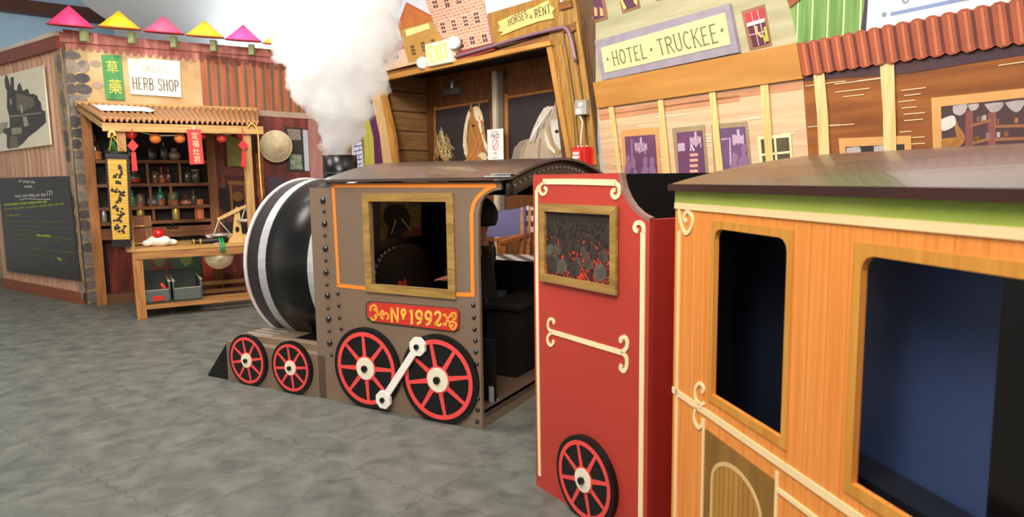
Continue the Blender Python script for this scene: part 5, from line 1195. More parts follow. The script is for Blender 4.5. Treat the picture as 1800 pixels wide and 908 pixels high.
# chalkboard
cb = empty('chalkboard', SL.hit(70, 490, .03), 'black chalkboard with yellow-green and white handwriting on corrugated side', 'chalkboard')
mb = MB(); mb.pix(SL, [(-4, 313), (120, 309), (141, 494), (12, 476)], .026, .014); mb.build('board', plain('#1c1b17', .5, var=.25, scale=3), cb)
mb = MB(); mb.pstroke(SL, [(2, 395), (130, 401)], .006, .04, .001); mb.build('board_seam', plain('#4f4638', .5), cb)
random.seed(31)
def scribble(x0, y0, x1, y1, h, mat, name, dens=1.0, w=.006):
    mb = MB(); x = x0; L_ = x1 - x0
    while x < x1 - 2:
        wl_ = random.uniform(5, 14)
        if x + wl_ > x1: wl_ = x1 - x
        pts = []; k = max(3, int(wl_ / 1.15))
        for i in range(k + 1):
            xx = x + wl_ * i / k; t = (xx - x0) / L_; pts.append((xx, y0 + (y1 - y0) * t + (h / 2 if i % 2 else -h / 2) * random.uniform(.4, 1)))
        mb.pstroke(SL, pts, w, .0402, .0008); x += wl_ + random.uniform(1.5, 3)
    mb.build(name, mat, cb)
m_ck = plain('#cfd0c8', .7, var=.1); m_cg = plain('#8fa23e', .7, var=.1); m_cy = plain('#b9cf3a', .7, var=.1); m_cd = plain('#677035', .7, var=.1)
scribble(33, 318, 64, 321, 5, m_ck, 'chalk_heading', w=.008); scribble(43, 328, 59, 328, 3.5, m_ck, 'chalk_heading', w=.01)
scribble(26, 345, 80, 342, 6, m_ck, 'chalk_heading', w=.009)
mb = MB(); letters(mb, SL, 'IT!', [(82, 335), (92, 335), (92, 344), (82, 344)], .14, .0402); mb.build('chalk_heading', m_ck, cb)
mb = MB(); mb.pstroke(SL, [(34, 351), (50, 349), (70, 350), (88, 350)], .006, .0402, .001); mb.build('chalk_underline', m_ck, cb)
for a_ in ((7, 360, 82, 354, 4.5, m_cy, .009), (8, 368, 112, 358, 4.5, m_cg, .009), (10, 379, 34, 377, 4, m_cg, .007), (11, 389, 112, 390, 4, m_cd, .007), (13, 403, 73, 406, 4, m_cd, .006), (14, 411, 62, 414, 4, m_cd, .007), (64, 413, 88, 415, 4.5, m_cy, .01), (90, 416, 126, 420, 3.5, m_cd, .006), (18, 419, 108, 424, 3.5, m_cd, .006), (12, 434, 55, 437, 5, m_cd, .006), (57, 437, 131, 444, 4, m_cd, .006), (43, 447, 98, 453, 3.5, m_cd, .006), (101, 454, 108, 457, 5, m_cy, .01), (110, 458, 118, 460, 3, m_cd, .006), (27, 457, 64, 463, 3.5, m_cd, .006)):
    scribble(*a_[:4], a_[4], a_[5], 'chalk_line', w=a_[6])
# ---------------------------------------------------------------- cone hats over the parapet
HC = [(124, 11, 82, 166, 46, '#e0366f', 'magenta', 150), (207, 20, 172, 249, 50, '#f2b91c', 'orange-yellow', 234), (287, 29, 253, 325, 58, '#e8587f', 'pink', 308), (359, 37, 327, 395, 65, '#f3d02e', 'lemon-yellow', 378), (427, 44, 396, 461, 72, '#dd5cae', 'orchid-pink', 445), (492, 50, 462, 525, 79, '#f4cf35', 'pale yellow', 508)]
place = ['nearest the shop corner', 'second from the shop corner', 'above the white herb shop sign', 'above the left edge of the rust sheet', 'above the middle of the rust sheet', 'half hidden by steam']
for (ax_, ay, xl, xr, yb, col, cn, bxp), pl_ in zip(HC, place):
    off = .13; cx_ = (xl + xr) / 2
    cpt = SF.hit(cx_, yb + 0, off); r_ = (SF.loc(xr, yb, off)[0] - SF.loc(xl, yb, off)[0]) / 2 * 1.0; h_ = SF.loc(cx_, ay, off)[1] - SF.loc(cx_, yb, off)[1]
    e = empty('cone_hat', cpt, f'{cn} conical hat shade on the parapet, {pl_}', 'hat', 'cone hats along the shop parapet')
    HM = Matrix.Rotation(-math.radians(8.5), 3, SF.u if SF.u.x > 0 else -SF.u)
    HM = HM if (HM @ Z).dot(SF.n) > 0 else HM.transposed()
    mb = MB(); mb.lathe([(r_, 0), (r_ * 1.0, .006), (r_ * .5, h_ * .52), (.004, h_), (.0005, h_ - .006), (r_ * .5, h_ * .5), (r_ * .985, 0)], cpt, 40, HM, True, False)
    mb.build('cone', streak(col, col, 'v', .55, 60, 2) if False else plain(col, .55, var=.1, scale=14), e)
    mb = MB(); n_ = 48
    for dd in (0,):
        V = []
        for i in range(n_):
            a = 2 * PI * i / n_
            for rr, hh_ in ((r_ * 1.003, -.003), (r_ * 1.003, .007), (r_ * .975, .004), (r_ * .975, -.003)): V.append(cpt + HM @ Vector((rr * math.cos(a), rr * math.sin(a), hh_)))
        mb.add(V, [(4 * i + k, 4 * ((i + 1) % n_) + k, 4 * ((i + 1) % n_) + (k + 1) % 4, 4 * i + (k + 1) % 4) for i in range(n_) for k in range(4)], False)
    mb.build('brim_binding', plain('#9c2a30' if 'yellow' not in cn else '#a8421c', .6), e)
    pb = SF.hit(bxp - 3, yb + 6, off + .06); mb = MB(); mb.bar(pb + Vector((0, 0, .0)), pb - Vector((0, 0, .10)), .05, .05); mb.build('bracket_block', plain('#7d8a5c', .6, var=.1), e)
    mb = MB(); mb.bar(pb - Vector((0, 0, .03)), SF.at(SF.loc(bxp, yb + 6)[0], pb.z - .03, -.0), .03, .03); mb.build('bracket_arm', plain('#5d5040', .6), e)
# ================================================================== SHELF UNIT
XA, XB = SF.loc(160, 300)[0], SF.loc(372, 300)[0]
shf = empty('shelf_cabinet', SF.at((XA + XB) / 2, 0, .1), 'dark-backed brown wooden shelf unit filled with herb jars under awning', 'shelf')
m_sh = streak('#5d3418', '#8a5429', 'u', .55, 40, 3); m_shv = streak('#6b3e1c', '#9a6232', 'v', .55, 40, 3)
ZT = SF.loc(250, 196)[1]; DPT = .17
mb = MB(); mb.fbox(SF, XA, XB, 0.0, ZT, .006, .012); mb.build('back_panel', plain('#1d130e', .7, var=.3, scale=4), shf)
uL, uR = SF.loc(157, 300, DPT)[0], SF.loc(371, 300, DPT)[0]
mb = MB(); mb.fbox(SF, uL - .03, uL + .05, 0, ZT, .006, DPT + .02); mb.build('upright', streak('#8a5426', '#b9783c', 'v', .55, 30, 3), shf)
mb = MB(); mb.fbox(SF, uR - .03, uR + .05, 0, ZT, .006, DPT); mb.build('upright', m_shv, shf)
sy = [282, 322, 361, 392]; szs = []
for x_, y_ in ((260, 281), (260, 322), (262, 362), (262, 388)):
    z_ = SF.loc(x_, y_, DPT)[1]; szs.append(z_)
    mb = MB(); mb.fbox(SF, uL + .05, uR - .03, z_ - .03, z_, .012, DPT); mb.build('shelf_board', m_sh, shf, SF.ang)
z_ = SF.loc(220, 245, DPT)[1]
mb = MB(); mb.fbox(SF, uL + .05, uR - .03, szs[3] - .16, szs[3] - .06, DPT - .04, DPT); df = mb.build('drawer_front', m_sh, shf, SF.ang)
ac, zc_ = SF.loc(303, 397, DPT)
mb = MB()
for s_ in (-1, 1): mb.tube([SF.at(*p, DPT + .012) for p in catmull([(ac, zc_ + .02), (ac + s_ * .012, zc_ - .012), (ac + s_ * .04, zc_ - .012), (ac + s_ * .045, zc_ + .01)], 4)], .007, 6)
mb.build('drawer_pull', plain('#1c1512', .4, .3), df)
for x_, i0, i1 in ((257, 1, 0), (314, 1, 0), (259, 2, 1), (296, 2, 1), (262, 3, 2), (200, 1, 0), (204, 2, 1)):
    a_ = SF.loc(x_, 300, DPT)[0]; mb = MB(); mb.fbox(SF, a_, a_ + .022, szs[i0], szs[i1] - .03, .012, DPT - .01); mb.build('divider', m_shv, shf)
# painted panels below shelves
lowp = lambda pts, mat, nm, k=0: pp(SF, pts, .0125 + .002 * k, mat, nm, shf)
lowp([(184, 408), (248, 404), (250, 515), (196, 520)], streak('#4c1710', '#a63a1c', 'v', .6, 14, 1.5, h3='#6d2414'), 'painted_red_panel')
lowp([(250, 404), (352, 402), (360, 520), (252, 520)], patches(['#1f2c22', '#2f4434', '#3c4a38', '#28241c'], 4, 'dark_green_paint'), 'painted_garden')
lowp([(262, 425), (300, 425), (304, 500), (262, 500)], plain('#5a2d1c', .7, var=.2), 'painted_brown_robe', 1); lowp([(312, 430), (350, 428), (353, 500), (312, 500)], plain('#2f4a2c', .7, var=.2), 'painted_green_robe', 1)
lowp([(268, 446), (294, 446), (290, 464), (280, 470), (270, 462)], plain('#5a5a30', .7, var=.2), 'painted_sash', 2); lowp([(314, 446), (340, 444), (336, 462), (326, 468), (318, 460)], plain('#6a6a3a', .7, var=.2), 'painted_sash', 2)
lowp([(350, 402), (372, 402), (378, 505), (356, 508)], streak('#7a2414', '#c8502a', 'v', .6, 14, 1.5), 'painted_red_panel')
mb = MB(); random.seed(9)
for k in range(40):
    x, y = random.uniform(290, 345), random.uniform(412, 426); mb.pstroke(SF, [(x, y), (x + random.uniform(-6, 6), y - random.uniform(4, 9))], .01, .0165 + k * .00002, .001)
mb.build('painted_leaves', plain('#6d7c5c', .7, var=.2), shf, kind='stuff')
mb = MB(); mb.fbox(SF, uL, uR + .02, 0, .09, .006, DPT); mb.build('plinth', streak('#5d3a20', '#7a5230', 'u', .6), shf, SF.ang)
# jars
def gl(col, a=.5):
    return plain(col, .15, spec=.8, var=.35, scale=22, coat=.5)
JK = {}
def jar_proto(kind, col, col2=None):
    """profiles at unit height 1, radius given"""
    k = (kind, col)
    P_ = {'round': [(.2, 0), (.38, .08), (.48, .35), (.42, .6), (.22, .72), (.2, .8), (.24, .84), (.24, .88)],
          'bottle': [(.2, 0), (.22, .03), (.22, .5), (.19, .62), (.08, .74), (.075, .93), (.095, .94), (.095, 1)],
          'jar': [(.3, 0), (.33, .04), (.33, .7), (.27, .8), (.27, .86)],
          'squat': [(.3, 0), (.45, .08), (.5, .3), (.42, .55), (.2, .66), (.18, .76)]}[kind]
    return P_
def jar(x, y, h_px, kind, col, label, cap='#3a2417', liquid=None, name=None, off=.1):
    z_ = min(szs, key=lambda s: abs(s - SF.loc(x, y, off)[1])); a_ = SF.loc(x, y, off)[0]
    H_ = SF.loc(x, y - h_px, off)[1] - SF.loc(x, y, off)[1]; c = SF.at(a_, z_, off)
    nm = name or {'round': 'flask', 'bottle': 'bottle', 'jar': 'jar', 'squat': 'jar'}[kind]
    e = empty(nm, c, label, nm)
    P_ = jar_proto(kind, col); mb = MB(); mb.lathe([(r * H_, h * H_) for r, h in P_], c, 18); mb.build('glass_body', gl(col), e)
    rt, ht = P_[-1]; mb = MB(); mb.lathe([(rt * H_ * 1.05, ht * H_ * .99), (rt * H_ * 1.05, ht * H_ * 1.06), (rt * H_ * .6, ht * H_ * 1.12)], c, 14); mb.build('stopper', plain(cap, .6), e)
    if liquid:
        mb = MB(); i1 = 3; r0 = P_[1][0] if kind != 'bottle' else .22
        q0 = [(P_[1][0] * H_ * 1.02, P_[1][1] * H_), (P_[2][0] * H_ * 1.02, min(P_[2][1], .35) * H_)]
        mb.lathe(q0, c, 18, None, True, False); mb.build('contents', plain(liquid, .5, var=.2, scale=30), e)
    return e
JARS = [(169, 280, 44, 'bottle', '#3a2c20', 'tall dark bottle with orange lower half on top shelf by upright', '#20140e', '#c47a32'),
 (232, 279, 26, 'jar', '#4a4038', 'dim brown jar on top shelf beside the red tassel', '#20140e', None),
 (268, 279, 24, 'jar', '#3e3a3a', 'dim grey jar on top shelf left of the tall bottle', '#20140e', None),
 (289, 279, 32, 'bottle', '#3d4a48', 'tall blue-grey bottle in the middle of the top shelf', '#20140e', None),
 (307, 279, 22, 'round', '#a58f80', 'round clear glass flask on top shelf left of red banner', '#8c7a6c', None),
 (237, 320, 24, 'round', '#56503c', 'round flask with red contents just under the red tassel', '#8b2a1c', '#b3402a'),
 (273, 320, 24, 'jar', '#5a4a34', 'brown jar with pale label on second shelf', '#3a2a1c', '#6d3f20'),
 (285, 320, 26, 'bottle', '#7c3a2a', 'small bottle with bright red stopper on second shelf', '#cf1f24', '#b85a3c'),
 (297, 320, 27, 'bottle', '#5c3a2a', 'brown bottle right of the red-stoppered one on second shelf', '#2a1a10', None),
 (329, 319, 23, 'jar', '#3c4230', 'dark olive jar below the red banner on second shelf', '#20180e', None),
 (344, 318, 24, 'jar', '#4a4a38', 'dark jar with pale neck beside shelf upright on second shelf', '#b8a88a', None),
 (234, 360, 27, 'bottle', '#2f6a4c', 'green bottle nearest the scroll on third shelf', '#254c38', '#3c7a4a'),
 (248, 360, 22, 'jar', '#6a5a50', 'clear jar with pinkish contents on third shelf', '#7d6a5c', '#8a4a3c'),
 (270, 360, 22, 'squat', '#5c6a72', 'small grey-blue flask on third shelf', '#4a4a48', None),
 (283, 360, 33, 'bottle', '#3f7a5c', 'green bottle with tall neck and orange contents on third shelf', '#b07a50', '#a85a34'),
 (305, 359, 27, 'jar', '#4a6a44', 'green and orange jar right of the third-shelf divider', '#2a3a20', '#a8682c'),
 (327, 358, 20, 'squat', '#6a4038', 'squat flask with pink contents on third shelf', '#8a4a3a', '#d08a72'),
 (341, 357, 26, 'bottle', '#4a4c3a', 'slim grey bottle at right end of third shelf', '#33281c', None)]
for a_ in JARS: jar(a_[0], a_[1], a_[2], a_[3], a_[4], a_[5], a_[6], a_[7])
def can(x, y, h_px, w_px, col, label, metal=.6):
    z_ = szs[3]; a_ = SF.loc(x, y, .12)[0]; H_ = SF.loc(x, y - h_px, .12)[1] - SF.loc(x, y, .12)[1]; r = w_px / 2 * .0052; c = SF.at(a_, z_, .12)
    e = empty('tin_can', c, label, 'can')
    mb = MB(); mb.lathe([(r * .92, 0), (r, .01), (r, H_ * .88), (r * .8, H_ * .97)], c, 20); mb.build('can_body', plain(col, .3, metal, var=.1), e)
    mb = MB(); mb.lathe([(r * .84, H_ * .965), (r * .86, H_), (r * .8, H_ * .98)], c, 20); mb.build('lid', plain('#d8c37a', .3, .5), e)
can(183, 386, 25, 11, '#a9a5a6', 'silver tin can on the fourth shelf left of the hanging scroll')
can(248, 386, 27, 14, '#b59c4c', 'gold tin can on the fourth shelf right of the scroll')
can(310, 386, 26, 14, '#bfa658', 'gold tin can standing alone above the drawer pull')
a_ = SF.loc(351, 386, .1)[0]; mb = MB(); mb.fbox(SF, a_ - .04, a_ + .04, szs[3], szs[3] + .19, .08, .12); ob = mb.build('slat_box', plain('#d0662a', .6, var=.15), label='orange wooden box leaning at the right end of the fourth shelf', cat='box')
mb = MB(); mb.fbox(SF, a_ - .012, a_ + .012, szs[3] + .005, szs[3] + .185, .12, .123); mb.build('box_stripe', plain('#e08a4a', .6), ob)
# ================================================================== AWNING
AH = SF.loc(250, 188)[1]; ad = .95
AWF = ST
aL = SF.loc(133, 186)[0]; aR = SF.loc(452, 190)[0]; d_st = (ST.O - SF.O).dot(SF.n)
fL = SF.loc(178, 205, d_st)[0]; fR = SF.loc(455, 222, d_st)[0]; zF = ST.loc(250, 213)[1]
awn = empty('awning', SF.at((aL + aR) / 2, zF, d_st / 2), 'sloping brown corrugated awning over the herb shop shelves', 'awning')
mb = MB(); n = 150; m2 = 6; V = []
for i in range(n + 1):
    t = i / n; 
    for j in range(m2 + 1):
        s_ = j / m2; a = (aL + (aR - aL) * t) * (1 - s_) + (fL + (fR - fL) * t) * s_
        V.append(SF.at(a, AH + (zF - AH) * s_ + .018 * math.cos(2 * PI * t * 30), .01 + (d_st - .0) * s_))
mb.add(V, [(i * (m2 + 1) + j, (i + 1) * (m2 + 1) + j, (i + 1) * (m2 + 1) + j + 1, i * (m2 + 1) + j + 1) for i in range(n) for j in range(m2)], True)
cor = mb.build('corrugated_sheet', plain('#a97b52', .5, var=.12, scale=4), awn)
mod = cor.modifiers.new('thick', 'SOLIDIFY'); mod.thickness = .006
m_beam = streak('#a67a42', '#d4a865', 'u', .55, 40, 3)
mb = MB(); mb.fbox(SF, fL, fR + .03, zF - .085, zF - .02, d_st - .03, d_st + .03); mb.build('front_beam', m_beam, awn, SF.ang)
mb = MB(); mb.fbox(SF, aL, aR, AH - .015, AH + .03, .008, .035); mb.build('wall_batten', m_beam, awn, SF.ang)
mb = MB(); mb.bar(SF.at(aL + .02, AH - .03, .02), SF.at(fL + .02, zF - .05, d_st), .03, .04); mb.build('side_rafter', m_beam, awn)
mb = MB(); mb.bar(SF.at(aR - .02, AH - .03, .02), SF.at(fR - .02, zF - .05, d_st), .03, .04); mb.build('side_rafter', m_beam, awn)
def onaw(t, s_): 
    a = (aL + (aR - aL) * t) * (1 - s_) + (fL + (fR - fL) * t) * s_; return SF.at(a, AH + (zF - AH) * s_ + .026, .01 + d_st * s_)
mb = MB(); pc = [(.06, .22), (.2, .2), (.34, .28), (.37, .5), (.33, .62), (.3, .55), (.06, .6)]
mb.sheet([onaw(*p) + Vector((0, 0, .004)) for p in pc], [onaw(*p) for p in pc]); mb.build('paper_sheet', plain('#f3f0ea', .6, var=.02), label='white paper sheet lying on the left end of the awning', cat='paper')
# ================================================================== MARKET STALL
m_w = streak('#8a5a2c', '#b98448', 'u', .5, 40, 3); m_wv = streak('#8f5b2c', '#bd8447', 'v', .5, 40, 3)
la = ST.loc(243, 500)[0]; ra = la + (ST.loc(455, 500)[0] - la) * 1.12; zt_ = ST.loc(243, 440)[1]; td = .62
stall = empty('market_stall', ST.at((la + ra) / 2, 0, -td / 2), 'wooden market stall table with slatted lower shelf in front of jars', 'table')
mb = MB(); mb.fbox(ST, la - .06, ra + .05, zt_ - .01, zt_ + .015, -td, .02); mb.build('tabletop', streak('#a87a40', '#d0a160', 'u', .5, 40, 3), stall, ST.ang)
mb = MB(); mb.fbox(ST, la - .01, ra + .02, zt_ - .075, zt_ - .01, -.02, .015); mb.build('apron', m_w, stall, ST.ang)
for a_, d_ in ((la, -.02), (ra, -.02), (la, -td + .03), (ra, -td + .03)):
    mb = MB(); mb.fbox(ST, a_ - .025, a_ + .045, 0, zt_ - .01, d_ - .03, d_ + .03); mb.build('leg', m_wv, stall)
am = la + (ra - la) * .58
zl = ST.loc(243, 541)[1]
for d_, dz in ((-.02, 0), (-.2, .0), (-td + .03, .0)):
    mb = MB(); mb.fbox(ST, la, ra, zl - .02 + dz, zl + .015 + dz, d_ - .025, d_ + .02); mb.build('shelf_rail', m_w, stall, ST.ang)
for a_ in (la + .01, ra - .0): mb = MB(); mb.fbox(ST, a_, a_ + .035, zl - .02, zl + .03, -td, -.02); mb.build('side_rail', m_w, stall)
mb = MB(); mb.fbox(ST, la + (ra - la) * .42, ra, zl + .07, zl + .105, -td * .85, -td * .85 + .03); mb.build('back_rail', m_w, stall, ST.ang)
mb = MB(); mb.fbox(ST, la + (ra - la) * .85, la + (ra - la) * .9, .02, zl + .14, -td * .8, -td * .8 + .03); mb.build('support_block', m_wv, stall)
# posts carrying the awning stand on the table
for a_ in (ST.loc(217, 300)[0], ST.loc(437, 300)[0]):
    mb = MB(); mb.fbox(ST, a_ - .03, a_ + .035, zt_ + .0, zF - .06, -.05, .0); mb.build('awning_post', streak('#9c7240', '#c79a5c', 'v', .55, 40, 3), stall)
# crates
def crate(x0, x1, label):
    c0 = ST.loc(x0, 520, -.02)[0]; c1 = ST.loc(x1, 520, -.02)[0]; z0 = zl + .02; h_ = .17; d0, d1 = -.5, -.035
    e = empty('crate', ST.at((c0 + c1) / 2, z0, (d0 + d1) / 2), label, 'crate'); m_c = plain('#4f5750', .6, var=.12); t_ = .014
    def P(a, d, z): return ST.at(a, z, d)
    for nm, b_ in (('base_board', (c0, c1, z0, z0 + t_, d0, d1)), ('end_board', (c0, c0 + t_, z0, z0 + h_, d0, d1)), ('end_board', (c1 - t_, c1, z0, z0 + h_, d0, d1)), ('side_board', (c0, c1, z0, z0 + h_ * .62, d1 - t_, d1)), ('side_board', (c0, c1, z0, z0 + h_ * 1.3, d0, d0 + t_))):
        mb = MB(); mb.fbox(ST, *b_); mb.build(nm, m_c, e)
    mb = MB(); mb.fbox(ST, c0 - .004, c0 + t_ + .004, z0 + h_, z0 + h_ + .006, d0, d1 + .002); mb.build('rim_strip', plain('#b5ab90', .5), e)
    mb = MB(); mb.fbox(ST, c1 - t_ - .004, c1 + .004, z0 + h_, z0 + h_ + .006, d0, d1 + .002); mb.build('rim_strip', plain('#b5ab90', .5), e)
    mb = MB(); mb.fbox(ST, c0 + t_, c1 - t_, z0 + h_ * .62, z0 + h_ * .62 + .006, d1 - t_ - .002, d1 + .002); mb.build('rim_strip', plain('#9a9480', .5), e)
    return c0, c1, z0, m_c
k0 = crate(243, 301, 'grey wooden crate holding a doll under the stall table'); k1 = crate(305, 357, 'empty-looking grey wooden crate at the right of the doll crate')
mb = MB(); cx_ = (k1[0] + k1[1]) / 2; mb.fbox(ST, k1[0] + .02, k1[1] - .02, k1[2] + .014, k1[2] + .045, -.47, -.07); mb.build('grey_cloth', plain('#8a8c8a', .8, var=.15, scale=25), label='folded grey cloth lying in the right-hand crate', cat='cloth', rnd=.01)
cx_ = (k0[0] + k0[1]) / 2; c = ST.at(cx_ + .02, k0[2] + .05, -.2)
dl_ = empty('rag_doll', c, 'small toy bundle of tan and red cloth inside the left crate', 'toy')
mb = MB(); mb.ball(c, .055, 12, (1.3, .8, .7)); mb.build('body', plain('#c99c6a', .7), dl_)
mb = MB(); mb.tube([c + Vector((.05, -.02, .0)), c + Vector((.09, -.03, .06)), c + Vector((.07, -.05, .1))], [.02, .02, .012], 8); mb.build('red_sleeve', plain('#cf3a24', .6), dl_)
mb = MB(); mb.tube([c + Vector((-.14, .1, -.01)), c + Vector((-.08, .02, .0)), c + Vector((-.03, 0, .0))], [.03, .035, .03], 8); mb.build('brown_leg', plain('#4a2418', .7), dl_)
mb = MB(); c2 = ST.at(cx_ + .03, 0, 0); mb.fbox(ST, cx_ - .02, cx_ + .07, k0[2] + .02, k0[2] + .06, -.036, -.028); mb.build('red_tag', plain('#c22a20', .5), label='red paper tag on the front of the left crate', cat='tag')
# box with brass bands at left of the table
b0, b1 = ST.loc(234, 410, -.35)[0], ST.loc(266, 410, -.35)[0]; zb1 = ST.loc(250, 381, -.2)[1]
bx_ = empty('wooden_chest', ST.at((b0 + b1) / 2, zt_ + .015, -.35), 'brown wooden box with brass strips standing on stall table left end', 'box')
mb = MB(); mb.fbox(ST, b0, b1, zt_ + .015, zb1, -.5, -.28); mb.build('box_body', streak('#5d2f18', '#8a4c28', 'v', .5), bx_, rnd=.004)
mb = MB(); mb.fbox(ST, b1 - .05, b1 + .004, zt_ + .015, zb1 + .004, -.285, -.272); mb.build('corner_post', streak('#7a4726', '#a06a3c', 'v', .5), bx_)
for zz_ in (zb1 - .08, zt_ + .035): mb = MB(); mb.tube([ST.at(b0 - .005, zz_, -.265), ST.at(b1 + .005, zz_, -.265)], .009, 8); mb.build('brass_rod', plain('#b9935a', .3, .6), bx_)
# white cloth and red ball
c = ST.hit(280, 430, -.12); c.z = zt_ + .015
wc = empty('white_cloth_toy', c, 'crumpled white cloth toy with a red ball on the stall table', 'toy')
mb = MB(); mb.ball(c + Vector((0, 0, .045)), .075, 16, (1.35, .8, .65)); mb.ball(c + ST.u * .09 + Vector((0, 0, .03)), .045, 12, (1.2, .8, .6)); mb.ball(c - ST.u * .09 + Vector((0, 0, .03)), .04, 12, (1.0, .8, .7))
o = mb.build('cloth_body', plain('#e9e3d8', .8, var=.06, scale=20), wc); rm = o.modifiers.new('r', 'REMESH'); rm.mode = 'VOXEL'; rm.voxel_size = .008; rm.use_smooth_shade = True
mb = MB(); mb.ball(c + Vector((0, 0, .105)) + ST.n * .02, .045, 18); mb.build('red_ball', plain('#cf1214', .25, coat=.4), wc)
# scale
c = ST.hit(419, 428, -.15); c.z = zt_ + .015
sca = empty('balance_scale', c, 'wooden balance scale with string-hung pans at right end of stall', 'scale')
m_sw = streak('#c49a58', '#dcb877', 'v', .5, 40, 3)
P_ = Plane(c, ST.u); L0 = lambda x, y: (P_.loc(x, y)[0], P_.loc(x, y)[1])
mb = MB(); mb.poly(P_, P_.L([(398, 432), (403, 418), (410, 412), (436, 411), (440, 432)]), -.07, .14); mb.build('base_block', m_sw, sca, rnd=.006)
mb = MB(); lp_ = P_.L([(409, 413), (412, 368), (416, 363), (420, 366), (425, 412)]); hole = [(P_.loc(417, 403)[0] + .018 * math.cos(a * PI / 8), P_.loc(417, 403)[1] + .028 * math.sin(a * PI / 8)) for a in range(16)]
mb.holed(P_, lp_, [hole], -.015, .03); mb.build('upright', m_sw, sca)
mb = MB(); mb.poly(P_, P_.L([(381, 383), (382, 388), (410, 375), (433, 363), (434, 358), (410, 368)]), .012, .02); mb.build('beam', m_sw, sca)
for (hx, hy), nm in (((384, 387), 0), (((432, 361)), 1)):
    h = P_.hit(hx, hy, .02); zp = (c.z + .05) if nm == 0 else h.z - .15
    pc_ = Vector((h.x, h.y, zp))
    mb = MB(); mb.lathe([(.001, 0), (.07, .008), (.088, .03), (.084, .03), (.065, .014), (.001, .006)], pc_, 22); mb.build('pan', plain('#c9bcb0', .35, .4), sca)
    for k in range(3):
        t = k * 2 * PI / 3 + .4; mb = MB(); mb.tube([h, pc_ + Vector((.086 * math.cos(t), .086 * math.sin(t), .03))], .0035, 5); mb.build('pan_string', plain('#e3ddd0', .6), sca)
# dark roll and green tie
c0_ = ST.hit(337, 425, -.1); c1_ = ST.hit(398, 422, -.1); c0_.z = c1_.z = zt_ + .04
rl = empty('dark_umbrella_roll', (c0_ + c1_) / 2, 'long dark folded roll with gold ends and green tie on stall', 'roll')
mb = MB(); mb.tube([c0_, c0_.lerp(c1_, .15), c0_.lerp(c1_, .85), c1_], [.012, .02, .03, .028], 10); mb.build('roll', plain('#17130f', .5), rl)
for t in (.03, .22): mb = MB(); mb.tube([c0_.lerp(c1_, t), c0_.lerp(c1_, t + .05)], .022, 10); mb.build('gold_band', plain('#c8a23c', .4), rl)
for t in (.78, .86): 
    p = c0_.lerp(c1_, t) + ST.n * .03; mb = MB(); mb.tube([p + Vector((0, 0, .02)), p + ST.n * .02 + Vector((0, 0, -.0)), p + ST.n * .095 + Vector((0, 0, -.02)), p + ST.n * .1 + Vector((0, 0, -.09))], .009, 7); mb.build('green_tie', plain('#1f9a5c', .5), rl)
c = ST.hit(386, 414, -.3); c.z = zt_ + .015
mb = MB(); mb.lathe([(.05, 0), (.09, .02), (.12, .06), (.115, .06), (.085, .03), (.001, .025)], c, 24); bw_ = mb.build('bowl', plain('#e4d4d0', .4), label='pink and white bowl behind the dark roll on the stall table', cat='bowl')
# straw hats
m_straw = plain('#dcc8a0', .7, var=.12, scale=30)
def cone_on(P, x, y, rpx, off, tilt, label, band='#efe4cc', depth=.4, **kw):
    c = P.hit(x, y, off); r = (P.loc(x + rpx, y, off)[0] - P.loc(x - rpx, y, off)[0]) / 2
    e = empty('straw_hat', c, label, 'hat'); nrm = (P.n + Vector((0, 0, tilt))).normalized(); x_ = nrm.cross(Z).normalized(); y_ = x_.cross(nrm) 
    M = Matrix(((x_.x, y_.x, nrm.x), (x_.y, y_.y, nrm.y), (x_.z, y_.z, nrm.z)))
    mb = MB(); mb.lathe([(r, 0), (r * .98, .008), (r * .55, r * depth * .42), (r * .22, r * depth * .8), (r * .05, r * depth), (.0006, r * depth)], c, 40, M, True, False)
    mb.lathe([(r * .995, -.004), (r * .5, r * depth * .38), (.0006, r * depth * .9)], c, 40, M, True, False); mb.build('cone', m_straw, e)
    mb = MB(); V = []
    for i in range(40):
        a = 2 * PI * i / 40
        for rr, hh in ((r * 1.01, -.006), (r * 1.01, .01), (r * .965, .014), (r * .965, -.004)): V.append(c + M @ Vector((rr * math.cos(a), rr * math.sin(a), hh)))
    mb.add(V, [(4 * i + k, 4 * ((i + 1) % 40) + k, 4 * ((i + 1) % 40) + (k + 1) % 4, 4 * i + (k + 1) % 4) for i in range(40) for k in range(4)]); mb.build('brim_binding', plain(band, .6), e)
cone_on(SF, 485, 257, 28.5, .08, -.1, 'straw conical hat hung on the red painted wall left of steam', depth=.62)
cone_on(ST, 385, 449, 26, -.05, -.25, 'straw conical hat hanging below the stall table edge', band='#b98a80', depth=.5)
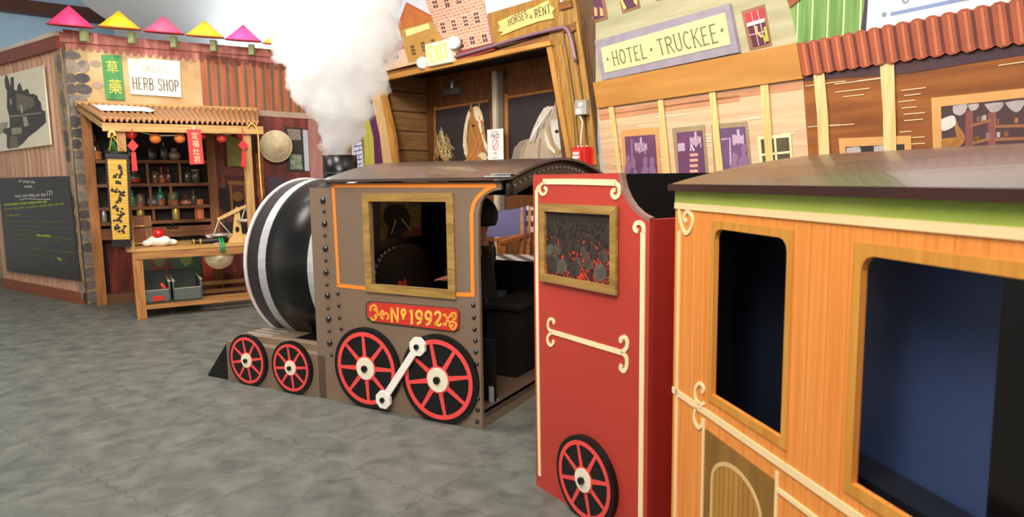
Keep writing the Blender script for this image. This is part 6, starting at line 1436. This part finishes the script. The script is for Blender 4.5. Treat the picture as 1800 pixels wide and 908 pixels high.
# lanterns on a string
m_lr = [plain('#cf3a2c', .5, var=.1), plain('#ea7a30', .5, var=.1)]
LN = [(230, 235, 1.05, 0, 'red paper lantern at the left of the string above scroll'), (273, 243.5, 1, 1, 'orange paper lantern left of the second orange one'), (316, 243, 1, 1, 'orange paper lantern beside the red banner'), (353, 238, .9, 0, 'red paper lantern half hidden by red banner'), (389.5, 243, .95, 0, 'pinkish red paper lantern right of the red banner'), (424, 236, .95, 0, 'red paper lantern at right end near the post')]
LZ = ST
pl = None
for x, y, s_, k, lb in LN:
    off = -.06; c = ST.hit(x, y, off); r = .043 * s_
    e = empty('paper_lantern', c - Vector((0, 0, r)), lb, 'lantern', 'paper lanterns on the awning string')
    mb = MB(); prof = []
    for i in range(15):
        t = PI * (.08 + .84 * i / 14); prof.append((math.sin(t) * r * (1 + .02 * (i % 2)), -math.cos(t) * r * .95))
    mb.lathe(prof, c, 22); mb.build('paper_globe', m_lr[k], e)
    mb = MB(); mb.lathe([(.012, 0), (.012, .012), (.004, .02)], c + Vector((0, 0, r * .93)), 10); mb.build('collar', plain('#7c1f18', .5), e)
sp_ = [ST.hit(x, y, -.06) for x, y in catmull([(222, 231), (234, 228), (252, 233), (273, 237.5), (295, 238), (318, 236.5), (330, 229), (352, 231), (372, 234), (389, 236), (402, 236), (418, 232), (436, 232)], 4)]
mb = MB(); mb.tube(sp_, .0055, 6); mb.build('lantern_string', plain('#e8e2da', .5), label='white twisted light string running under the awning beam', cat='string lights')
def tassel(x, y0, yk, y1, label, w_=.02):
    t = ST.hit(x, y0, .045); k = ST.hit(x + 1.5, yk, .045); b = ST.hit(x + (2 if x > 300 else 5), y1, .045)
    e = empty('red_tassel', b, label, 'tassel'); P_ = Plane(t, ST.u); m_ = plain('#c8141c', .45)
    mb = MB(); mb.tube([t, k], .004, 6); mb.build('cord', m_, e)
    mb = MB(); a, z_ = P_.loc(x + 1.5, yk); mb.poly(P_, [(a - .04, z_), (a, z_ + .05), (a + .04, z_), (a, z_ - .05)], -.006, .012); mb.build('knot', m_, e)
    mb = MB(); a1, z1_ = P_.loc(x + (2 if x > 300 else 5), y1); mb.poly(P_, [(a - .014, z_ - .05), (a + .016, z_ - .05), (a1 + w_, z1_), (a1 - w_, z1_)], -.005, .01); mb.build('fringe', m_, e)
tassel(232, 226, 256, 300, 'red diamond-knot tassel hanging under the left lantern'); tassel(426, 224, 255, 293, 'red diamond-knot tassel hanging by the right awning post')
# red valance scraps beyond
mb = MB(); P2_ = ST; mb.pix(ST, [(396, 231), (436, 230), (434, 238), (424, 238), (418, 244), (408, 240)], -.12, .01); mb.build('red_bunting', plain('#7c1216', .6), label='dark red cloth bunting behind the right lantern', cat='bunting')
mb = MB(); P2_ = ST; mb.pix(ST, [(188, 226), (210, 226), (206, 236), (196, 238)], -.1, .01); mb.build('red_bunting', plain('#b3201c', .6), label='red cloth bunting behind the scroll hook', cat='bunting')
mb = MB(); random.seed(4)
for k in range(14):
    x = random.uniform(196, 206); p = ST.hit(x, random.uniform(236, 246), -.09); mb.tube([p, p + Vector((random.uniform(-.02, .02), -.01, -.05)), p + Vector((random.uniform(-.05, .05), -.02, -random.uniform(.07, .12)))], [.006, .01, .001], 5)
mb.build('green_sprig', plain('#2f7a34', .6), label='bunch of green leaves hanging behind the scroll cord', cat='plant')
# red banner
rb = empty('red_banner', ST.hit(345, 288, .04), 'red paper banner with gold Chinese characters hanging from awning beam', 'banner')
mb = MB(); mb.pix(ST, [(328, 227), (353, 227), (359, 288), (334, 289)], .035, .003); mb.build('paper', plain('#c9262c', .5, var=.04), rb)
for i, ch in enumerate('定福灶君'):
    y = 232 + i * 14; x = 336 + i * 1.4; hanzi(ST, ch, [(x, y), (x + 12, y + .2), (x + 13, y + 12), (x + 1, y + 12)], plain('#e8cf9c', .5), 'gold_character', rb, .0385)
mb = MB(); mb.tube([ST.hit(341, 223, .04), ST.hit(341, 229, .04)], .008, 6); mb.build('pin', plain('#e8e0d0', .4), rb)
# scroll
sc = empty('hanging_scroll', ST.hit(213, 434, .06), 'yellow bamboo scroll with black calligraphy hanging from awning corner', 'scroll')
o0 = .06
mb = MB(); mb.pix(ST, [(189, 279), (222, 280), (228, 421), (198, 422)], o0, .006); mb.build('scroll_panel', boards('#c9952f', '#e2b347', '#9c6e1e', .022, 'u', .5, gapw=.14, per=.04), sc)
mb = MB(); mb.pix(ST, [(184, 266), (224, 268), (226, 280), (186, 279)], o0 - .002, .012); mb.build('top_slat', m_blackflat, sc)
mb = MB(); mb.tube([ST.hit(183, 267.5, o0), ST.hit(225, 269, o0)], .013, 8); mb.build('top_rod', m_blackflat, sc)
mb = MB(); mb.pix(ST, [(196, 421), (230, 420), (231, 433), (197, 434)], o0 - .002, .012); mb.build('bottom_slat', m_blackflat, sc)
for xa, xb in ((185, 196), (223, 230)): mb = MB(); mb.pix(ST, [(xa, 279), (xa + 4.5, 279), (xb + 4, 422), (xb, 422)], o0 - .003, .007); mb.build('side_border', boards('#17110c', '#2a2018', '#5a4a38', .03, 'u', .6, gapw=.1), sc)
cc_ = ST.hit(197, 238, o0)
mb = MB(); mb.tube([ST.hit(192, 268, o0), cc_, ST.hit(220, 268, o0)], .006, 6); mb.build('hanging_cord', plain('#e0a83c', .5), sc)
mb = MB(); mb.tube([ST.hit(x, y, o0 + .01) for x, y in catmull([(192, 242), (192, 235), (196, 231), (201, 234), (202, 239)], 4)], .011, 8); mb.build('hook', plain('#dfae62', .4), sc)
random.seed(77)
def brush(cx, cy, n_, s_):
    mb = MB()
    for k in range(n_):
        x, y = cx + random.uniform(-7, 7) * s_, cy + random.uniform(-8, 8) * s_; a = random.choice([.2, 1.1, 1.3, 2.2, -.2]) + random.uniform(-.2, .2); l_ = random.uniform(4, 11) * s_
        p = catmull([(x, y), (x + l_ * .5 * math.cos(a) + random.uniform(-1, 1), y + l_ * .5 * math.sin(a)), (x + l_ * math.cos(a), y + l_ * math.sin(a))], 3)
        n2 = len(p); mb.pstroke(ST, p, [.024 * s_ * (.4 + math.sin(PI * (i + .5) / n2)) for i in range(n2)], o0 + .006, .0006 + .00003 * k)
    mb.build('calligraphy_character', plain('#1c130d', .6), sc)
for x, y in ((208, 294), (206, 308), (207, 322), (200, 332), (211, 338), (206, 350), (204, 364), (211, 372), (207, 384), (205, 398), (214, 400)): brush(x, y, 6, .62)
# rope and post at the right end of awning
pr = [ST.hit(x, y, .05) for x, y in catmull([(436, 224), (441, 217), (448, 221), (453, 232), (455, 262), (457, 300), (461, 350)], 4)]
mb = MB(); mb.tube(pr, .007, 6); mb.build('yellow_rope', plain('#dcae52', .6), label='yellow rope looping down from the right awning corner', cat='rope')
pq = [SF.hit(x, y, .4) for x, y in ((456, 270), (458, 345))]
mb = MB(); mb.pix(SF, [(449, 270), (462, 270), (466, 346), (453, 346)], .38, .03); brd = None
mb.fbox(SF, SF.loc(456, 300, .39)[0] - .02, SF.loc(456, 300, .39)[0] + .02, 0, SF.loc(456, 300, .39)[1], .38, .4)
mb.build('hanging_board', streak('#7a3c18', '#b0672c', 'u', .5, 30, 3), label='reddish-brown upright board behind the right awning post', cat='board')
# ================================================================== CHAIRS AND TABLE BEHIND THE TRAIN
m_cw = streak('#a35c22', '#cc8440', 'u', .45, 40, 3)
def chair(pos, rz, fabric, label, name='armchair'):
    e = empty(name, pos, label, 'chair', 'fabric-backed wooden armchairs by the wall')
    c = Vector(pos); R = Matrix.Rotation(rz, 3, 'Z')
    def w_(x, y, z): return c + R @ Vector((x, y, z))
    W_, D_, sh, ah, bh = .34, .36, .50, .655, .875
    for x in (-W_ / 2, W_ / 2):
        mb = MB(); mb.bar(w_(x, -D_ / 2, 0), w_(x, -D_ / 2, ah), .032); mb.build('leg', m_cw, e)
        mb = MB(); mb.bar(w_(x, D_ / 2, 0), w_(x, D_ / 2 + .02, sh), .032); mb.bar(w_(x, D_ / 2 + .02, sh), w_(x, D_ / 2 + .07, bh), .028); mb.build('leg', m_cw, e)
        mb = MB(); mb.bar(w_(x, -D_ / 2 - .03, ah), w_(x, D_ / 2 + .04, ah + .01), .045, .022); mb.build('armrest', m_cw, e)
        mb = MB(); mb.bar(w_(x, -D_ / 2, sh - .02), w_(x, D_ / 2, sh - .02), .03, .03); mb.build('seat_rail', m_cw, e)
    mb = MB(); mb.bar(w_(-W_ / 2, -D_ / 2, sh - .02), w_(W_ / 2, -D_ / 2, sh - .02), .03); mb.build('front_rail', m_cw, e)
    mb = MB()
    mb.add([w_(-W_ / 2, -D_ / 2, sh), w_(W_ / 2, -D_ / 2, sh), w_(W_ / 2, D_ / 2, sh), w_(-W_ / 2, D_ / 2, sh), w_(-W_ / 2, -D_ / 2, sh - .012), w_(W_ / 2, -D_ / 2, sh - .012), w_(W_ / 2, D_ / 2, sh - .012), w_(-W_ / 2, D_ / 2, sh - .012)], [(0, 1, 2, 3), (7, 6, 5, 4), (0, 4, 5, 1), (1, 5, 6, 2), (2, 6, 7, 3), (3, 7, 4, 0)]); mb.build('seat', fabric, e)
    mb = MB(); V = []
    n = 8
    for i in range(n + 1):
        t = i / n; x = (t - .5) * (W_ + .05); b = .03 * math.sin(PI * t)
        for z, yy in ((bh + .01 - .03 * math.sin(PI * t), D_ / 2 + .07), (bh - .225, D_ / 2 + .05)):
            V += [w_(x, yy + b - .018, z), w_(x, yy + b + .018, z)]
    Fs = []
    for i in range(n):
        j = 4 * i; k = j + 4; Fs += [(j, j + 2, k + 2, k), (j + 1, k + 1, k + 3, j + 3), (j, k, k + 1, j + 1), (j + 2, j + 3, k + 3, k + 2)]
    Fs += [(0, 1, 3, 2), (4 * n, 4 * n + 2, 4 * n + 3, 4 * n + 1)]; mb.add(V, Fs, False); mb.build('backrest', fabric, e)
    return e
def stripes(h1, h2, wd, axis, name):
    m, nt, b = newmat(name); tc = nt.nodes.new('ShaderNodeTexCoord'); sp = nt.nodes.new('ShaderNodeSeparateXYZ'); nt.links.new(tc.outputs['UV'], sp.inputs[0])
    a = nt.nodes.new('ShaderNodeMath'); a.operation = 'MULTIPLY'; a.inputs[1].default_value = 1 / wd; nt.links.new(sp.outputs[axis], a.inputs[0])
    f = nt.nodes.new('ShaderNodeMath'); f.operation = 'FRACT'; nt.links.new(a.outputs[0], f.inputs[0])
    g_ = nt.nodes.new('ShaderNodeMath'); g_.operation = 'GREATER_THAN'; g_.inputs[1].default_value = .5; nt.links.new(f.outputs[0], g_.inputs[0])
    mx = nt.nodes.new('ShaderNodeMixRGB'); nt.links.new(g_.outputs[0], mx.inputs[0]); mx.inputs[1].default_value = lin(h1); mx.inputs[2].default_value = lin(h2)
    nt.links.new(mx.outputs[0], b.inputs['Base Color']); b.inputs['Roughness'].default_value = .8; return m
m_str = stripes('#dcc8cf', '#3c3a46', .085, 'Y', 'striped_cloth'); m_str2 = stripes('#e2d6d4', '#6b6468', .11, 'X', 'striped_tablecloth')
cp = ray(862, 440); cp = EYE + cp * (4.95 / cp.y); chair((cp.x + .0, cp.y, 0), -.35, plain('#6a668e', .8, var=.08, scale=12), 'wooden armchair with a slate-blue fabric back seen behind the train')
cp = ray(930, 440); cp = EYE + cp * (4.95 / cp.y); chair((cp.x + .02, cp.y, 0), -.6, m_str, 'wooden armchair with black and white striped back behind the train')
tz = .565; tb = empty('small_table', (-.02, 4.35, 0), 'small wooden table behind the train under a striped cloth', 'table')
tcx, tcy = .03, 4.42
mb = MB(); mb.box((tcx, tcy, tz - .025), (.62, .5, .03), -.25); mb.build('tabletop', m_cw, tb)
for sx in (-1, 1):
    for sy_ in (-1, 1):
        p = Vector((tcx, tcy, 0)) + Matrix.Rotation(-.25, 3, 'Z') @ Vector((sx * .27, sy_ * .21, 0)); mb = MB(); mb.bar(p, p + Vector((0, 0, tz - .04)), .04); mb.build('leg', m_cw, tb)
mb = MB(); mb.box((tcx, tcy, tz - .004), (.66, .54, .012), -.25); o = mb.build('striped_tablecloth', m_str2, None, -.25 + .5, label='grey and white striped cloth on the small table behind train', cat='tablecloth')
# ================================================================== CHILD
def skin_mesh(name, nodes, edges, mat, parent=None, sub=2, **tags):
    org = parent_world(parent) if parent else Vector((0, 0, 0))
    me = bpy.data.meshes.new(name); me.from_pydata([tuple(Vector(n[0]) - org) for n in nodes], edges, []); me.materials.append(mat)
    o = bpy.data.objects.new(name, me); SC.collection.objects.link(o)
    if parent: o.parent = parent
    s = o.modifiers.new('skin', 'SKIN'); s.use_smooth_shade = True; s.branch_smoothing = .6
    for i, n in enumerate(nodes):
        v = me.skin_vertices[0].data[i]; r = n[1]; v.radius = (r, r) if not isinstance(r, tuple) else r; v.use_root = (i == 0)
    m = o.modifiers.new('sub', 'SUBSURF'); m.levels = sub; m.render_levels = sub
    for k, v in tags.items(): o[{'cat': 'category'}.get(k, k)] = v
    return o
hd = ray(843, 388); hd = EYE + hd * (3.66 / hd.y)
px_, py_ = hd.x, hd.y; FZ = .065
child = empty('person', (px_, py_, FZ), 'young child with cropped dark hair and black shirt standing inside the locomotive cab', 'person')
fa = math.atan2(LS.u.y, LS.u.x) + PI      # faces toward the boiler
fx = Vector((math.cos(fa), math.sin(fa), 0)); sx = Vector((-fx.y, fx.x, 0)); B = Vector((px_, py_, FZ))
def bp(f, s, z): return B + fx * f + sx * s + Vector((0, 0, z))
m_skn = plain('#b9785a', .55, var=.05); m_shirt = plain('#14141a', .8); m_pant = plain('#23283a', .8)
nodes = [(bp(0, 0, .42), .07), (bp(0, 0, .52), .066), (bp(0, 0, .62), .07), (bp(-.005, 0, .69), .05), (bp(0, 0, .73), .034), (bp(.008, 0, .775), .066), (bp(.008, 0, .83), .088), (bp(.004, 0, .875), .066)]
edges = [(0, 1), (1, 2), (2, 3), (3, 4), (4, 5), (5, 6), (6, 7)]
def addn(base, lst):
    p = base
    for n in lst: nodes.append(n); edges.append((p, len(nodes) - 1)); p = len(nodes) - 1
    return p
for s in (-1, 1):
    addn(0, [(bp(0, s * .055, .38), .046), (bp(.01, s * .06, .22), .036), (bp(-.01, s * .062, .05), .028), (bp(.0, s * .062, .025), .026), (bp(.07, s * .07, .018), .02)])
    el = (bp(.03, s * .14, .55), .026); wr = (bp(.16, s * .13, .53), .018) if s < 0 else (bp(.12, s * .16, .5), .018)
    hnd = addn(2, [(bp(0, s * .095, .665), .035), el, wr])
    wv = Vector(nodes[hnd][0]); pm = wv + fx * .025; nodes.append((pm, .017)); edges.append((hnd, len(nodes) - 1)); pi_ = len(nodes) - 1
    for k, (o_, l_) in enumerate(((-.015, .033), (-.005, .038), (.005, .035), (.014, .028))):
        a_ = pm + sx * o_ + fx * .012; nodes.append((a_, .006)); edges.append((pi_, len(nodes) - 1)); i1 = len(nodes) - 1
        nodes.append((a_ + fx * l_ * .6 + Vector((0, 0, -.004)), .0055)); edges.append((i1, len(nodes) - 1)); nodes.append((a_ + fx * l_ + Vector((0, 0, -.012)), .0045)); edges.append((len(nodes) - 2, len(nodes) - 1))
    nodes.append((pm - sx * s * .02 + fx * .005, .007)); edges.append((pi_, len(nodes) - 1)); nodes.append((pm - sx * s * .03 + fx * .022, .0055)); edges.append((len(nodes) - 2, len(nodes) - 1))
body = skin_mesh('body', nodes, edges, m_skn, child)
HC_ = bp(.006, 0, .835)
Mh = Matrix(((fx.x, sx.x, 0), (fx.y, sx.y, 0), (0, 0, 1)))
def hl(f, s, z): return HC_ + fx * f + sx * s + Vector((0, 0, z))
mb = MB(); mb.ball(HC_, .088, 20, (1, 1, 1)); 
hb = MB(); n = 22; V = []
for i in range(12):
    th_ = PI * .67 * i / 11
    for j in range(n):
        ph = 2 * PI * j / n; cut = 1.0 if math.cos(ph) < .2 else .56
        t_ = th_ * cut; V.append(hl(.092 * math.sin(t_) * math.cos(ph) - .006, .086 * math.sin(t_) * math.sin(ph), .094 * math.cos(t_)))
hb.add(V, [(i * n + j, i * n + (j + 1) % n, (i + 1) * n + (j + 1) % n, (i + 1) * n + j) for i in range(11) for j in range(n)], True); o = hb.build('hair', plain('#1c120d', .7), child); md = o.modifiers.new('t', 'SOLIDIFY'); md.thickness = .012
for s in (-1, 1):
    mb = MB(); mb.ball(hl(-.005, s * .083, -.01), .02, 10, (.8, .45, 1.2)); mb.build('ear', m_skn, child)
    mb = MB(); mb.ball(hl(.077, s * .03, .0), .011, 10); mb.build('eye', plain('#20140f', .2), child)
mb = MB(); mb.ball(hl(.088, 0, -.02), .013, 10, (1, .8, 1)); mb.build('nose', m_skn, child)
mb = MB(); mb.tube([hl(.078, -.02, -.045), hl(.085, 0, -.048), hl(.078, .02, -.045)], .005, 6); mb.build('mouth', plain('#8e4238', .5), child)
n2 = [(bp(0, 0, .36), .1), (bp(0, 0, .40), .1), (bp(0, 0, .52), .093), (bp(0, 0, .62), .097), (bp(-.005, 0, .69), .058)]; e2 = [(0, 1), (1, 2), (2, 3), (3, 4)]
for s in (-1, 1): n2 += [(bp(0, s * .1, .665), .046), (bp(.03, s * .14, .55), .046), (bp(.14, s * .133, .527), .034)]; k = len(n2); e2 += [(3, k - 3), (k - 3, k - 2), (k - 2, k - 1)]
skin_mesh('shirt', n2, e2, m_shirt, child)
n3 = [(bp(0, 0, .40), .093)]; e3 = []
for s in (-1, 1): n3 += [(bp(0, s * .058, .35), .068), (bp(.01, s * .062, .2), .052), (bp(-.01, s * .064, .07), .042)]; k = len(n3); e3 += [(0, k - 3), (k - 3, k - 2), (k - 2, k - 1)]
skin_mesh('trousers', n3, e3, m_pant, child)
for s in (-1, 1): mb = MB(); mb.ball(bp(.03, s * .066, .024), .04, 14, (1, 1, .6)); mb.ball(bp(.065, s * .068, .022), .034, 14, (1, 1, .6)); mb.build('shoe', plain('#2a2a2e', .6), child)
# ================================================================== STEAM
P0 = Pc
def steam():
    bm = bmesh.new(); random.seed(13)
    blobs = [(597, 262, 26), (596, 240, 34), (592, 215, 42), (590, 188, 50), (600, 160, 58), (585, 135, 58), (560, 112, 55), (545, 80, 50), (525, 95, 38), (598, 95, 66), (640, 75, 50), (665, 50, 32), (600, 50, 80), (645, 20, 48), (560, 35, 55), (610, 0, 80), (560, -10, 60), (640, -30, 60), (600, -60, 80), (520, 62, 30), (635, 125, 40), (650, 155, 20), (560, 160, 34), (556, 190, 24), (628, 185, 24), (612, -110, 85), (500, 78, 20), (506, 100, 18), (640, 108, 34)]
    for x, y, r in blobs:
        c = Pc.hit(x, y); k = (c - EYE).dot(CF) / F; R = r * k
        jit = Vector((0, 0, 0)) if y > 230 else LS.n * random.uniform(-.5, .5) * R
        bmesh.ops.create_icosphere(bm, subdivisions=3, radius=R, matrix=Matrix.Translation(c + jit))
        if y < 235:
            for q_ in range(14):
                d = Vector((random.gauss(0, 1), random.gauss(0, 1), random.gauss(0, 1))).normalized(); rr = R * random.uniform(.2, .42)
                bmesh.ops.create_icosphere(bm, subdivisions=2, radius=rr, matrix=Matrix.Translation(c + jit + d * (R * .88)))
    me = bpy.data.meshes.new('steam_plume'); bm.to_mesh(me); bm.free()
    o = bpy.data.objects.new('steam_plume', me); SC.collection.objects.link(o)
    rm = o.modifiers.new('r', 'REMESH'); rm.mode = 'VOXEL'; rm.voxel_size = .018; rm.use_smooth_shade = True
    for nm, s_, a in (('a', .16, .12), ('b', .05, .07), ('c', .02, .03)):
        tx = bpy.data.textures.new(nm, 'CLOUDS'); tx.noise_scale = s_; tx.noise_depth = 3
        d = o.modifiers.new(nm, 'DISPLACE'); d.texture = tx; d.strength = a; d.mid_level = .5; d.texture_coords = 'GLOBAL'
    m = bpy.data.materials.new('steam'); m.use_nodes = True; nt = m.node_tree; nt.nodes.clear()
    out = nt.nodes.new('ShaderNodeOutputMaterial'); v = nt.nodes.new('ShaderNodeVolumeScatter'); v.inputs['Color'].default_value = (1, 1, 1, 1); v.inputs['Density'].default_value = 11; v.inputs['Anisotropy'].default_value = .1
    nt.links.new(v.outputs[0], out.inputs['Volume']); me.materials.append(m)
    o['label'] = 'billowing white steam plume rising from the black smokestack'; o['category'] = 'steam'; o['kind'] = 'stuff'
steam()
